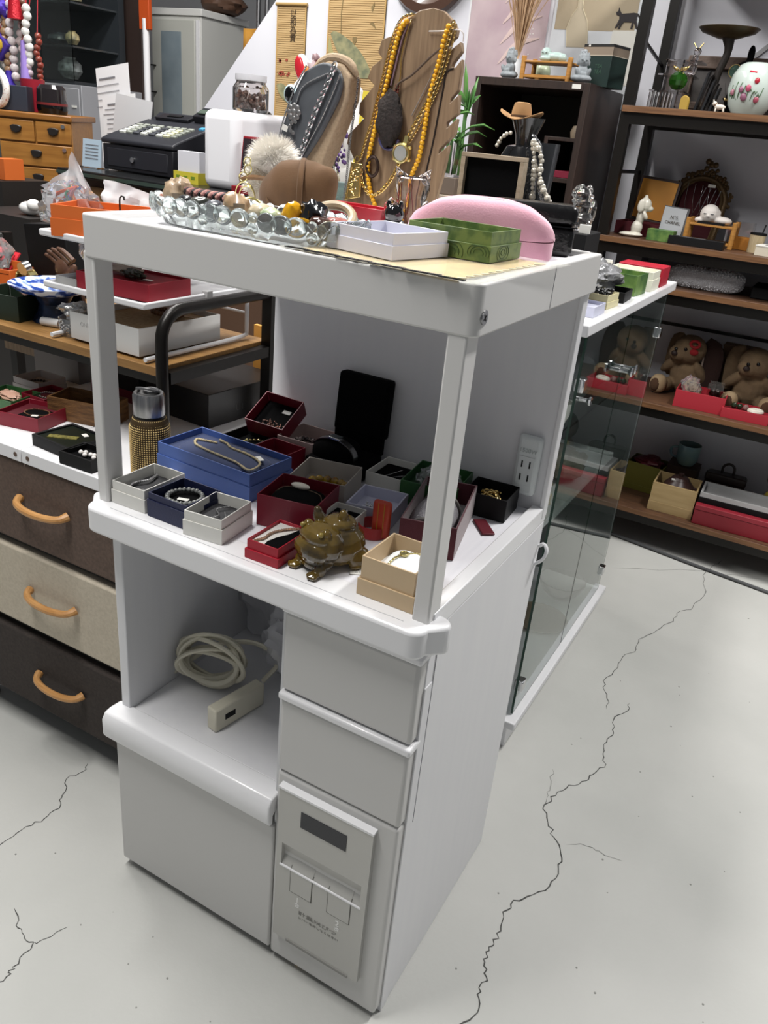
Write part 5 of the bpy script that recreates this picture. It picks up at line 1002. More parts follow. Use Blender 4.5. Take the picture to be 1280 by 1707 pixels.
for i, (x, y, lb, c) in enumerate(((0.40, 0.98, 'folded cream silk scarf on the white showcase shelf', '#d8ccb4'), (0.36, 1.12, 'folded yellow and white scarf on the white showcase shelf', '#cfc08a'), (0.39, 1.30, 'grey furry purse on white showcase shelf', '#8b8582'))):
    crumple(81 + i, 1.0, sq=(0.06, 0.07, 0.045), amp=.3, n=16).thing('scarf' if i < 2 else 'purse', mat('cloth' + c[1:], c, 0.8, vhex='#b9b0a0', vscale=12), lb, 'scarf' if i < 2 else 'purse', (x, y, 0.596))
wcup = T('white_cup', 'white porcelain cup with brown rim on top glass shelf', 'cup', (0.44, 0.96, 0.8064)); G().lathe([(0, 0), (0.022, 0), (0.034, 0.03), (0.037, 0.06), (0.034, 0.06), (0.03, 0.03), (0, 0.006)], 24).obj('cup', mat('porcelain', '#e4e2dc', 0.15), wcup)
rbx = gbox('gift_box', 'red gift box on the showcase glass shelf behind glitter bag', 0.36, 1.42, 0.8064, 0, 0.12, 0.14, 0.03, redcard, maroon_i, 0, fill=0.5)
rb2 = gbox('gift_box', 'dark red gift box on showcase floor near first door', 0.34, 0.98, 0.0822, 0, 0.16, 0.18, 0.05, redcard, maroon_i, 0, fill=0.5)
# boxes on the showcase top
AZ = 1.0813
GB = 'boxes on the showcase top'
gbox('paper_box', 'pale lavender blue paper box nearest on the showcase top', 0.470, 0.905, AZ, 0, 0.075, 0.085, 0.022, lav, lav, 0, fill=0.6, group=GB)
cbx = gbox('jewellery_box', 'cream two-step box filled with black gravel beads on showcase top', 0.466, 1.03, AZ, -4, 0.072, 0.075, 0.03, mat('cream_card', '#cfc79f', 0.5), ivory, 0.5, fill=0.6, group=GB)
g = G()
for i in range(90): g.ico((rnd.uniform(-.026, .026), rnd.uniform(-.028, .028), 0.022 + rnd.uniform(0, 0.013)), rnd.uniform(0.003, 0.0055), 1)
g.thing('bead_heap', mat('black_chip', '#16161a', 0.3), 'heap of black chip beads in the cream two-step box', 'beads', tuple(MW(cbx).translation), tuple(MW(cbx).to_euler()))
gbox('jewellery_box', 'low black card box right of the cream box on showcase top', 0.468, 1.155, AZ, 3, 0.075, 0.095, 0.024, black, velvet_b, 0, fill=0.4, group=GB)
crumple(91, 1.0, sq=(0.05, 0.075, 0.032), amp=.4, n=20).thing('plastic_packet', mat('silver_packet', '#a5a6a8', 0.12, metal=.55, bump=1, bscale=60), 'crumpled shiny silver plastic packet lying over the low black box', 'packet', (0.428, 1.145, AZ + 0.046), 20)
gbox('jewellery_box', 'green marbled box behind the low black box on showcase top', 0.452, 1.285, AZ, -4, 0.105, 0.09, 0.05, greencard, greencard, 0, fill=0.3, group=GB)
gbox('jewellery_box', 'white two-step box behind the green marbled box', 0.455, 1.405, AZ, 0, 0.115, 0.085, 0.048, mat('ivory_card', '#d9d8c8', 0.45), ivory, 0.6, fill=0.5, group=GB)
G().box(-0.06, 0.06, -0.045, 0.045, 0, 0.05).thing('gift_box', redcard, 'closed dark red box farthest along the showcase top edge', 'box', (0.455, 1.515, AZ), 0, GB, bev=0.0015)
gbox('jewellery_box', 'small white open box left of the silver packet on showcase top', 0.355, 1.36, AZ, 0, 0.08, 0.07, 0.06, offwhite, offwhite, 0, fill=0.3, group=GB)
# black riser with displays
rz = T('display_riser', 'black stepped display riser on the showcase top carrying bust and crystal lion', 'riser', (0.29, 1.08, AZ)); G().prism([(-0.20, -0.21), (0.17, -0.21), (0.17, -0.105), (0.02, 0.0), (0.02, 0.14), (-0.20, 0.14)], 0, 0.158).obj('block', black, rz, bev=0.002)
QZ = AZ + 0.1585
hb = T('hat_bust', 'small black glossy display bust wearing a tan felt cowboy hat', 'bust', (0.234, 1.02, QZ)); hb.scale = (1, 1, 0.93)
bg_ = mat('black_lacquer', '#121214', 0.18, coat=.6)
G().lathe([(0, 0.0), (0.05, 0.0), (0.052, 0.06), (0.05, 0.10), (0.042, 0.135), (0.030, 0.158), (0.0, 0.166)], 32, sy=.6).obj('body', bg_, hb)
G().lathe([(0, 0.14), (0.024, 0.145), (0.021, 0.165), (0.024, 0.185), (0.036, 0.215), (0.038, 0.221), (0, 0.216)], 28, c=(0.006, 0.01, 0), sy=.8).obj('neck', bg_, hb)
ht = T('cowboy_hat', 'tiny tan felt cowboy hat with brown band on the black bust', 'hat', (0.226, 1.02, QZ + 0.200)); ht.scale = (0.84, 0.84, 0.9); felt = mat('tan_felt', '#a07b52', 0.85, vhex='#8d6a44', vscale=30)
def hat(u, v):
    a = 2 * PI * u; r = 0.022 + v * 0.028; return (r * math.cos(a) * 1.15, r * math.sin(a) * 0.85, 0.004 + v * v * 0.016 * (abs(math.cos(a)) ** 1.5) - 0.006 * v * abs(math.sin(a)))
G().sheet(hat, 40, 6).obj('brim', felt, ht, sol=0.0018)
cr = G(); cr.lathe([(0.0245, 0.0), (0.0235, 0.02), (0.019, 0.036), (0.012, 0.038), (0.0, 0.030)], 28, sx=1.1, sy=.85)
cr.obj('crown', felt, ht); G().lathe([(0.0252, 0.003), (0.0252, 0.010), (0.0244, 0.0100), (0.0244, 0.003)], 28, sx=1.1, sy=.85).obj('hat_band', mat('brown_band', '#4a3320', 0.6), ht)
pr_ = T('pearl_necklace', 'chunky pale pearl and chain necklace hanging beside the black bust', 'necklace', (0, 0.985, 0)); g = G(); pearl_m = mat('metal_pearl', '#c9c3b6', 0.2, metal=.35, coat=.5)
pb0 = None
PT = path([(0.278, 1.40), (0.292, 1.385), (0.302, 1.365), (0.302, 1.345), (0.308, 1.322), (0.322, 1.300), (0.335, 1.286)], 16) + path([(0.278, 1.395), (0.284, 1.37), (0.289, 1.345), (0.290, 1.32), (0.293, 1.30), (0.296, 1.282)], 14) + path([(0.196, 1.385), (0.202, 1.398), (0.212, 1.408), (0.222, 1.412)], 6)
for i, p in enumerate(PT):
    if pb0 is None: pb0 = G().sph((0, 0, 0), 0.0062, 12).obj('bead', pearl_m, pr_); pb0.location = (p.x, -0.006, p.z - 0.0)
    else: part('bead', pb0, pr_, (p.x, -0.006 + 0.003 * (i % 2), p.z), (0, 0, i), rnd.uniform(0.62, 1.25))
links(g, [Vector((p.x, 0, p.z)) for p in path([(0.275, 1.41), (0.293, 1.39), (0.300, 1.35), (0.304, 1.31), (0.316, 1.284)], 26)], 0.004); g.obj('chain', silver, pr_)
fm = T('photo_frame', 'black panel box with greige wooden rim standing behind pink case', 'frame', (0.222, 0.93, QZ), 6)
grg = mat('greige_wood', '#9a8b78', 0.5, vhex='#877863', vscale=14, stretch=(2, 10, 10))
for a in ((-0.078, 0.062, 0.0, 0.008), (-0.078, 0.062, 0.118, 0.127)): G().box(a[0], a[1], -0.012, 0.022, a[2], a[3]).obj('rim', grg, fm, bev=0.0008)
for a in ((-0.078, -0.068), (0.053, 0.062)): G().box(a[0], a[1], -0.012, 0.022, 0.008, 0.118).obj('rim', grg, fm, bev=0.0008)
G().box(-0.068, 0.053, 0.004, 0.018, 0.008, 0.118).obj('panel', velvet_b, fm)
ln = T('crystal_lion', 'clear crystal guardian lion figurine on the black riser edge', 'figurine', (0.425, 0.925, QZ), 20)
blob('body', mat('crystal_lion', '#f4f2f0', 0.03, trans=1, ior=1.5), ln, [((0, 0, 0.02), (0.026, 0.02, 0.022)), ((0.0, -0.004, 0.045), (0.020, 0.016, 0.022)), ((-0.004, -0.006, 0.068), (0.019, 0.016, 0.018)), ((-0.016, -0.004, 0.08), (0.006, 0.006, 0.008)), ((0.008, -0.004, 0.083), (0.006, 0.006, 0.008)), ((0.016, -0.008, 0.012), (0.010, 0.014, 0.012)), ((-0.018, -0.01, 0.012), (0.009, 0.014, 0.012)), ((0.022, 0.006, 0.04), (0.008, 0.008, 0.024))], 0.0022, 1,
     lambda g: [g.sph((-0.004 + 0.019 * math.cos(i), -0.006 + 0.010 * math.sin(i * 1.7), 0.068 + 0.018 * math.sin(i)), 0.0055, 8) for i in range(12)])
G().bx((0, 0, 0.008), (0.022, 0.014, 0.016)).thing('price_tag', offwhite, 'white folded price tag beside the crystal lion', 'tag', (0.448, 0.892, QZ), 10)
sv = T('smoked_vase', 'grey smoked glass vase with vertical ribs behind the pearl necklace', 'vase', (0.232, 1.155, QZ))
G().lathe([(0, 0), (0.033, 0), (0.040, 0.06), (0.046, 0.16), (0.044, 0.16), (0.038, 0.06), (0.030, 0.008), (0, 0.008)], 36, lobes=14, amp=.02).obj('vase', mat('smoked_glass', '#5a5c60', 0.08, trans=.75), sv)
# ================================================================== SALES COUNTER, CASH REGISTER, LUCKY CAT
SCN = T('sales_counter', 'wooden sales counter with black worktop under the cash register', 'counter', (-0.95, 1.75, 0))
wbox('worktop', mat('worktop_black', '#1a1b1c', 0.25), SCN, -1.75, -0.22, 1.44, 2.06, 1.132, 1.160, bev=0.004); wbox('glass_edge', mat('edge_green', '#39463f', 0.15), SCN, -1.75, -0.22, 1.436, 1.442, 1.140, 1.152)
wbox('body', mat('counter_brown', '#5a4334', 0.5), SCN, -1.72, -0.25, 1.50, 2.04, 0, 1.132)
dwm = mat('counter_drawer_wood', '#9a7650', 0.5, vhex='#86653f', vscale=5, stretch=(1.4, 14, 14))
for i in range(4):
    d = wbox('drawer', dwm, SCN, -1.63 + i * 0.345, -1.30 + i * 0.345, 1.482, 1.502, 0.90, 1.105, bev=0.002)
    G().sph((-1.465 + i * 0.345, 1.472, 1.02), 0.014, 14).obj('knob', black, d, W=True)
CT = 1.1602
rg_ = T('cash_register', 'black electronic cash register with keypad on the sales counter', 'cash register', (-1.485, 1.80, CT))
rgm = mat('register_black', '#1b1c21', 0.4); rg2 = mat('register_black2', '#24252b', 0.45)
dwr = G().box(-0.19, 0.165, -0.20, 0.20, 0.004, 0.095).obj('cash_drawer', rgm, rg_, bev=0.004)
G().box(-0.165, 0.140, -0.203, -0.199, 0.018, 0.082).obj('drawer_front', rg2, dwr, bev=0.003); G().cyl((-0.03, -0.203, 0.048), (-0.03, -0.211, 0.048), 0.0095, n=18).obj('lock', silver, dwr)
bd_ = G().prism([(-0.205, 0.097), (-0.205, 0.113), (-0.175, 0.125), (0.09, 0.205), (0.11, 0.22), (0.20, 0.215), (0.20, 0.097)], -0.195, 0.17, 'x').obj('body', rg2, rg_, bev=0.006, seg=3)
sl_ = math.atan2(0.08, 0.265)
def key(x, t, w, d, m, nm):
    y, z = -0.175 + t * math.cos(sl_), 0.125 + t * math.sin(sl_); return G().bx((x, y, z + 0.003), (w, d, 0.008), (sl_, 0, 0)).obj(nm, m, bd_, bev=0.001, seg=1)
km = {'w': mat('key_white', '#d5d8cf', 0.5), 'g': mat('key_grey', '#8e9289', 0.5), 'd': mat('key_dark', '#3c3e44', 0.5), 'y': mat('key_cream', '#cfcfa8', 0.5)}
for r_ in range(5):
    for c_ in range(8):
        key(-0.150 + c_ * 0.036 + (0.008 if c_ > 3 else 0), 0.045 + r_ * 0.024, 0.026, 0.016, km['wgdwdwyg'[c_] if r_ < 4 else 'g'], 'key')
G().bx((-0.06, 0.062, 0.2035), (0.17, 0.05, 0.012), (sl_, 0, 0)).obj('printer_slot', rgm, bd_, bev=0.002); G().bx((-0.06, 0.06, 0.2105), (0.07, 0.02, 0.004), (sl_, 0, 0)).obj('paper_slot', black, bd_)
G().bx((0.105, 0.08, 0.222), (0.12, 0.075, 0.03), (0.45, 0, 0)).obj('display', rgm, bd_, bev=0.004); G().bx((0.105, 0.062, 0.236), (0.08, 0.03, 0.004), (0.45, 0, 0)).obj('screen', mat('lcd', '#4e5a50', 0.2), bd_)
key(0.147, 0.165, 0.022, 0.022, mat('key_blue', '#4e9cc4', 0.4), 'blue_key')
paper = mat('paper_white', '#dcdcde', 0.6)
for i, (x, z, ry, w, h, lb) in enumerate(((-1.945, 0.0, -0.16, 0.19, 0.37, 'tall white printed sheet, rearmost of papers left of register'), (-1.89, 0.0, -0.12, 0.19, 0.26, 'white printed form in front of the tallest sheet'), (-1.84, 0.0, 0.13, 0.035, 0.24, 'yellowish folder edge between the printed forms'), (-1.765, 0.02, 0.10, 0.2, 0.235, 'clear document sleeve with papers, frontmost of the papers'))):
    y = 1.93 - 0.03 * i
    t = T('paper_sheet', lb, 'paper', (x, y, CT + 0.0)); m = paper if i != 2 else mat('manila', '#d2c08a', 0.6)
    G().bx((0, 0, h / 2 + 0.01 + z), (w, 0.003, h), (-0.10, ry, 0)).obj('sheet', m if i < 3 else mat('sleeve', '#c9c9cb', 0.2, alpha=.9), t)
    if i < 2:
        for k in range(7 if i else 5): G().bx((ry * (h * (0.86 - k * 0.07) - 0), -0.0035 - (-0.10) * 0 + 0.1 * (h * (0.86 - k * 0.07) - h / 2) , h * (0.86 - k * 0.07) + 0.01), (w * (0.5 if k == 0 else rnd.uniform(0.55, 0.8)), 0.001, 0.0022 if k else 0.006), (-0.10, ry, 0)).obj('print_line', mat('print_mid', '#77777c', 0.6), t)
bph = T('acrylic_sign', 'pale blue printed card in clear holder left of the cash register', 'sign', (-1.735, 1.60, CT)); G().bx((0, 0, 0.052), (0.10, 0.004, 0.10), (-0.12, 0, 0)).obj('card', mat('pale_blue_card', '#a9bccb', 0.35), bph)
for k in range(5): G().bx((0, -0.003 + 0.12 * (0.03 - k * 0.012), 0.082 - k * 0.012), (0.07, 0.001, 0.0025), (-0.12, 0, 0)).obj('print_line', mat('print_mid', ''), bph)
G().box(-0.055, 0.055, -0.03, 0.03, 0, 0.004).obj('base', clr, bph)
yx = T('memo_box', 'yellow card box holding a white memo block beside the register', 'box', (-1.20, 1.565, CT)); G().shell(0.115, 0.06, 0, 0.038, 0.002).obj('box', mat('yellow_card', '#c9bc3e', 0.5), yx)
for k in range(3): G().bx((-0.035 + k * 0.034, -0.0305, 0.02), (0.018, 0.0008, 0.010)).obj('print', mat('green_print', '#6f8a2a', 0.5), yx)
G().box(-0.045, 0.055, -0.02, 0.02, 0.003, 0.105).thing('memo_block', mat('memo_white', '#d5d5dc', 0.6), 'white memo paper block standing in the yellow card box', 'memo block', (-1.20, 1.565, CT))
wbo = T('white_machine', 'white plastic box with rounded top standing right of the cash register', 'machine', (-1.02, 1.67, CT)); G().box(-0.076, 0.076, -0.17, 0.17, 0, 0.248).obj('housing', mat('machine_white', '#e8e8ec', 0.3), wbo, bev=0.03, seg=5); G().box(0.0765, 0.0775, 0.09, 0.125, 0.15, 0.22).obj('side_slot', mat('slot_blue', '#3c4250', 0.5), wbo)
jr = T('glass_jar', 'screw top glass jar of brown stones on the white machine', 'jar', (-1.03, 1.68, CT + 0.2485)); G().lathe([(0, 0.001), (0.058, 0.001), (0.062, 0.008), (0.062, 0.075), (0.05, 0.092), (0.05, 0.097), (0.046, 0.097), (0.046, 0.092), (0.0585, 0.074), (0.0585, 0.01), (0, 0.006)], 28).obj('jar_glass', clr, jr)
G().lathe([(0, 0.097), (0.053, 0.097), (0.054, 0.100), (0.054, 0.116), (0, 0.117)], 28).obj('lid', mat('white_lid', '#c9c9cd', 0.35), jr)
g = G()
for i in range(150):
    a, r = rnd.uniform(0, 6.28), 0.05 * math.sqrt(rnd.uniform(0, 1)); g.ico((r * math.cos(a), r * math.sin(a), rnd.uniform(0.014, 0.066)), rnd.uniform(0.006, 0.009), 1)
stuff(g.obj('stones', mat('brown_stones', '#6d4634', 0.5, vhex='#8a8480', vscale=40), jr))
ph = T('handset', 'black telephone handset lying behind the white machine', 'telephone', (-1.19, 1.93, CT + 0.215)); G().tube(path([(-0.07, 0, 0.0), (-0.05, 0, 0.03), (0.0, 0, 0.042), (0.05, 0, 0.03), (0.07, 0, 0.0)], 14), [0.02] + [0.014] * 12 + [0.02], 10).obj('handset', blackgl, ph)
G().box(-0.09, 0.09, -0.05, 0.05, -0.215, -0.012).obj('stand', black, ph, bev=0.006)
mk = T('lucky_cat', 'large white porcelain beckoning cat with red ears behind grey bust', 'figurine', (-0.745, 1.75, CT))
mw = mat('cat_white', '#e9e7e4', 0.15, coat=.4)
blob('body', mw, mk, [((0, 0, 0.10), (0.12, 0.10, 0.11)), ((0, -0.01, 0.20), (0.095, 0.085, 0.08)), ((0, -0.02, 0.305), (0.138, 0.105, 0.105)), ((-0.105, -0.02, 0.395), (0.030, 0.02, 0.05), (0, -0.25, 0)), ((0.055, -0.02, 0.395), (0.030, 0.02, 0.045), (0, 0.2, 0)), ((-0.07, -0.09, 0.03), (0.035, 0.05, 0.03)), ((0.07, -0.09, 0.03), (0.035, 0.05, 0.03)), ((0.125, -0.05, 0.22), (0.03, 0.03, 0.09))], 0.006, 3)
for x, ry in ((-0.107, -0.25), (0.057, 0.2)): G().sph((x, -0.037, 0.398), (0.019, 0.008, 0.038), 14, (0, ry, 0)).obj('inner_ear', mat('ear_red', '#b0202c', 0.25), mk)
for x in (-0.085, 0.03): G().sph((x, -0.118, 0.315), (0.021, 0.010, 0.024), 14).obj('eye', blackgl, mk); G().sph((x, -0.114, 0.315), (0.027, 0.010, 0.030), 14).obj('eye_rim', mat('eye_blue', '#bcd6dc', 0.2), mk)
G().sph((-0.028, -0.125, 0.285), (0.01, 0.006, 0.007), 10).obj('nose', mat('ear_red', ''), mk); G().torus((0, -0.02, 0.235), 0.092, 0.011, (0.1, 0, 0), 32, 8).obj('collar', mat('ear_red', ''), mk)
fo = T('hair_ornament', 'small flower and bird ornament on the lucky cat forehead', 'ornament', (-0.775, 1.675, CT + 0.405))
for (x, z, r, c) in ((0, 0.0, 0.017, '#d8c3c6'), (0.012, 0.022, 0.012, '#8a6f72'), (-0.018, -0.014, 0.012, '#d9822a'), (0.004, -0.018, 0.013, '#3c7a46'), (0.026, -0.006, 0.014, '#c9404a')): crumple(int(r * 1e4) + 3, r, n=8, amp=.4).obj('petal', mat('orn' + c[1:], c, 0.5), fo).location = (x, 0, z)
pv = T('lavender_jar', 'glass jar of dried purple lavender between bust and wooden board', 'jar', (-0.60, 1.55, CT)); G().lathe([(0, 0), (0.035, 0), (0.037, 0.07), (0.03, 0.09), (0.03, 0.1), (0.028, 0.1), (0.034, 0.068), (0.032, 0.006), (0, 0.005)], 24).obj('jar', clr, pv)
g = G(); q = random.Random(3)
for i in range(240):
    a, r, z = q.uniform(0, 6.28), q.uniform(0, 0.045), q.uniform(0.10, 0.26); g.ico((r * math.cos(a) * (z + .3) * 2.2, r * math.sin(a) * 1.4, z), q.uniform(0.004, 0.008), 1)
stuff(g.obj('lavender', mat('lavender_flower', '#6a4a86', 0.8, vhex='#3f2d57', vscale=60), pv)); g = G()
for i in range(9): g.tube([(q.uniform(-.015, .015), q.uniform(-.015, .015), 0.01), (q.uniform(-.04, .04), q.uniform(-.03, .03), 0.18)], 0.0015, 5)
g.obj('stems', mat('dry_stem', '#6b6a4a', 0.8), pv)
yc = T('yellow_card', 'yellow and white card standing left of the wooden necklace board', 'card', (-0.53, 1.62, CT)); G().bx((0, 0, 0.17), (0.05, 0.004, 0.34), (-0.05, 0.06, 0)).obj('card', mat('yellow_card2', '#d9c440', 0.5), yc); G().bx((0.004, -0.004, 0.2), (0.026, 0.004, 0.12), (-0.05, 0.06, 0)).obj('white_patch', mat('pale_blue_card', ''), yc)
gjs = T('glass_pot', 'small round glass pot with green lid on counter behind bust', 'pot', (-0.52, 1.50, CT)); G().lathe([(0, 0), (0.03, 0), (0.042, 0.03), (0.036, 0.06), (0, 0.06)], 24).obj('pot', mat('green_tint_glass', '#a9c4bc', 0.08, trans=.7), gjs); G().lathe([(0, 0.06), (0.034, 0.06), (0.034, 0.075), (0, 0.076)], 24).obj('lid', mat('pot_lid', '#6a7a78', 0.4), gjs)
wtr = T('white_tray_stack', 'stack of white plastic trays on the counter behind bust', 'trays', (-0.47, 1.62, CT)); 
for k in range(2): G().shell(0.24, 0.2, 0.001 + k * 0.032, 0.03 + k * 0.032, 0.003).obj('tray', wshine, wtr)
# bamboo in glass vase on grey wooden box
bxg = T('wood_box', 'grey wooden box under the bamboo vase', 'box', (-0.285, 1.76, CT)); G().box(-0.08, 0.07, -0.07, 0.07, 0, 0.065).obj('drawer_lower', mat('pale_wood', '#a89a88', 0.5), bxg, bev=0.002); G().box(-0.07, 0.06, -0.06, 0.06, 0.066, 0.118).obj('drawer_upper', mat('grey_wood', '#6a5d52', 0.5), bxg, bev=0.002)
bv = T('bamboo_vase', 'lucky bamboo stalks in square glass vase beside dark bookcase', 'plant', (-0.29, 1.76, CT + 0.1185)); G().shell(0.085, 0.085, 0, 0.10, 0.004, 0.006).obj('vase', clr, bv)
lfm = mat('leaf_green', '#3f7034', 0.45, vhex='#5a8a3e', vscale=20); stm = mat('stalk_green', '#4d7440', 0.4); q = random.Random(17)
for i in range(7):
    x, y, h = q.uniform(-.028, .028), q.uniform(-.028, .028), q.uniform(0.10, 0.2); G().tube([(x, y, 0.008), (x * 1.3, y, h * 0.5), (x * 1.5, y, h)], 0.0055, 8).obj('stalk', stm, bv)
    for k in range(3):
        a = q.uniform(0, 6.28); L = q.uniform(0.07, 0.12); d = Vector((math.cos(a), 0.6 * math.sin(a), 0.0)); g = G(); b0_ = Vector((x * 1.5, y, h - 0.01 * k)); sd = Vector((-d.y, d.x, 0.15)).normalized()
        pts = [b0_ + d * L * t + Vector((0, 0, L * (0.9 * t - 0.75 * t * t))) for t in (0, .3, .65, 1)]; ws = (0.004, 0.014, 0.012, 0.0006)
        rows = [(g.b.verts.new(p - sd * w), g.b.verts.new(p + Vector((0, 0, -w * .4))), g.b.verts.new(p + sd * w)) for p, w in zip(pts, ws)]
        for A, B in zip(rows, rows[1:]):
            for j in range(2): g.b.faces.new((A[j], B[j], B[j + 1], A[j + 1]))
        g.obj('leaf', lfm, bv, sol=0.0006)
tp = T('dracaena', 'tall single lucky bamboo stalk with upright leaves against the wall', 'plant', (-0.345, 1.98, CT)); G().lathe([(0, 0), (0.03, 0), (0.035, 0.12), (0.032, 0.12), (0.028, 0.006), (0, 0.006)], 20).obj('vase', clr, tp); G().tube([(0, 0, 0.01), (0.0, 0, 0.36)], 0.007, 8).obj('stalk', stm, tp)
for k, (a, L, up) in enumerate(((2.6, 0.10, 1.5), (1.9, 0.13, 2.6), (1.1, 0.14, 2.2), (0.3, 0.10, 1.2), (3.0, 0.09, 0.6), (1.5, 0.12, 1.9))):
    d = Vector((math.cos(a), 0, 0)); g = G(); b0_ = Vector((0, 0, 0.33 - 0.02 * (k % 3))); pts = [b0_ + d * L * 0.5 * t + Vector((0, 0, L * (up * 0.55 * t - 0.25 * t * t))) for t in (0, .3, .65, 1)]; sd = Vector((d.x * 0 + 0.7, -0.7, -0.2 * d.x)).normalized()
    rows = [(g.b.verts.new(p - sd * w), g.b.verts.new(p + sd * w)) for p, w in zip(pts, (0.006, 0.024, 0.019, 0.0008))]
    for A, B in zip(rows, rows[1:]): g.b.faces.new((A[0], B[0], B[1], A[1]))
    g.obj('leaf', lfm, tp, sol=0.0006)
# ================================================================== BOOKCASE
BK = T('bookcase', 'dark brown wooden open bookcase against the back wall', 'bookcase', (-0.18, 2.37, 0))
for nm, a in (('side_panel', (-0.40, -0.377, 2.15, 2.58, 0, 1.60)), ('side_panel', (-0.003, 0.02, 2.15, 2.58, 0, 1.60)), ('top_board', (-0.377, -0.003, 2.15, 2.58, 1.575, 1.60)), ('bottom_board', (-0.377, -0.003, 2.16, 2.58, 0.05, 0.075)),
              ('shelf', (-0.377, -0.003, 2.17, 2.57, 1.13, 1.152)), ('shelf', (-0.377, -0.003, 2.17, 2.57, 0.70, 0.722)), ('divider', (-0.118, -0.104, 2.17, 2.57, 1.152, 1.43)), ('shelf', (-0.104, -0.003, 2.17, 2.57, 1.285, 1.30)), ('shelf', (-0.104, -0.003, 2.17, 2.57, 1.418, 1.43))):
    wbox(nm, darkwood, BK, *a, bev=0.001)
wbox('back_panel', mat('bookcase_back', '#1c1513', 0.6), BK, -0.377, -0.003, 2.565, 2.575, 0.07, 1.58); wbox('price_sticker', offwhite, BK, -0.042, -0.012, 2.148, 2.150, 1.580, 1.594)
G().box(-0.042, 0.042, -0.08, 0.08, 0, 0.022).thing('book', mat('crimson_cloth', '#7e1230', 0.6), 'crimson cloth book lying in the bookcase right compartment', 'book', (-0.054, 2.27, 1.3005), 0, bev=0.001)
G().box(-0.035, 0.035, -0.06, 0.06, 0, 0.09).thing('storage_box', black, 'black box behind the crimson book in the bookcase compartment', 'box', (-0.055, 2.46, 1.3005))
G().lathe([(0, 0), (0.016, 0), (0.02, 0.02), (0.012, 0.04), (0, 0.042)], 16).thing('small_pot', mat('beige_pot', '#8a7a66', 0.5), 'tiny beige pot on the inner bookcase shelf', 'pot', (-0.03, 2.24, 1.4305))
BZ = 1.6003
def buddha(label, x, y, rot, s_=1.0):
    t = T('monk_figurine', label, 'figurine', (x, y, BZ), rot); m = mat('grey_stone', '#7e8488', 0.75, vhex='#979ca0', vscale=40, bump=.2, bscale=300)
    blob('body', m, t, [((0, 0, 0.014), (0.036, 0.026, 0.014)), ((0, 0.002, 0.034), (0.020, 0.016, 0.022)), ((0.018, -0.010, 0.030), (0.008, 0.010, 0.018), (0.4, 0.4, 0)), ((-0.018, -0.010, 0.030), (0.008, 0.010, 0.018), (0.4, -0.4, 0)), ((0, -0.014, 0.026), (0.012, 0.008, 0.007)), ((0, 0, 0.066), (0.019, 0.019, 0.020)), ((0, 0.003, 0.075), (0.0195, 0.019, 0.017)), ((0, 0.002, 0.094), (0.008, 0.008, 0.007)), ((0.019, 0.002, 0.060), (0.004, 0.005, 0.009)), ((-0.019, 0.002, 0.060), (0.004, 0.005, 0.009)), ((0, -0.019, 0.064), (0.003, 0.004, 0.005))], 0.0018, 2,
         lambda g: [g.sph((0.018 * math.cos(i * 0.7) * (1 - i * 0.012), 0.003 + 0.017 * math.sin(i * 0.7) * (1 - i * 0.012), 0.076 + i * 0.0007), 0.0038, 6) for i in range(26)])
    for s2 in (-1, 1): G().bx((s2 * 0.008, -0.0185, 0.067), (0.007, 0.002, 0.0014), (0, 0, 0)).obj('closed_eye', mat('stone_line', '#4d5256', 0.8), t)
buddha('grey stone monk figurine at the left end of bookcase top', -0.302, 2.215, -20); buddha('grey stone monk figurine right of the bamboo bench on bookcase', -0.028, 2.185, 25)
def bench(label, x, y, z, rot, w, d, h, m):
    t = T('display_bench', label, 'bench', (x, y, z), rot)
    for sx in (-1, 1):
        for sy in (-1, 1): G().cyl((sx * (w / 2 - 0.009), sy * (d / 2 - 0.009), 0), (sx * (w / 2 - 0.009), sy * (d / 2 - 0.009), h), 0.0085, n=12).obj('leg', m, t, bev=0.001)
    G().box(-w / 2 + 0.004, w / 2 - 0.004, -d / 2 + 0.003, d / 2 - 0.003, h * 0.74, h * 0.82).obj('top_board', m, t, bev=0.001)
    for z_ in (0.12,):
        for sy in (-1, 1): G().box(-w / 2 + 0.01, w / 2 - 0.01, sy * (d / 2 - 0.009) - 0.004, sy * (d / 2 - 0.009) + 0.004, h * z_, h * z_ + 0.009).obj('rail', m, t)
        for sx in (-1, 1): G().box(sx * (w / 2 - 0.009) - 0.004, sx * (w / 2 - 0.009) + 0.004, -d / 2 + 0.01, d / 2 - 0.01, h * z_, h * z_ + 0.009).obj('rail', m, t)
    return t
bench('small bamboo bench with sleeping monk on the bookcase top', -0.158, 2.24, BZ, -4, 0.19, 0.11, 0.074, bamboo)
sm = T('monk_figurine', 'pale celadon sleeping monk figurine lying on the bamboo bench', 'figurine', (-0.175, 2.235, BZ + 0.0612), 0); cel = mat('celadon', '#9fb3ae', 0.35)
blob('body', cel, sm, [((0.03, 0, 0.016), (0.036, 0.02, 0.016)), ((-0.008, 0, 0.026), (0.019, 0.018, 0.019)), ((-0.004, -0.012, 0.010), (0.022, 0.010, 0.009)), ((0.055, -0.004, 0.014), (0.016, 0.016, 0.014))], 0.002, 2)
for s2 in (-1, 1): G().bx((-0.008 + s2 * 0.007, -0.018, 0.027), (0.006, 0.002, 0.0014)).obj('closed_eye', mat('stone_line', ''), sm)
crumple(95, 1.0, sq=(0.03, 0.028, 0.035), amp=.05, n=12).thing('round_jar', mat('pale_green_glaze', '#b9c4a8', 0.3), 'pale green round jar behind the bamboo bench', 'jar', (-0.225, 2.34, BZ + 0.036))
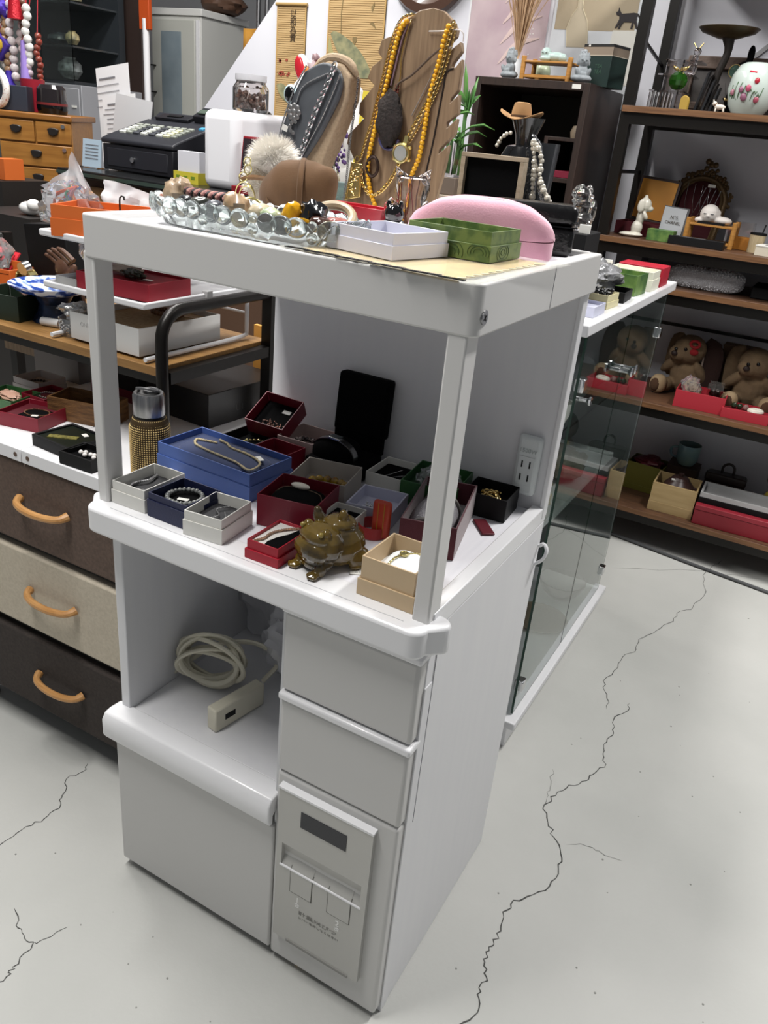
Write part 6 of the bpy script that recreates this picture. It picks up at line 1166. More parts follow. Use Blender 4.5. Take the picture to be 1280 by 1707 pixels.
tc_ = T('tea_tin', 'dark green square tea tin with beige band on bookcase top', 'tin', (-0.008, 2.36, BZ), -18); tgm = mat('tin_green', '#20322f', 0.4)
G().box(-0.06, 0.06, -0.05, 0.05, 0, 0.096).obj('body', tgm, tc_, bev=0.001); G().box(-0.0604, 0.0604, -0.0504, 0.0504, 0.096, 0.1225).obj('band', mat('tin_beige', '#8d7f70', 0.45), tc_); G().box(-0.0612, 0.0612, -0.0512, 0.0512, 0.1225, 0.131).obj('lid', mat('tin_dark', '#2a2a2a', 0.4), tc_, bev=0.001)
G().box(-0.0615, 0.0615, -0.0515, 0.0515, 0.0955, 0.0975).obj('line', mat('tin_line', '#c9c0b0', 0.4), tc_)
text('print', 'TEA\nTEA', 0.017, mat('tin_print', '#3d5a4c', 0.4), tc_, (0.012, -0.0506, 0.055)); G().box(-0.042, -0.034, -0.052, -0.0505, 0.124, 0.129).obj('clasp', offwhite, tc_)
pp = T('pampas_grass', 'dried beige pampas grass bunch in a white vase on bookcase', 'dried grass', (-0.372, 2.45, BZ)); G().lathe([(0, 0), (0.02, 0), (0.028, 0.03), (0.016, 0.07), (0.018, 0.085), (0, 0.08)], 20).obj('vase', wshine, pp)
q = random.Random(23); pgm = mat('pampas_beige', '#c9ab8a', 0.9, vhex='#b08e6c', vscale=30); g = G()
for i in range(130):
    a = q.gauss(0, 0.16); b2 = q.gauss(0, 0.12); L = q.uniform(0.2, 0.52); P = [Vector((0, 0, 0.08)), Vector((a * L * 0.4, b2 * L * .4, 0.08 + L * 0.55)), Vector((a * L * 1.1, b2 * L, 0.08 + L)), Vector((a * L * 1.5 + (0.03 if a > 0 else -0.02), b2 * L, 0.08 + L * 1.05))]; g.tube(P, [0.0012, 0.0016, 0.0016, 0.0004], 4)
stuff(g.obj('grass', pgm, pp, flat=True))
# ================================================================== ON THE BACK WALL
def scroll(label, x0, x1, z0, z1):
    t = T('bamboo_scroll', label, 'scroll', ((x0 + x1) / 2, 2.617, z0)); w = x1 - x0; h = z1 - z0; n = int(h / 0.0085)
    sm_ = mat('bamboo_slat', '#c6a878', 0.6, vhex='#b59566', vscale=3, stretch=(3, 3, 60)); g = G()
    for i in range(n): g.box(-w / 2, w / 2, -0.0045, 0, i * h / n, (i + 0.78) * h / n)
    stuff(g.obj('slats', sm_, t)); G().box(-w / 2, w / 2, -0.0025, 0.001, 0, h).obj('backing', mat('scroll_back', '#8f7448', 0.8), t)
    for x in (-w / 2, w / 2 - 0.006): G().box(x, x + 0.006, -0.0055, 0.0, 0, h).obj('edge_tape', mat('edge_tape', '#b9965c', 0.7), t)
    return t
s1 = scroll('narrow bamboo slat scroll with four calligraphy characters on wall', -1.622, -1.462, 1.38, 1.866)
G().cyl((-0.085, -0.006, 0.486), (0.085, -0.006, 0.486), 0.007, n=12).obj('rod', mat('scroll_rod', '#a88a58', 0.5), s1)
inkb = mat('ink_brown', '#3f3021', 0.8)
for i, c in enumerate('以和為貴'): text('calligraphy', c, 0.036, inkb, s1, (0.012 , -0.0062, 0.448 - i * 0.031), ext=0.0003)
inkg = mat('ink_green', '#6a6f57', 0.8, vhex='#a09a72', vscale=26); inkr = mat('ink_red', '#9a4a38', 0.8)
def leafprint(t, pts, m, nm='painted_leaf'):
    if nm == 'painted_leaf': pts = [(p.x, p.z) for p in path(pts + pts[:1], 44)][:-1]
    return G().prism(pts, -0.0062, -0.0052, 'y').obj(nm, m, t)
leafprint(s1, [(-0.07, 0.165), (-0.04, 0.172), (0.0, 0.145), (0.03, 0.105), (0.02, 0.085), (-0.02, 0.10), (-0.055, 0.13)], inkg)
for i in range(10): a, b2 = rnd.uniform(-0.065, 0.0), rnd.uniform(0.20, 0.27); leafprint(s1, [(a, b2), (a + 0.012, b2 - 0.004), (a + 0.016, b2 + 0.006), (a + 0.005, b2 + 0.01)], inkr, 'painted_flower')
s2 = scroll('wide bamboo slat scroll with painted lotus leaf on the wall', -1.346, -1.058, 1.26, 2.10)
leafprint(s2, [(-0.125, 0.50), (-0.10, 0.51), (-0.02, 0.475), (0.05, 0.42), (0.095, 0.355), (0.075, 0.335), (0.0, 0.345), (-0.05, 0.39), (-0.10, 0.455)], inkg)
leafprint(s2, [(-0.128, 0.49), (-0.10, 0.42), (-0.03, 0.345), (-0.04, 0.342), (-0.12, 0.41), (-0.135, 0.46)], mat('ink_olive', '#a39a6a', 0.8), 'painted_leaf')
for pts in ([(0.072, 0.60), (0.08, 0.585), (0.09, 0.612), (0.088, 0.622)], [(0.07, 0.545), (0.105, 0.525), (0.09, 0.548)], [(-0.073, 0.50), (-0.070, 0.50), (-0.074, 0.58), (-0.066, 0.66), (-0.069, 0.66), (-0.078, 0.58)], [(0.0, 0.46), (0.012, 0.478), (0.009, 0.492), (-0.009, 0.492), (-0.011, 0.478)]): leafprint(s2, pts, mat('ink_sepia', '#7d6a45', 0.8), 'painted_stroke')
ck = T('wall_clock', 'round brown wooden wall clock with white dial behind the necklace board', 'clock', (-0.858, 2.619, 2.02)); wdk = mat('clock_wood', '#4e372c', 0.35, coat=.3)
G().lathe([(0.115, 0.0), (0.175, 0.0), (0.187, 0.018), (0.178, 0.036), (0.145, 0.042), (0.128, 0.030), (0.115, 0.022)], 64).xf(Euler((PI / 2, 0, 0)).to_matrix().to_4x4()).obj('case', wdk, ck)
dl = G().cyl((0, 0, 0), (0, -0.02, 0), 0.13, n=64).obj('dial', mat('dial_white', '#dfe6e2', 0.4), ck); dki = mat('dial_ink', '#51605c', 0.6)
for i in range(60):
    a = 2 * PI * i / 60; G().bx((0.113 * math.sin(a), -0.0205, 0.113 * math.cos(a)), (0.003 if i % 5 else 0.005, 0.001, 0.012), (0, a, 0)).obj('minute_mark', mat('mark_brown', '#6b5a50', 0.6), ck)
for i in range(1, 13): a = 2 * PI * i / 12; text('numeral', str(i), 0.034, dki, dl, (0.082 * math.sin(a), -0.0206, 0.082 * math.cos(a)))
for L, a in ((0.05, -0.9), (0.075, 1.2)): G().bx((L / 2 * math.sin(a), -0.023, L / 2 * math.cos(a)), (0.005, 0.001, L), (0, a, 0)).obj('hand', black, ck)
for r_ in (0.104, 0.121): G().torus((0, -0.0205, 0), r_, 0.0008, (PI / 2, 0, 0), 64, 5).obj('dial_ring', mat('mark_brown', ''), ck)
po = T('poster', 'pinkish grey poster with pale feathers and white dots on wall', 'poster', (-0.50, 2.618, 1.55)); G().box(-0.165, 0.165, -0.003, 0, 0, 0.65).obj('sheet', mat('poster_pink', '#a8929a', 0.7, vhex='#c2b0b2', vscale=5), po); G().box(-0.172, -0.165, -0.004, 0, 0, 0.65).obj('white_border', paper, po)
for k in range(5): G().tube(path([(-0.02, -0.004, 0.06 + k * 0.07), (0.05, -0.004, 0.13 + k * 0.07), (0.14, -0.004, 0.15 + k * 0.075)], 14), [0.002 + 0.010 * math.sin(PI * i / 13) for i in range(14)], 6, flat=0.15).obj('feather_print', mat('feather_print', '#c9b3ae', 0.8), po)
g = G()
for i in range(60): x, z = 0.08 + rnd.gauss(0, 0.022), rnd.uniform(0.16, 0.5); g.bx((x, -0.0036, z), (0.004, 0.0008, 0.004))
g.obj('dots_print', mat('dot_white', '#e6e2df', 0.6), po)
p2_ = T('poster', 'beige and white poster with bottle vase and black cat silhouette', 'poster', (-0.15, 2.618, 1.55)); G().box(-0.165, 0.19, -0.003, 0, 0, 0.65).obj('sheet', mat('poster_white', '#d3d6da', 0.7), p2_); G().box(-0.155, 0.155, -0.0036, -0.003, 0.257, 0.65).obj('beige_field', mat('poster_beige', '#a89a82', 0.7), p2_)
G().prism([(0.065, 0.08), (0.075, 0.26), (0.165, 0.262), (0.178, 0.08)], -0.0046, -0.0036, 'y').obj('pillar_print', mat('pillar_print', '#dcdad2', 0.7), p2_)
bt_ = [(-0.095, 0.20), (-0.105, 0.26), (-0.095, 0.30), (-0.075, 0.33), (-0.072, 0.42), (-0.058, 0.42), (-0.055, 0.33), (-0.03, 0.29), (-0.02, 0.25), (-0.012, 0.20)]
G().tube([(x, -0.0044, z) for x, z in bt_], 0.0024, 6, flat=0.4).obj('bottle_outline', mat('bottle_print', '#d9cfb4', 0.7), p2_); G().prism(bt_, -0.0042, -0.0037, 'y').obj('bottle_print', mat('bottle_fill', '#b9ad96', 0.7), p2_)
cat_ = [(0.076, 0.318), (0.083, 0.322), (0.084, 0.334), (0.090, 0.323), (0.098, 0.314), (0.125, 0.316), (0.142, 0.318), (0.158, 0.316), (0.168, 0.305), (0.170, 0.296), (0.166, 0.297), (0.162, 0.306), (0.155, 0.308), (0.157, 0.292), (0.166, 0.268), (0.160, 0.266), (0.148, 0.288), (0.146, 0.268), (0.139, 0.267), (0.141, 0.288), (0.110, 0.288), (0.104, 0.278), (0.098, 0.265), (0.092, 0.266), (0.098, 0.285), (0.086, 0.268), (0.080, 0.268), (0.092, 0.296), (0.090, 0.308), (0.078, 0.310)]
G().prism(cat_, -0.0062, -0.0046, 'y').obj('cat_print', mat('cat_print', '#2b2628', 0.7), p2_)
# ================================================================== FAR LEFT BACKGROUND
bpn = T('partition_panel', 'tall dark brown partition panel left of the white locker', 'panel', (-2.86, 2.82, 0)); G().box(-0.22, 0.22, -0.02, 0.02, 0, 2.4).obj('panel', mat('partition_brown', '#382c28', 0.5), bpn, bev=0.003)
lk = T('locker', 'tall white steel locker with frosted glass door behind register', 'locker', (-2.76, 3.4, 0)); lkm = mat('locker_white', '#c9c9c4', 0.45)
G().box(-0.19, 0.18, -0.2, 0.2, 0, 1.88).obj('body', lkm, lk, bev=0.003); G().box(-0.20, 0.19, -0.21, 0.21, 1.88, 1.915).obj('top', mat('locker_top', '#dadad6', 0.45), lk, bev=0.003)
d = G().box(-0.18, 0.145, -0.216, -0.2, 0.05, 1.86).obj('door', mat('locker_door', '#bdbeb6', 0.45), lk, bev=0.004); G().box(-0.105, 0.045, -0.2185, -0.2165, 0.9, 1.80).obj('frosted_pane', mat('frosted_pane', '#8e9aa0', 0.5, vhex='#7a8890', vscale=6), d)
G().box(0.15, 0.168, -0.212, -0.2, 0.05, 1.86).obj('door_edge', wshine, lk)
for z in (1.48, 1.62): G().box(-0.21, -0.15, -0.235, -0.216, z, z + 0.006).obj('hinge_bar', black, lk)
bm = T('squeegee', 'orange headed mop with white pole standing by the brown panel', 'mop', (-2.51, 2.70, 0)); G().cyl((0, 0, 0.0), (0, 0, 1.80), 0.017, n=14).obj('pole', wshine, bm); G().box(-0.035, 0.035, -0.012, 0.012, 1.75, 2.0).obj('head', mat('orange_plastic', '#b84a1c', 0.4), bm, bev=0.004)
mb = T('market_bag', 'brown leather bag lying on top of the white locker', 'bag', (-2.63, 3.45, 1.9155)); crumple(101, 1.0, sq=(0.14, 0.12, 0.06), amp=.15, n=16).obj('bag_body', mat('brown_bag', '#5a4030', 0.6), mb).location = (0, 0, 0.058)
oc2 = T('canvas_roll', 'worn orange yellow canvas sheet hanging beside the locker', 'canvas', (-2.10, 3.1, 1.2)); G().sheet(lambda u, v: (-0.10 + 0.24 * u, 0.01 * math.sin(u * 9), 0.1 + 0.52 * v), 14, 6).obj('sheet', mat('ochre_canvas', '#c08a35', 0.7, vhex='#a8752a', vscale=14), oc2, sol=0.006)
for x in (-0.02, 0.035): G().cyl((x, 0.02, -1.2), (x, 0.02, 1.2), 0.012, n=10).obj('pole', steel, oc2)
ch = T('chest', 'small honey brown wooden chest of drawers with black cup handles', 'chest of drawers', (-2.031, 1.649, 1.0), 35)
G().box(-0.136, 0.136, -0.175, 0.17, -0.02, 0.312).obj('body', pine, ch, bev=0.002); G().box(-0.26, 0.140, -0.19, 0.22, 0.312, 0.334).obj('top', mat('pine_top', '#8a5a24', 0.4, vhex='#754a1c', vscale=5, stretch=(1.2, 14, 14)), ch, bev=0.004)
hbk = mat('cup_handle', '#1c1715', 0.4)
for x0, x1, z0, z1 in ((-0.134, -0.003, 0.232, 0.306), (0.003, 0.134, 0.232, 0.306), (-0.134, 0.134, 0.146, 0.226), (-0.134, 0.134, 0.06, 0.140), (-0.134, 0.134, -0.018, 0.054)):
    d = G().box(x0, x1, -0.186, -0.17, z0, z1).obj('drawer', pine, ch, bev=0.003); cx, cz = (x0 + x1) / 2, (z0 + z1) / 2 + 0.006
    G().prism([(cx - 0.022, cz + 0.008), (cx - 0.009, cz + 0.013), (cx + 0.009, cz + 0.013), (cx + 0.022, cz + 0.008), (cx + 0.016, cz - 0.010), (cx, cz - 0.016), (cx - 0.016, cz - 0.010)], -0.196, -0.186, 'y').obj('cup_handle', hbk, d, bev=0.003)
    if z0 > 0.14 and x1 > 0.1: G().cyl((0.106, -0.186, cz + 0.020), (0.106, -0.194, cz + 0.020), 0.0075, n=14).obj('lock', silver, d)
G().box(-0.26, 0.136, -0.175, 0.22, -0.98, -0.021).obj('stand', mat('stand_brown', '#6a4a2a', 0.5), ch)
tz = 1.3345
nvb = T('tissue_box', 'dark navy blue square box on the wooden chest top', 'box', (-2.068, 1.535, tz), 35); nvb.scale = (0.8, 0.8, 0.9); G().box(-0.07, 0.07, -0.05, 0.05, 0, 0.098).obj('body', mat('dark_navy', '#252a36', 0.5), nvb, bev=0.002); G().box(-0.125, -0.072, -0.05, 0.05, 0, 0.098).obj('white_side', mat('white_card', ''), nvb)
rv = T('red_vase', 'crimson cylindrical canister behind the dark kettle on chest top', 'canister', (-2.085, 1.635, tz)); rv.scale = (0.8, 0.8, 0.9); G().lathe([(0, 0), (0.052, 0), (0.058, 0.13), (0.055, 0.13), (0.05, 0.004), (0, 0.004)], 28).obj('canister', mat('crimson', '#8a1426', 0.4), rv)
kt = T('speaker', 'small black smoked plastic device with red stripe on chest top', 'device', (-1.972, 1.628, tz)); kt.scale = (0.85, 0.85, 0.88); G().lathe([(0, 0), (0.062, 0), (0.068, 0.02), (0.068, 0.035), (0, 0.035)], 28).obj('base', blackgl, kt); G().lathe([(0.0685, 0.035), (0.0685, 0.045), (0, 0.045)], 28).obj('stripe', mat('dull_red', '#6a2626', 0.3), kt); G().lathe([(0, 0.045), (0.067, 0.045), (0.064, 0.10), (0.05, 0.116), (0, 0.118)], 28).obj('dome', mat('smoked_dome', '#1e1a1c', 0.1, coat=.5), kt)
hs = T('charm_stand', 'rack crowded with hanging bead strings and tassels at upper left', 'stand', (-2.17, 1.69, tz)); G().cyl((0.0, 0.0, 0), (0.0, 0.0, 0.5), 0.008, n=10).obj('post', steel, hs); G().cyl((-0.20, 0.0, 0.44), (0.13, 0.0, 0.44), 0.006, n=10).obj('bar', steel, hs)
q = random.Random(31)
for i, (x, c, r, n, z0, z1, lb) in enumerate(((-0.16, '#c0303a', 0.014, 9, 0.42, 0.12, 'red'), (-0.11, '#e2ddd6', 0.018, 8, 0.36, 0.10, 'speckled white'), (-0.075, '#9a7a5a', 0.017, 9, 0.30, 0.06, 'brown wood'), (0.0, '#c9b8b8', 0.017, 8, 0.30, 0.08, 'rosy white'), (0.04, '#8a3a24', 0.013, 12, 0.26, 0.02, 'red brown wood'), (0.075, '#dcdcd8', 0.016, 8, 0.33, 0.12, 'white'), (0.105, '#7a2f22', 0.013, 12, 0.24, 0.0, 'dark red'), (-0.135, '#b8a090', 0.016, 9, 0.40, 0.12, 'pale brown marbled'), (-0.035, '#d8cfd0', 0.017, 9, 0.34, 0.06, 'pale pink'), (0.02, '#6a4a3a', 0.015, 10, 0.38, 0.10, 'dark walnut'), (-0.09, '#a82a30', 0.012, 12, 0.42, 0.16, 'bright scarlet'), (0.06, '#b7a6b0', 0.015, 9, 0.22, 0.02, 'greyish lilac'))):
    t = T('bead_string', lb + ' bead string hanging on the upper left rack', 'beads', (-2.15 + x * 0.85, 1.655 - 0.012 * (i % 3), tz)); b0 = None
    for k in range(n):
        p = (0.006 * math.sin(k * 1.7), 0.004 * math.cos(k), z0 - (z0 - z1) * k / n + 0.03)
        if b0 is None: b0 = G().sph((0, 0, 0), r, 12).obj('bead', mat('bead' + c[1:], c, 0.3, vhex='#7a6a60', vscale=50, vlo=.55, vhi=.8), t); b0.location = p
        else: part('bead', b0, t, p)
    G().tube([(0, 0, z0 + 0.03), (0, 0.02, 0.43)], 0.002, 5).obj('string', mat('red_string', '#a02a34', 0.6), t)
for i, (x, c, z, lb) in enumerate(((-0.085, '#4a2fa0', 0.36, 'violet flower tassel'), (-0.10, '#3f2a8c', 0.22, 'violet pouch tassel with gold flower'), (0.02, '#a8202c', 0.38, 'scarlet sequined hanging tassel'), (-0.06, '#3a249a', 0.05, 'deep violet bottle shaped tassel'), (0.055, '#8f78c0', 0.16, 'lilac ribbon tassel'))):
    t = T('tassel', lb + ' on the upper left rack', 'tassel', (-2.15 + x * 0.85, 1.62, tz + z)); m = mat('tas' + c[1:], c, 0.6)
    if i == 0: crumple(111, 0.036, n=10, amp=.5).obj('flower', m, t)
    elif i == 1: G().prism([(-0.06, 0.02), (0, 0.055), (0.06, 0.01), (0, -0.05)], -0.012, 0.012, 'y').obj('pouch', m, t, bev=.006); crumple(112, 0.022, n=8, amp=.5).obj('gold_flower', mat('yellow_gold', '#c9a832', 0.5), t).location = (0.005, -0.016, 0.008)
    elif i == 2: G().lathe([(0, 0.08), (0.010, 0.078), (0.03, -0.06), (0, -0.065)], 14).obj('skirt', mat('sequin_red', '#b01f2c', 0.25, metal=.4, bump=1, bscale=200), t)
    elif i == 3: G().lathe([(0, -0.045), (0.032, -0.045), (0.03, 0.03), (0.014, 0.055), (0.012, 0.09), (0, 0.092)], 16).obj('bottle', m, t)
    else: G().lathe([(0, 0.09), (0.008, 0.088), (0.02, -0.05), (0, -0.052)], 12).obj('ribbon', m, t)
    G().tube([(0, 0, 0.05), (0, 0.06, max(0.08, 0.43 - z))], 0.002, 5).obj('string', mat('red_string', ''), t)
wr = T('padded_ring', 'white speckled padded ring leaning at the far left of chest', 'ring', (-2.10, 1.475, tz + 0.075)); G().torus((0, 0, 0), 0.062, 0.013, (PI / 2, 0.2, 0), 28, 10).obj('ring', mat('speckled_white', '#e3e0dc', 0.6, vhex='#b0504a', vscale=120, vlo=.62, vhi=.68), wr)
gcb = T('steel_cabinet', 'grey steel drawer cabinet behind the wooden chest', 'cabinet', (-2.66, 2.45, 0)); G().box(-0.2, 0.16, -0.2, 0.2, 0, 1.46).obj('body', mat('steel_grey', '#85868a', 0.45), gcb, bev=0.003)
for z in (0.9, 1.2): G().box(-0.19, 0.15, -0.208, -0.2, z, z + 0.245).obj('drawer', mat('steel_grey2', '#8e8f93', 0.45), gcb, bev=0.003)
G().box(0.10, 0.13, -0.212, -0.208, 1.36, 1.37).obj('label_slot', offwhite, gcb)
gcc = T('display_cabinet', 'dark glass display cabinet behind the hanging charms', 'display cabinet', (-2.95, 2.55, 1.4605)); dgl = mat('dark_cabinet', '#2b2f33', 0.3)
G().box(-0.45, 0.24, 0.16, 0.2, 0, 0.75).obj('back', dgl, gcc); G().box(-0.45, 0.24, -0.15, 0.2, -0.0, 0.02).obj('base', dgl, gcc)
for z in (0.17, 0.36, 0.56): G().box(-0.44, 0.23, -0.14, 0.16, z, z + 0.008).obj('shelf', mat('smoky_glass', '#6a7074', 0.1, trans=.7), gcc)
G().box(-0.02, 0.01, -0.16, -0.14, 0, 0.75).obj('frame_post', mat('cabinet_frame', '#1d2426', 0.4), gcc); G().box(-0.45, 0.24, -0.155, -0.15, 0.02, 0.75).obj('glass_front', pane, gcc)
for i, (x, z, sx, sz, c, lb, nm) in enumerate(((0.17, 0.37, 0.045, 0.14, '#b9b08a', 'gold and cream patterned porcelain vase in dark display cabinet', 'vase'), (0.13, 0.18, 0.035, 0.06, '#c9b98a', 'cream shell ornament in dark display cabinet', 'ornament'), (0.04, 0.18, 0.06, 0.05, '#5a626a', 'grey lidded box in the dark display cabinet', 'box'), (0.10, 0.022, 0.06, 0.10, '#9aa0a0', 'cut glass bowl on lowest shelf of dark display cabinet', 'bowl'), (0.06, 0.37, 0.07, 0.05, '#4a4a42', 'dark brown dish on middle shelf of display cabinet', 'dish'), (0.12, 0.57, 0.07, 0.08, '#8a7a5a', 'dark brimmed hat on beige block at cabinet top shelf', 'hat'))):
    t = T(nm, lb, nm, (-2.95 + x, 2.50, 1.4605 + z + 0.009))
    G().lathe([(0, 0), (sx * .6, 0), (sx, sz * .35), (sx * .92, sz * .7), (sx * .45, sz * .92), (sx * .5, sz), (0, sz)], 20).obj('body', mat('cab' + c[1:], c, 0.3, vhex='#3a4038', vscale=30), t)
    if i == 5: G().lathe([(0, 0.05), (0.10, 0.045), (0.10, 0.05), (0.06, 0.056), (0.05, 0.1), (0, 0.105)], 20).obj('brim', black, t)
otb = G().box(-0.03, 0.028, -0.04, 0.04, 0, 0.068).thing('card_box', orange, 'tiny orange card box at left frame edge below the wooden chest', 'box', (-1.735, 1.22, 1.117)); G().box(-0.10, 0.05, -0.1, 0.1, 0, 1.115).thing('side_stand', mat('stand_dark', '#1f1b19', 0.5), 'dark side stand at left frame edge carrying the orange card box', 'stand', (-1.74, 1.25, 0))
fgc = T('cat_plate', 'white cat shaped dish lying behind the black display block', 'dish', (-1.39, 1.02, 1.045)); fgc.scale = (0.7, 0.7, 0.7); G().sph((0, 0, 0.03), (0.06, 0.04, 0.03), 16).obj('dish', mw, fgc); G().sph((0.05, -0.02, 0.05), (0.03, 0.03, 0.026), 14).obj('head', mw, fgc); G().box(-0.30, 0.12, -0.1, 0.35, -1.49, 0.0).obj('stand', mat('stand_dark', ''), fgc)
# ================================================================== RIGHT HAND SHELF UNIT
SH = T('shelf_unit', 'tall black metal shelving unit with wooden boards at the right', 'shelf unit', (0.70, 2.4, 0))
X0, X1, Y0, Y1 = 0.125, 1.30, 2.20, 2.60
for x in (X0, X1):
    for y in (Y0, Y1 - 0.035): wbox('post', metal_b, SH, x, x + 0.035, y, y + 0.035, 0, 2.2)
    wbox('side_rail', metal_b, SH, x + 0.012, x + 0.022, Y0 + 0.035, Y1 - 0.035, 1.335, 1.347)
    G().tube([(x + 0.017, Y0 + 0.03, 1.745), (x + 0.017, Y1 - 0.03, 1.700)], 0.006, 6).obj('side_brace', metal_b, SH, W=True)
SHZ = [2.08, 1.545, 1.132, 0.988, 0.578, 0.155]
for z in SHZ:
    b = wbox('shelf_board', walnut, SH, X0 + 0.005, X1 + 0.03, Y0 - 0.012, Y1 - 0.01, z - 0.02, z, bev=0.001)
    wbox('front_edge', mat('walnut_edge', '#7a5638', 0.45, vhex='#5d3f28', vscale=6, stretch=(1.5, 22, 22)), b, X0 + 0.005, X1 + 0.03, Y0 - 0.0135, Y0 - 0.012, z - 0.019, z - 0.001)
    for y in (Y0, Y1 - 0.035): wbox('beam', metal_b, SH, X0 + 0.035, X1, y, y + 0.025, z - 0.055, z - 0.02)
wbox('rear_bar', metal_b, SH, X0 + 0.03, X1, Y1 - 0.03, Y1 - 0.018, 0.435, 0.450); wbox('rear_bar', metal_b, SH, X0 + 0.03, X1, Y1 - 0.03, Y1 - 0.018, 0.80, 0.812)
struct(G().box(0.10, 2.0, 2.60, 2.62, 0, 0.06).obj('baseboard_back', mat('baseboard_grey', '#77787a', 0.6)))
G().tube([(0.36, 2.24, 0.008), (0.70, 2.18, 0.008), (1.2, 2.10, 0.008)], 0.006, 8).thing('cable', mat('grey_cable', '#4f5052', 0.5), 'grey cable running along the floor under the shelving unit', 'cable')
def sz(i): return SHZ[i + 1] + 0.0003
# --- top visible shelf
g_ = T('acrylic_riser', 'clear acrylic three step riser on the upper right shelf', 'riser', (0.29, 2.36, sz(0)))
for (x0, x1, z) in ((-0.115, 0.0, 0.055), (-0.10, 0.018, 0.105), (-0.085, 0.03, 0.150)): G().box(x0, x1, -0.06 + z * .3, 0.05 + z * .3, z, z + 0.005).obj('step', clr, g_)
for x in (-0.075, -0.02): G().box(x, x + 0.005, -0.05, 0.09, 0, 0.15).obj('side', clr, g_)
ga = T('glass_apple', 'green cut glass apple with gold leaf on clear acrylic riser', 'ornament', (0.262, 2.33, sz(0) + 0.0605)); G().sph((0, 0, 0.03), (0.031, 0.031, 0.029), 12).obj('apple', mat('green_crystal', '#3f8a2c', 0.03, trans=.8, ior=1.55), ga, flat=True)
for s_ in (-1, 1): G().sph((s_ * 0.014, 0, 0.066), (0.014, 0.003, 0.006), 10, (0, -s_ * 0.5, 0)).obj('gold_leaf', gold, ga)
G().cyl((0, 0, 0.056), (0.003, 0, 0.07), 0.002, n=8).obj('stem', gold, ga)
gf = T('crystal_figure', 'clear crystal deer figurine with gold antlers behind green apple', 'figurine', (0.285, 2.40, sz(0) + 0.1105)); blob('body', mat('crystal', ''), gf, [((0, 0, 0.02), (0.018, 0.014, 0.02)), ((0.003, 0, 0.05), (0.012, 0.010, 0.02)), ((0.006, 0, 0.075), (0.013, 0.010, 0.012))], 0.003, 1); G().tube([(0.0, 0, 0.085), (-0.012, 0, 0.10)], 0.002, 6).tube([(0.01, 0, 0.085), (0.02, 0, 0.10)], 0.002, 6).obj('antler', gold, gf)
cg = T('crystal_block', 'ribbed clear crystal block at left of upper right shelf', 'ornament', (0.225, 2.29, sz(0)))
for i in range(7): G().cyl((-0.035 + i * 0.0115, 0, 0), (-0.035 + i * 0.0115, 0, 0.05 + 0.004 * (i % 2)), 0.0062, n=10).obj('rib', clr, cg)
yt = T('arch_block', 'small yellow arched ornament beside the ribbed crystal block', 'ornament', (0.312, 2.265, sz(0))); G().prism([(-0.014, 0), (0.014, 0), (0.014, 0.03)] + [(0.014 * math.cos(RD(a)), 0.03 + 0.014 * math.sin(RD(a))) for a in range(20, 180, 20)] + [(-0.014, 0.03)], -0.01, 0.01, 'y').obj('arch', mat('mustard', '#a88a3a', 0.5), yt, bev=0.002)
bks = T('crystal_bookend', 'faceted dark and clear crystal wings ornament behind yellow arch', 'ornament', (0.352, 2.39, sz(0)))
for i in range(5): G().prism([(-0.03 + i * 0.012, 0), (-0.022 + i * 0.012, 0), (0.0 + i * 0.011, 0.13 - i * 0.012), (-0.008 + i * 0.011, 0.12 - i * 0.012)], -0.02, 0.02, 'y').obj('blade', clr if i % 2 else mat('smoked_glass', ''), bks)
bp_ = T('bird_bath_stand', 'dark bronze shallow bowl on tall twisted pedestal, upper shelf', 'pedestal bowl', (0.372, 2.42, sz(0))); brz = mat('dark_bronze', '#2a2522', 0.45, metal=.3); dsh = mat('bronze_dish', '#54452c', 0.4, metal=.35, vhex='#3a3224', vscale=14)
G().lathe([(0, 0.232), (0.03, 0.228), (0.085, 0.245), (0.098, 0.258), (0.096, 0.260), (0.08, 0.250), (0.03, 0.236), (0, 0.236)], 40, sy=.8).obj('bowl', dsh, bp_); G().tube(path([(0.004, 0, 0.235), (0.012, 0, 0.19), (-0.004, 0, 0.12), (-0.008, 0, 0.06), (-0.010, 0, 0.022)], 16), [0.022, 0.018, 0.0145] + [0.0125] * 9 + [0.014, 0.016, 0.018, 0.022], 12).obj('stem', brz, bp_); G().box(-0.045, 0.035, -0.035, 0.035, 0, 0.022).obj('base', brz, bp_, bev=0.002)
bcat = T('black_bust', 'black velvet cat shaped bust wearing gold round glasses', 'bust', (0.448, 2.46, sz(0))); blob('body', velvet_b, bcat, [((0, 0, 0.05), (0.045, 0.03, 0.055)), ((0.0, 0, 0.13), (0.042, 0.034, 0.042)), ((0.006, 0, 0.19), (0.012, 0.010, 0.03))], 0.004, 3)
gls = T('glasses', 'gold wire round eyeglasses on the black velvet bust', 'glasses', (0.448, 2.418, sz(0) + 0.135)); 
for s_ in (-1, 1): G().torus((s_ * 0.026, 0, 0), 0.02, 0.0014, (PI / 2, 0, 0), 24, 6).obj('rim', gold, gls); G().cyl((s_ * 0.026, 0.001, 0), (s_ * 0.026, 0.002, 0), 0.019, n=20).obj('lens', mat('tinted_lens', '#8fb9a8', 0.05, trans=.9), gls)
G().tube([(-0.006, 0, 0.004), (0, -0.002, 0.008), (0.006, 0, 0.004)], 0.0012, 6).obj('bridge', gold, gls)
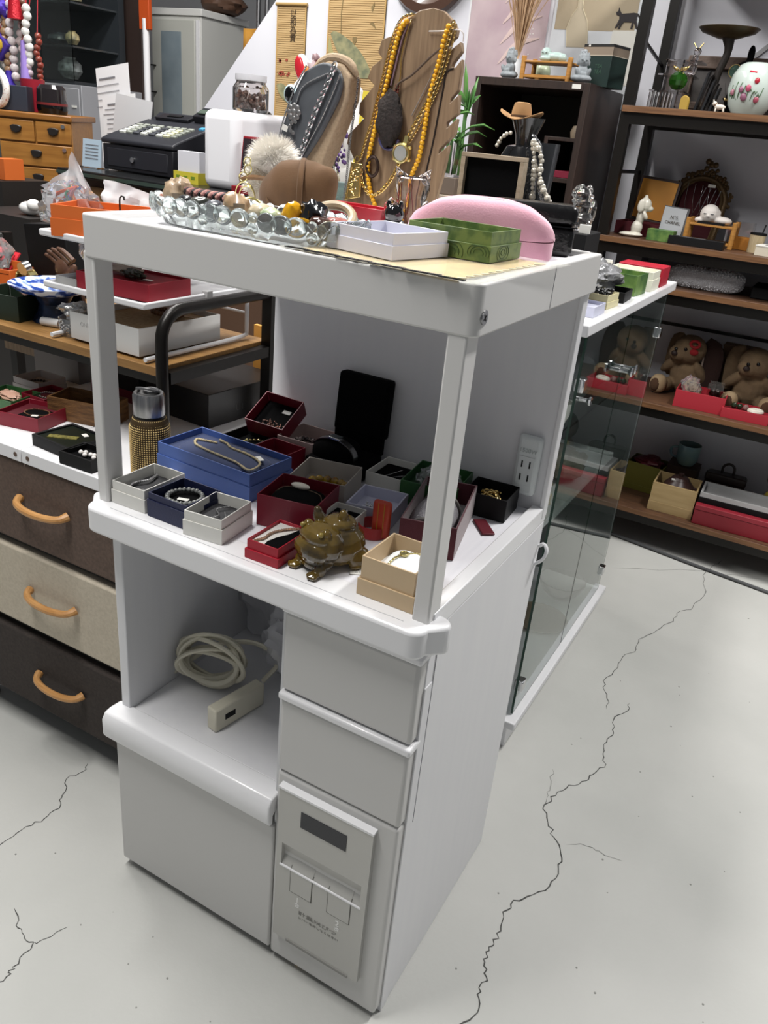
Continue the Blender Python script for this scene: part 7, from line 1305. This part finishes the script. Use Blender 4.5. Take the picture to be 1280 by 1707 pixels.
bow = T('pendant', 'thin chain with gold bow pendant on black velvet bust', 'necklace', (0.42, 2.415, sz(0) + 0.05)); G().sph((-0.008, 0, 0), (0.009, 0.003, 0.005), 10, (0, .4, 0)).sph((0.008, 0, 0), (0.009, 0.003, 0.005), 10, (0, -.4, 0)).obj('bow', gold, bow); G().tube([(-0.02, 0.004, 0.05), (0.0, -0.006, -0.03), (0.02, 0.004, 0.05)], 0.0008, 5).obj('chain', silver, bow)
fpm = T('picture_frame', 'carved grey brown picture frame leaning on the back wall', 'frame', (0.375, 2.555, sz(0)), 0); cfm = mat('carved_frame', '#6b5a50', 0.6, bump=.8, bscale=120)
for a in ((-0.14, 0.14, 0.15, 0.19), (-0.14, 0.14, 0.02, 0.045)): G().bx(((a[0] + a[1]) / 2, 0, (a[2] + a[3]) / 2), (a[1] - a[0], 0.018, a[3] - a[2]), (-.06, 0, 0)).obj('rail', cfm, fpm, bev=0.004)
for x in (-0.125, 0.125): G().bx((x, 0, 0.105), (0.03, 0.018, 0.17), (-.06, 0, 0)).obj('stile', cfm, fpm, bev=0.004)
G().bx((0, 0.006, 0.1), (0.23, 0.006, 0.12), (-.06, 0, 0)).obj('picture', mat('dull_picture', '#55504e', 0.5, vhex='#3c3836', vscale=12), fpm)
jp = T('porcelain_pot', 'round pale celadon porcelain pot with painted red peach sprigs', 'pot', (0.500, 2.36, sz(0))); jp.scale = (1, 1, 1.18); pcm = mat('celadon_white', '#c9d4ce', 0.15, vhex='#bccac3', vscale=5, coat=.4)
G().lathe([(0, 0), (0.045, 0), (0.066, 0.025), (0.078, 0.065), (0.072, 0.10), (0.055, 0.125), (0.04, 0.132), (0.038, 0.128), (0, 0.12)], 40).obj('pot', pcm, jp); q = random.Random(44)
def onpot(a, z):
    r = 0.0785 - 12 * (z - 0.066) ** 2 * (1.0 if z < 0.066 else 0.9); return Vector((r * math.cos(a), r * math.sin(a), z))
for (a, z, c, s_) in ((-1.75, 0.045, '#8a5a70', 0.011), (-1.62, 0.066, '#b0506a', 0.009), (-1.9, 0.062, '#8a5a70', 0.008), (-1.35, 0.085, '#b02a3a', 0.008), (-2.3, 0.055, '#a06a78', 0.008), (-1.2, 0.04, '#9a4a5a', 0.009)): G().sph(onpot(a, z), (s_, s_ * .8, s_), 10).obj('painted_peach', mat('peach' + c[1:], c, 0.3), jp)
for k in range(7): G().tube([onpot(-2.6 + k * 0.22 + 0.05 * i, 0.03 + 0.012 * math.sin(i * 1.3 + k) + 0.008 * i) for i in range(6)], 0.0014, 5).obj('painted_twig', mat('twig_green', '#5d7a5a', 0.4), jp)
G().bx(tuple(onpot(-1.6, 0.103) + Vector((0, 0, 0.0))), (0.022, 0.004, 0.012), (0.9, 0.1, 0)).obj('red_label', mat('label_red', '#c02038', 0.4), jp)
fb = T('flower_bunch', 'small artificial flowers with one coral rose behind porcelain pot', 'flowers', (0.535, 2.47, sz(0))); 
for i in range(14): crumple(120 + i, 0.014, n=7, amp=.5).obj('bloom', mat('bloom_a', '#5a4044', 0.7) if i % 3 else mat('bloom_b', '#c9a0a0', 0.7), fb).location = (q.uniform(-.05, .08), q.uniform(-.03, .03), 0.125 + q.uniform(0, .035))
crumple(140, 0.021, n=10, amp=.35).obj('coral_rose', mat('coral', '#d0545a', 0.6), fb).location = (0.0, -0.03, 0.155); G().lathe([(0, 0), (0.04, 0), (0.05, 0.1), (0, 0.11)], 18).obj('pot', brz, fb)
tn = T('cat_figurine', 'tiny white cow patterned animal figurine at the shelf front', 'figurine', (0.430, 2.245, sz(0))); blob('body', mat('tiny_white', '#cfc8bc', 0.5, vhex='#8a6a50', vscale=60, vlo=.6, vhi=.66), tn, [((0, 0, 0.016), (0.018, 0.008, 0.008)), ((-0.018, 0, 0.025), (0.008, 0.007, 0.007))] + [((x, y, 0.006), (0.003, 0.003, 0.007)) for x in (-0.012, 0.012) for y in (-.004, .004)] + [((-0.023, y, 0.033), (0.002, 0.002, 0.004)) for y in (-.004, .004)], 0.0015, 1)
# --- second shelf
oc3 = T('presentation_case', 'open dark wood presentation case lined with orange silk', 'case', (0.232, 2.40, sz(1)), -4); silk = mat('orange_silk', '#c98a28', 0.35, vhex='#b5761c', vscale=8)
G().shell(0.165, 0.12, 0, 0.045, 0.006).obj('base', maroon_i, oc3, bev=.001); G().box(-0.074, 0.074, -0.052, 0.052, 0.02, 0.034).obj('lining', silk, oc3, bev=.004)
G().bx((0.005, 0.085, 0.12), (0.152, 0.014, 0.155), (-0.16, 0.06, 0)).obj('lid', mat('dark_case_wood', '#2e1c16', 0.4), oc3, bev=.001); G().bx((0.005, 0.0765, 0.121), (0.134, 0.004, 0.137), (-0.16, 0.06, 0)).obj('lid_lining', silk, oc3)
wd2 = T('dog_figurine', 'white ceramic long eared dog figurine standing on round base', 'figurine', (0.235, 2.285, sz(1)), 20); wcer = mat('white_ceramic', '#d3cfc2', 0.3)
blob('body', wcer, wd2, [((-0.012, 0, 0.008), (0.042, 0.030, 0.009)), ((0.004, 0, 0.032), (0.020, 0.018, 0.026)), ((0.010, 0, 0.066), (0.015, 0.014, 0.028)), ((0.016, 0, 0.108), (0.024, 0.022, 0.026)), ((0.034, -0.004, 0.098), (0.014, 0.012, 0.010)), ((0.022, -0.014, 0.075), (0.008, 0.008, 0.016), (0, -.6, 0)), ((0.016, 0.0, 0.135), (0.007, 0.007, 0.008))], 0.002, 3)
G().sph((0.002, -0.020, 0.106), (0.013, 0.005, 0.022), 14, (0, 0.1, 0)).obj('ear', wcer, wd2)
cd_ = T('card_display', 'white card reading N 5 in slim grey frame', 'card', (0.352, 2.335, sz(1)), 4); G().bx((0, 0, 0.057), (0.086, 0.010, 0.112), (-.12, 0.05, 0)).obj('frame', mat('slim_grey_frame', '#5a5a5c', 0.4), cd_); G().bx((-0.003, -0.0058, 0.057), (0.078, 0.002, 0.106), (-.12, 0.05, 0)).obj('card', mat('card_pale', '#b5b8bc', 0.5), cd_)
text('print', 'N°5', 0.016, inkb, cd_, (0.0, -0.0098, 0.078), (PI / 2 - .12, 0.05, 0)); text('print', 'CHANEL', 0.014, inkb, cd_, (-0.002, -0.0078, 0.060), (PI / 2 - .12, 0.05, 0)); text('print', 'PARIS', 0.005, mat('print_mid', ''), cd_, (-0.002, -0.0062, 0.045), (PI / 2 - .12, 0.05, 0))
G().box(-0.045, 0.045, -0.026, 0.026, 0, 0.038).thing('jewellery_box', greencard, 'small closed green marbled box in front of card frame', 'box', (0.335, 2.262, sz(1)), -3, bev=.001)
bl = T('pen_case', 'long flat black box at the shelf front below the little bench', 'case', (0.460, 2.238, sz(1)), -2); G().box(-0.092, 0.092, -0.02, 0.02, 0, 0.027).obj('box', black, bl, bev=.001); G().box(-0.05, 0.03, -0.01, -0.004, 0.0271, 0.0278).obj('line_print', mat('silver_print', '#77777a', 0.4), bl)
bench('small bamboo bench with white sleeping child figurine on shelf', 0.486, 2.335, sz(1), 0, 0.172, 0.095, 0.088, bamboo)
wch = T('child_figurine', 'white ceramic sleeping child head figurine on the little bench', 'figurine', (0.468, 2.33, sz(1) + 0.0725)); blob('body', mat('white_bisque', '#dcd5cf', 0.5), wch, [((0, 0, 0.032), (0.033, 0.030, 0.032)), ((0.045, 0, 0.014), (0.034, 0.022, 0.014)), ((-0.028, -0.008, 0.010), (0.018, 0.014, 0.010)), ((0.0, -0.028, 0.026), (0.006, 0.005, 0.005)), ((0.03, 0.0, 0.035), (0.006, 0.008, 0.012))], 0.0025, 3)
for s_ in (-1, 1): G().bx((s_ * 0.012, -0.0285, 0.033), (0.010, 0.002, 0.002)).obj('closed_eye', mat('stone_line', ''), wch)
G().bx((0.504 - 0.468 - 0.02, -0.03, 0.004), (0.09, 0.012, 0.008)).obj('black_braid', black, wch)
ar = T('mirror_stand', 'ornate bronze arched mirror shaped frame with dark red velvet', 'display frame', (0.382, 2.50, sz(1) + 0.0)); brf = mat('antique_bronze', '#5d4a30', 0.45, metal=.45, bump=.8, bscale=160)
arc = [(-0.088, 0.0)] + [(-0.088, 0.10)] + [(0.088 * math.cos(RD(a)), 0.13 + 0.085 * math.sin(RD(a))) for a in range(170, 9, -10)] + [(0.088, 0.10), (0.088, 0.0)]
ar.rotation_euler = (-0.1, 0.10, 0)
G().prism(arc, 0.0, 0.008, 'y').obj('velvet_panel', mat('dark_red_velvet2', '#3c0c14', 0.9), ar); G().tube([(x, -0.003, z) for x, z in arc], 0.011, 10).obj('frame', brf, ar); G().tube([(x * 0.86, -0.008, z * 0.95 + .004) for x, z in arc], 0.004, 8).obj('inner_rim', brf, ar)
g = G(); q = random.Random(9)
for i in range(40):
    a = RD(40 + i * 2.6); g.sph((0.1 * math.cos(a) + q.uniform(-.006, .006), -0.006, 0.135 + 0.098 * math.sin(a) + q.uniform(-.006, .01)), q.uniform(0.005, 0.010), 8)
for i in range(10): g.sph((q.uniform(-.026, .026), -0.006, 0.245 + q.uniform(-.014, .026)), q.uniform(0.007, 0.011), 8)
for s_ in (-1, 1):
    for i in range(8): g.sph((s_ * (0.094 + q.uniform(-.006, .01)), -0.006, 0.155 + q.uniform(-.02, .03)), q.uniform(0.005, 0.009), 8)
g.obj('carving', brf, ar)
for k in range(4):
    t = T('necklace', ['first', 'second', 'third', 'fourth'][k] + ' fine silver necklace from the left on the dark red velvet frame', 'necklace', (0.382, 2.478, sz(1) + 0.02), (-.1, .1, 0)); G().tube(path([(-0.055 + k * 0.026, 0, 0.17), (-0.04 + k * 0.024, -0.004, 0.09 + 0.01 * k), (-0.01 + k * 0.02, 0, 0.06), (0.01 + k * 0.018, 0, 0.165)], 16), 0.0009, 5).obj('chain', silver, t)
for k, (x, z) in enumerate(((-0.045, 0.10), (0.03, 0.19))): G().bx((0, 0, 0), (0.026, 0.002, 0.010)).thing('price_tag', offwhite, ('lower left' if k == 0 else 'upper right') + ' white tag on the dark red velvet frame', 'tag', (0.382 + x + 0.018, 2.474 - z * .1 + .02, sz(1) + z), 0)
G().box(-0.034, 0.03, -0.02, 0.02, 0, 0.042).thing('card_box', mat('orange_card2', '#b5762a', 0.5), 'small orange brown box between little bench and cream cup', 'box', (0.588, 2.37, sz(1)), 0, bev=.001)
acb = T('acrylic_box', 'clear acrylic box standing behind the little bench', 'box', (0.565, 2.46, sz(1))); G().shell(0.09, 0.05, 0, 0.085, .003).obj('box', clr, acb)
cpp = T('straw_cup', 'cream wooden tumbler with black lid and straw', 'cup', (0.640, 2.33, sz(1))); G().lathe([(0, 0), (0.024, 0), (0.026, 0.058), (0, 0.058)], 26).obj('cup', mat('cream_wood', '#b9a888', 0.6, vhex='#a4926f', vscale=10, stretch=(20, 20, 1)), cpp); G().lathe([(0, 0.058), (0.027, 0.058), (0.027, 0.064), (0, 0.065)], 26).obj('lid', black, cpp); G().cyl((0.012, 0, 0.064), (0.016, 0, 0.092), 0.002, n=8).obj('straw', black, cpp)
bkk = T('book', 'thick white book with black lettering at right frame edge', 'book', (0.715, 2.27, sz(1)), -6); G().box(-0.06, 0.10, -0.045, 0.045, 0, 0.03).obj('block', mat('book_cream', '#c9c2b0', 0.6), bkk, bev=.001); G().box(-0.061, 0.101, -0.046, 0.046, 0.03, 0.033).obj('cover', offwhite, bkk); text('print', 'SS A', 0.022, black, bkk, (-0.02, -0.0, 0.0334), (0, 0, 0))
# --- third shelf
cl = T('glitter_clutch', 'silver glitter evening clutch bag on the right shelf', 'bag', (0.512, 2.315, sz(2))); G().sph((0, 0, 0.037), (0.128, 0.045, 0.037), 48, pw=0.6).obj('bag_body', mat('glitter_light', '#d9d9dc', 0.5, metal=0.1, bump=1.0, bscale=420, vhex='#a4a4a8', vscale=500), cl)
g = G(); q = random.Random(14)
for i in range(2600):
    a, b2 = q.uniform(0, 2 * PI), q.uniform(-1.2, 1.5); sp = lambda v: math.copysign(abs(v) ** 0.6, v)
    c = Vector((0.129 * abs(math.cos(b2)) ** .6 * sp(math.cos(a)), 0.046 * abs(math.cos(b2)) ** .6 * sp(math.sin(a)), 0.037 + 0.038 * sp(math.sin(b2)))); n1 = Vector((q.gauss(0, 1), q.gauss(0, 1), q.gauss(0, 1))).normalized() * 0.0022; n2 = n1.orthogonal().normalized() * 0.0022
    g.b.faces.new([g.b.verts.new(c + v) for v in (n1, n2, -n1, -n2)])
stuff(g.obj('sequins', mat('sequin', '#f0f0f2', 0.3, metal=0.1), cl, flat=True))
bl3 = T('black_case', 'flat black case right of the glitter clutch bag', 'case', (0.76, 2.36, sz(2))); G().box(-0.09, 0.12, -0.08, 0.08, 0, 0.04).obj('case', black, bl3, bev=.004)
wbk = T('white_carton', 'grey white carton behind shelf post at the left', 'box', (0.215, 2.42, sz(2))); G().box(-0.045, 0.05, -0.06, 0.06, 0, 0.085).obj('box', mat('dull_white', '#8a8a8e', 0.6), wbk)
# --- fourth shelf : two plush rabbits
plm = mat('plush_beige', '#6e5a44', 0.95, vhex='#7e684e', vscale=30, bump=.5, bscale=260); pll = mat('plush_cream', '#9b8465', 0.95, vhex='#ab9475', vscale=30, bump=.5, bscale=260); pld = mat('plush_dark', '#2e1c17', 0.95, bump=.5, bscale=260); plr = mat('plush_red', '#8f1c20', 0.9)
def rabbit(label, x, y, rot, s_):
    t = T('plush_rabbit', label, 'plush toy', (x, y, sz(3)), rot)
    blob('body', plm, t, [((0, 0, 0.07), (0.062, 0.055, 0.075)), ((-0.004, -0.02, 0.172), (0.062, 0.058, 0.056)), ((-0.035, -0.055, 0.158), (0.036, 0.030, 0.030)), ((-0.062, -0.02, 0.105), (0.020, 0.022, 0.055), (0.3, 0.75, 0)), ((0.055, -0.02, 0.09), (0.020, 0.022, 0.05), (0.4, -0.5, 0)), ((-0.055, -0.045, 0.028), (0.028, 0.05, 0.027)), ((0.05, -0.045, 0.028), (0.028, 0.05, 0.027))], 0.0045, 3)
    for (fx, fy) in ((-0.072, -0.092), (0.062, -0.095)):
        f_ = G().sph((fx, fy, 0.036), (0.032, 0.026, 0.036), 18, pw=.85).obj('foot', pll, t); G().sph((fx - 0.006, fy - 0.019, 0.034), (0.020, 0.011, 0.026), 14).obj('sole', mat('sole_brown', '#4d3626', 0.95), f_)
    ear = [(0.05, -0.005, 0.215), (0.078, -0.008, 0.19), (0.088, -0.010, 0.12), (0.086, -0.010, 0.05), (0.08, -0.01, 0.01)]
    e_ = G().tube(path(ear, 14), [0.014, 0.022, 0.03, 0.036, 0.038, 0.038, 0.038, 0.038, 0.038, 0.037, 0.036, 0.034, 0.03, 0.02], 14, flat=.45).obj('ear', pld, t); G().tube([p + Vector((-0.034, -0.012, 0)) for p in path(ear, 14)], 0.004, 6).obj('ear_seam', mat('seam_grey_thread', '#8a7a70', 0.8), e_)
    ear2 = [(-0.045, 0.02, 0.21), (-0.07, 0.03, 0.18), (-0.075, 0.035, 0.10), (-0.07, 0.035, 0.05)]
    G().tube(path(ear2, 12), [0.014, 0.024] + [0.032] * 8 + [0.028, 0.018], 12, flat=.45).obj('ear', plm, t)
    for (ex, ey, ez) in ((-0.040, -0.083, 0.176), (-0.006, -0.076, 0.180)): G().sph((ex, ey, ez), 0.0065, 10).obj('eye', blackgl, t)
    G().sph((-0.042, -0.086, 0.160), (0.012, 0.008, 0.010), 12).obj('nose', mat('nose_brown', '#2a1c18', 0.6), t)
    return t
r1 = rabbit('beige plush rabbit with red face patches sitting on right shelf', 0.510, 2.445, -6, 1)
for dz in (0.012, -0.018): G().tube([(0.022 + 0.017 * math.cos(RD(a)), -0.072 - 0.0, 0.192 + dz + 0.012 * math.sin(RD(a))) for a in range(0, 360, 20)], 0.0055, 6, closed=True).obj('red_patch', plr, r1) if dz > 0 else G().sph((0.022, -0.068, 0.192 + dz), (0.019, 0.010, 0.013), 12).obj('red_patch', plr, r1)
r2 = rabbit('beige plush rabbit at right frame edge leaning on its neighbour', 0.745, 2.43, 12, 1)
rr1 = gbox('gift_box', 'red box with clear packets in front of the plush rabbit', 0.602, 2.285, sz(3), 3, 0.175, 0.115, 0.062, mat('gift_red3', '#a82a36', 0.45), mat('gift_red3i', '#8a1e2a', 0.6), 0, fill=0.55, t=.003)
crumple(150, 1.0, sq=(0.035, 0.022, 0.032), amp=.35, n=14).thing('plastic_packet', plastic, 'crumpled clear packet at left in the red box', 'packet', tuple(on(rr1, -0.045, 0.0, 0.072)))
pxb = T('plastic_box', 'clear plastic cube box with dark trinket in the red box', 'box', tuple(on(rr1, 0.042, 0.015, 0.036)), 3); G().shell(0.055, 0.05, 0, 0.06, .002).obj('cube', clr, pxb); crumple(151, 0.018, n=9, amp=.4).obj('trinket', mat('dark_bead', ''), pxb).location = (0, 0, 0.022)
rr2 = gbox('gift_box', 'low red box with white ring and dark stones, right frame edge', 0.765, 2.275, sz(3), 3, 0.16, 0.11, 0.036, mat('gift_red3', ''), mat('gift_red3i', ''), 0, fill=0.6, t=.003)
wr2 = T('ring_dish', 'white heart shaped ring dish in the low red box', 'ornament', tuple(on(rr2, 0.03, -0.01, 0.0245))); G().torus((0, 0, 0.008), 0.02, 0.009, (0, 0, 0.3), 20, 8, sy=.75).obj('ring', wcer, wr2); G().sph((0, 0, 0.008), (0.008, 0.006, 0.006), 8).obj('stone', brz, wr2)
for k in range(3): crumple(155 + k, 0.010, n=7, amp=.3).thing('stone', mat('dark_stone%d' % (k == 2), ('#22301f', '#8a6a66')[k == 2], 0.3), ['left dark green', 'middle dark green', 'pinkish round'][k] + ' stone in the low red box', 'stone', tuple(on(rr2, -0.045 + k * 0.02, 0.012, 0.034)))
pk2 = T('side_panel_box', 'tan wooden box behind the two plush rabbits', 'box', (0.66, 2.54, sz(3))); G().box(-0.05, 0.08, -0.03, 0.03, 0, 0.20).obj('box', mat('pale_tan', '#6a5038', 0.6), pk2)
# --- bottom shelf
gb1 = gbox('gift_bag', 'olive green box with red crumpled ribbon on the bottom shelf', 0.455, 2.45, sz(4), -4, 0.145, 0.12, 0.115, mat('olive_box', '#5a5618', 0.6), black, 0.2, fill=0.7, t=.003, cat='box')
crumple(160, 1.0, sq=(0.055, 0.045, 0.025), amp=.4, n=14).thing('ribbon_bow', mat('dark_red_ribbon', '#5a1a24', 0.5), 'dark red crumpled ribbon in the olive green box', 'ribbon', tuple(on(gb1, 0, 0, 0.112)))
wxx = gbox('wooden_box', 'pale wooden box holding a brown teapot on bottom shelf', 0.600, 2.305, sz(4), 2, 0.165, 0.145, 0.115, mat('pale_pine', '#b59c70', 0.55, vhex='#a68d60', vscale=5, stretch=(1.5, 12, 12)), mat('white_paper_lining', '#b9b4aa', 0.7), 0.32, sw=0.001, fill=0.35, t=.006)
tpt = T('teapot', 'dark brown clay teapot sitting in the pale wooden box', 'teapot', tuple(on(wxx, 0.005, 0.0, 0.042))); clay = mat('brown_clay', '#3d2a26', 0.35)
G().lathe([(0, 0), (0.035, 0), (0.058, 0.03), (0.056, 0.06), (0.036, 0.082), (0, 0.084)], 28).obj('body', clay, tpt); G().lathe([(0, 0.083), (0.036, 0.083), (0.028, 0.092), (0.008, 0.096), (0.010, 0.106), (0, 0.108)], 24).obj('lid', clay, tpt); G().tube(path([(0.05, 0, 0.06), (0.068, 0, 0.055), (0.066, 0, 0.03), (0.05, 0, 0.02)], 12), 0.005, 8).obj('handle', clay, tpt); G().bx((-0.02, -0.03, 0.085), (0.016, 0.010, 0.002), (.4, 0, .3)).obj('sticker', offwhite, tpt)
cu2 = T('mug', 'pale blue mug on stacked boxes at back of bottom shelf', 'cup', (0.588, 2.50, sz(4) + 0.125)); G().lathe([(0, 0), (0.03, 0), (0.042, 0.02), (0.045, 0.085), (0.042, 0.085), (0.038, 0.02), (0, 0.008)], 28).obj('cup', mat('pale_blue_glaze', '#5d7c88', 0.25, vhex='#86988a', vscale=8), cu2); G().tube(path([(-0.04, 0, 0.065), (-0.068, 0, 0.055), (-0.062, 0, 0.025), (-0.038, 0, 0.02)], 12), 0.005, 8).obj('handle', mat('pale_blue_glaze', ''), cu2)
G().box(-0.06, 0.06, -0.055, 0.055, 0, 0.124).thing('card_box', mat('brown_box', '#3f2d22', 0.6), 'brown card box under the pale blue mug', 'box', (0.585, 2.50, sz(4)), 0, bev=.002)
hbg = T('handbag', 'dark brown leather handbag with loop handle on bottom shelf', 'handbag', (0.755, 2.455, sz(4) + 0.055)); lth = mat('dark_leather', '#1f1310', 0.4, bump=.2, bscale=200)
G().box(-0.075, 0.075, -0.035, 0.035, 0, 0.085).obj('bag_body', lth, hbg, bev=.012, seg=3); G().box(-0.077, 0.077, -0.038, 0.0, 0.055, 0.088).obj('flap', lth, hbg, bev=.006); G().tube(path([(-0.022, 0, 0.085), (-0.020, 0, 0.115), (0, 0, 0.128), (0.020, 0, 0.115), (0.022, 0, 0.085)], 16), 0.005, 8).obj('handle', lth, hbg)
G().box(-0.09, 0.09, -0.05, 0.05, 0, 0.0545).thing('card_box', black, 'black flat box under the dark brown handbag', 'box', (0.755, 2.455, sz(4)))
rf = T('gift_box', 'long flat dark red box at front of the bottom shelf', 'box', (0.86, 2.275, sz(4)), 2); G().box(-0.17, 0.2, -0.06, 0.06, 0, 0.058).obj('body', mat('brick_red', '#7e1a26', 0.45), rf, bev=.002); G().box(-0.171, 0.201, -0.061, 0.061, 0.0585, 0.078).obj('lid', mat('brick_red_top', '#8a2430', 0.45), rf, bev=.002)
wf = T('flat_tray', 'black flat box with white rim lying on dark red box', 'box', (0.87, 2.315, sz(4) + 0.0785), 2); G().box(-0.18, 0.2, -0.07, 0.07, 0, 0.022).obj('body', black, wf, bev=.001); G().shell(0.376, 0.136, 0.0225, 0.04, .008).obj('rim', mat('pale_rim', '#a9a9a9', 0.5), wf).location = (0.01, 0, 0)
dl2 = T('plush_toy', 'pale plush toy with yellow detail at right frame edge', 'plush toy', (0.955, 2.45, sz(4) + 0.03)); blob('body', mat('pale_plush', '#6e6460', 0.9), dl2, [((0, 0, 0.05), (0.06, 0.05, 0.06)), ((-0.01, 0, 0.15), (0.05, 0.045, 0.06)), ((-0.02, -0.03, 0.03), (0.06, 0.03, 0.03))], 0.005, 3); G().sph((-0.02, -0.05, 0.085), (0.03, 0.012, 0.025), 12).obj('yellow_bib', mat('dull_yellow', '#8a7a2a', 0.8), dl2); G().box(-0.08, 0.08, -0.06, 0.06, -0.03, 0.0).obj('stand_box', black, dl2)
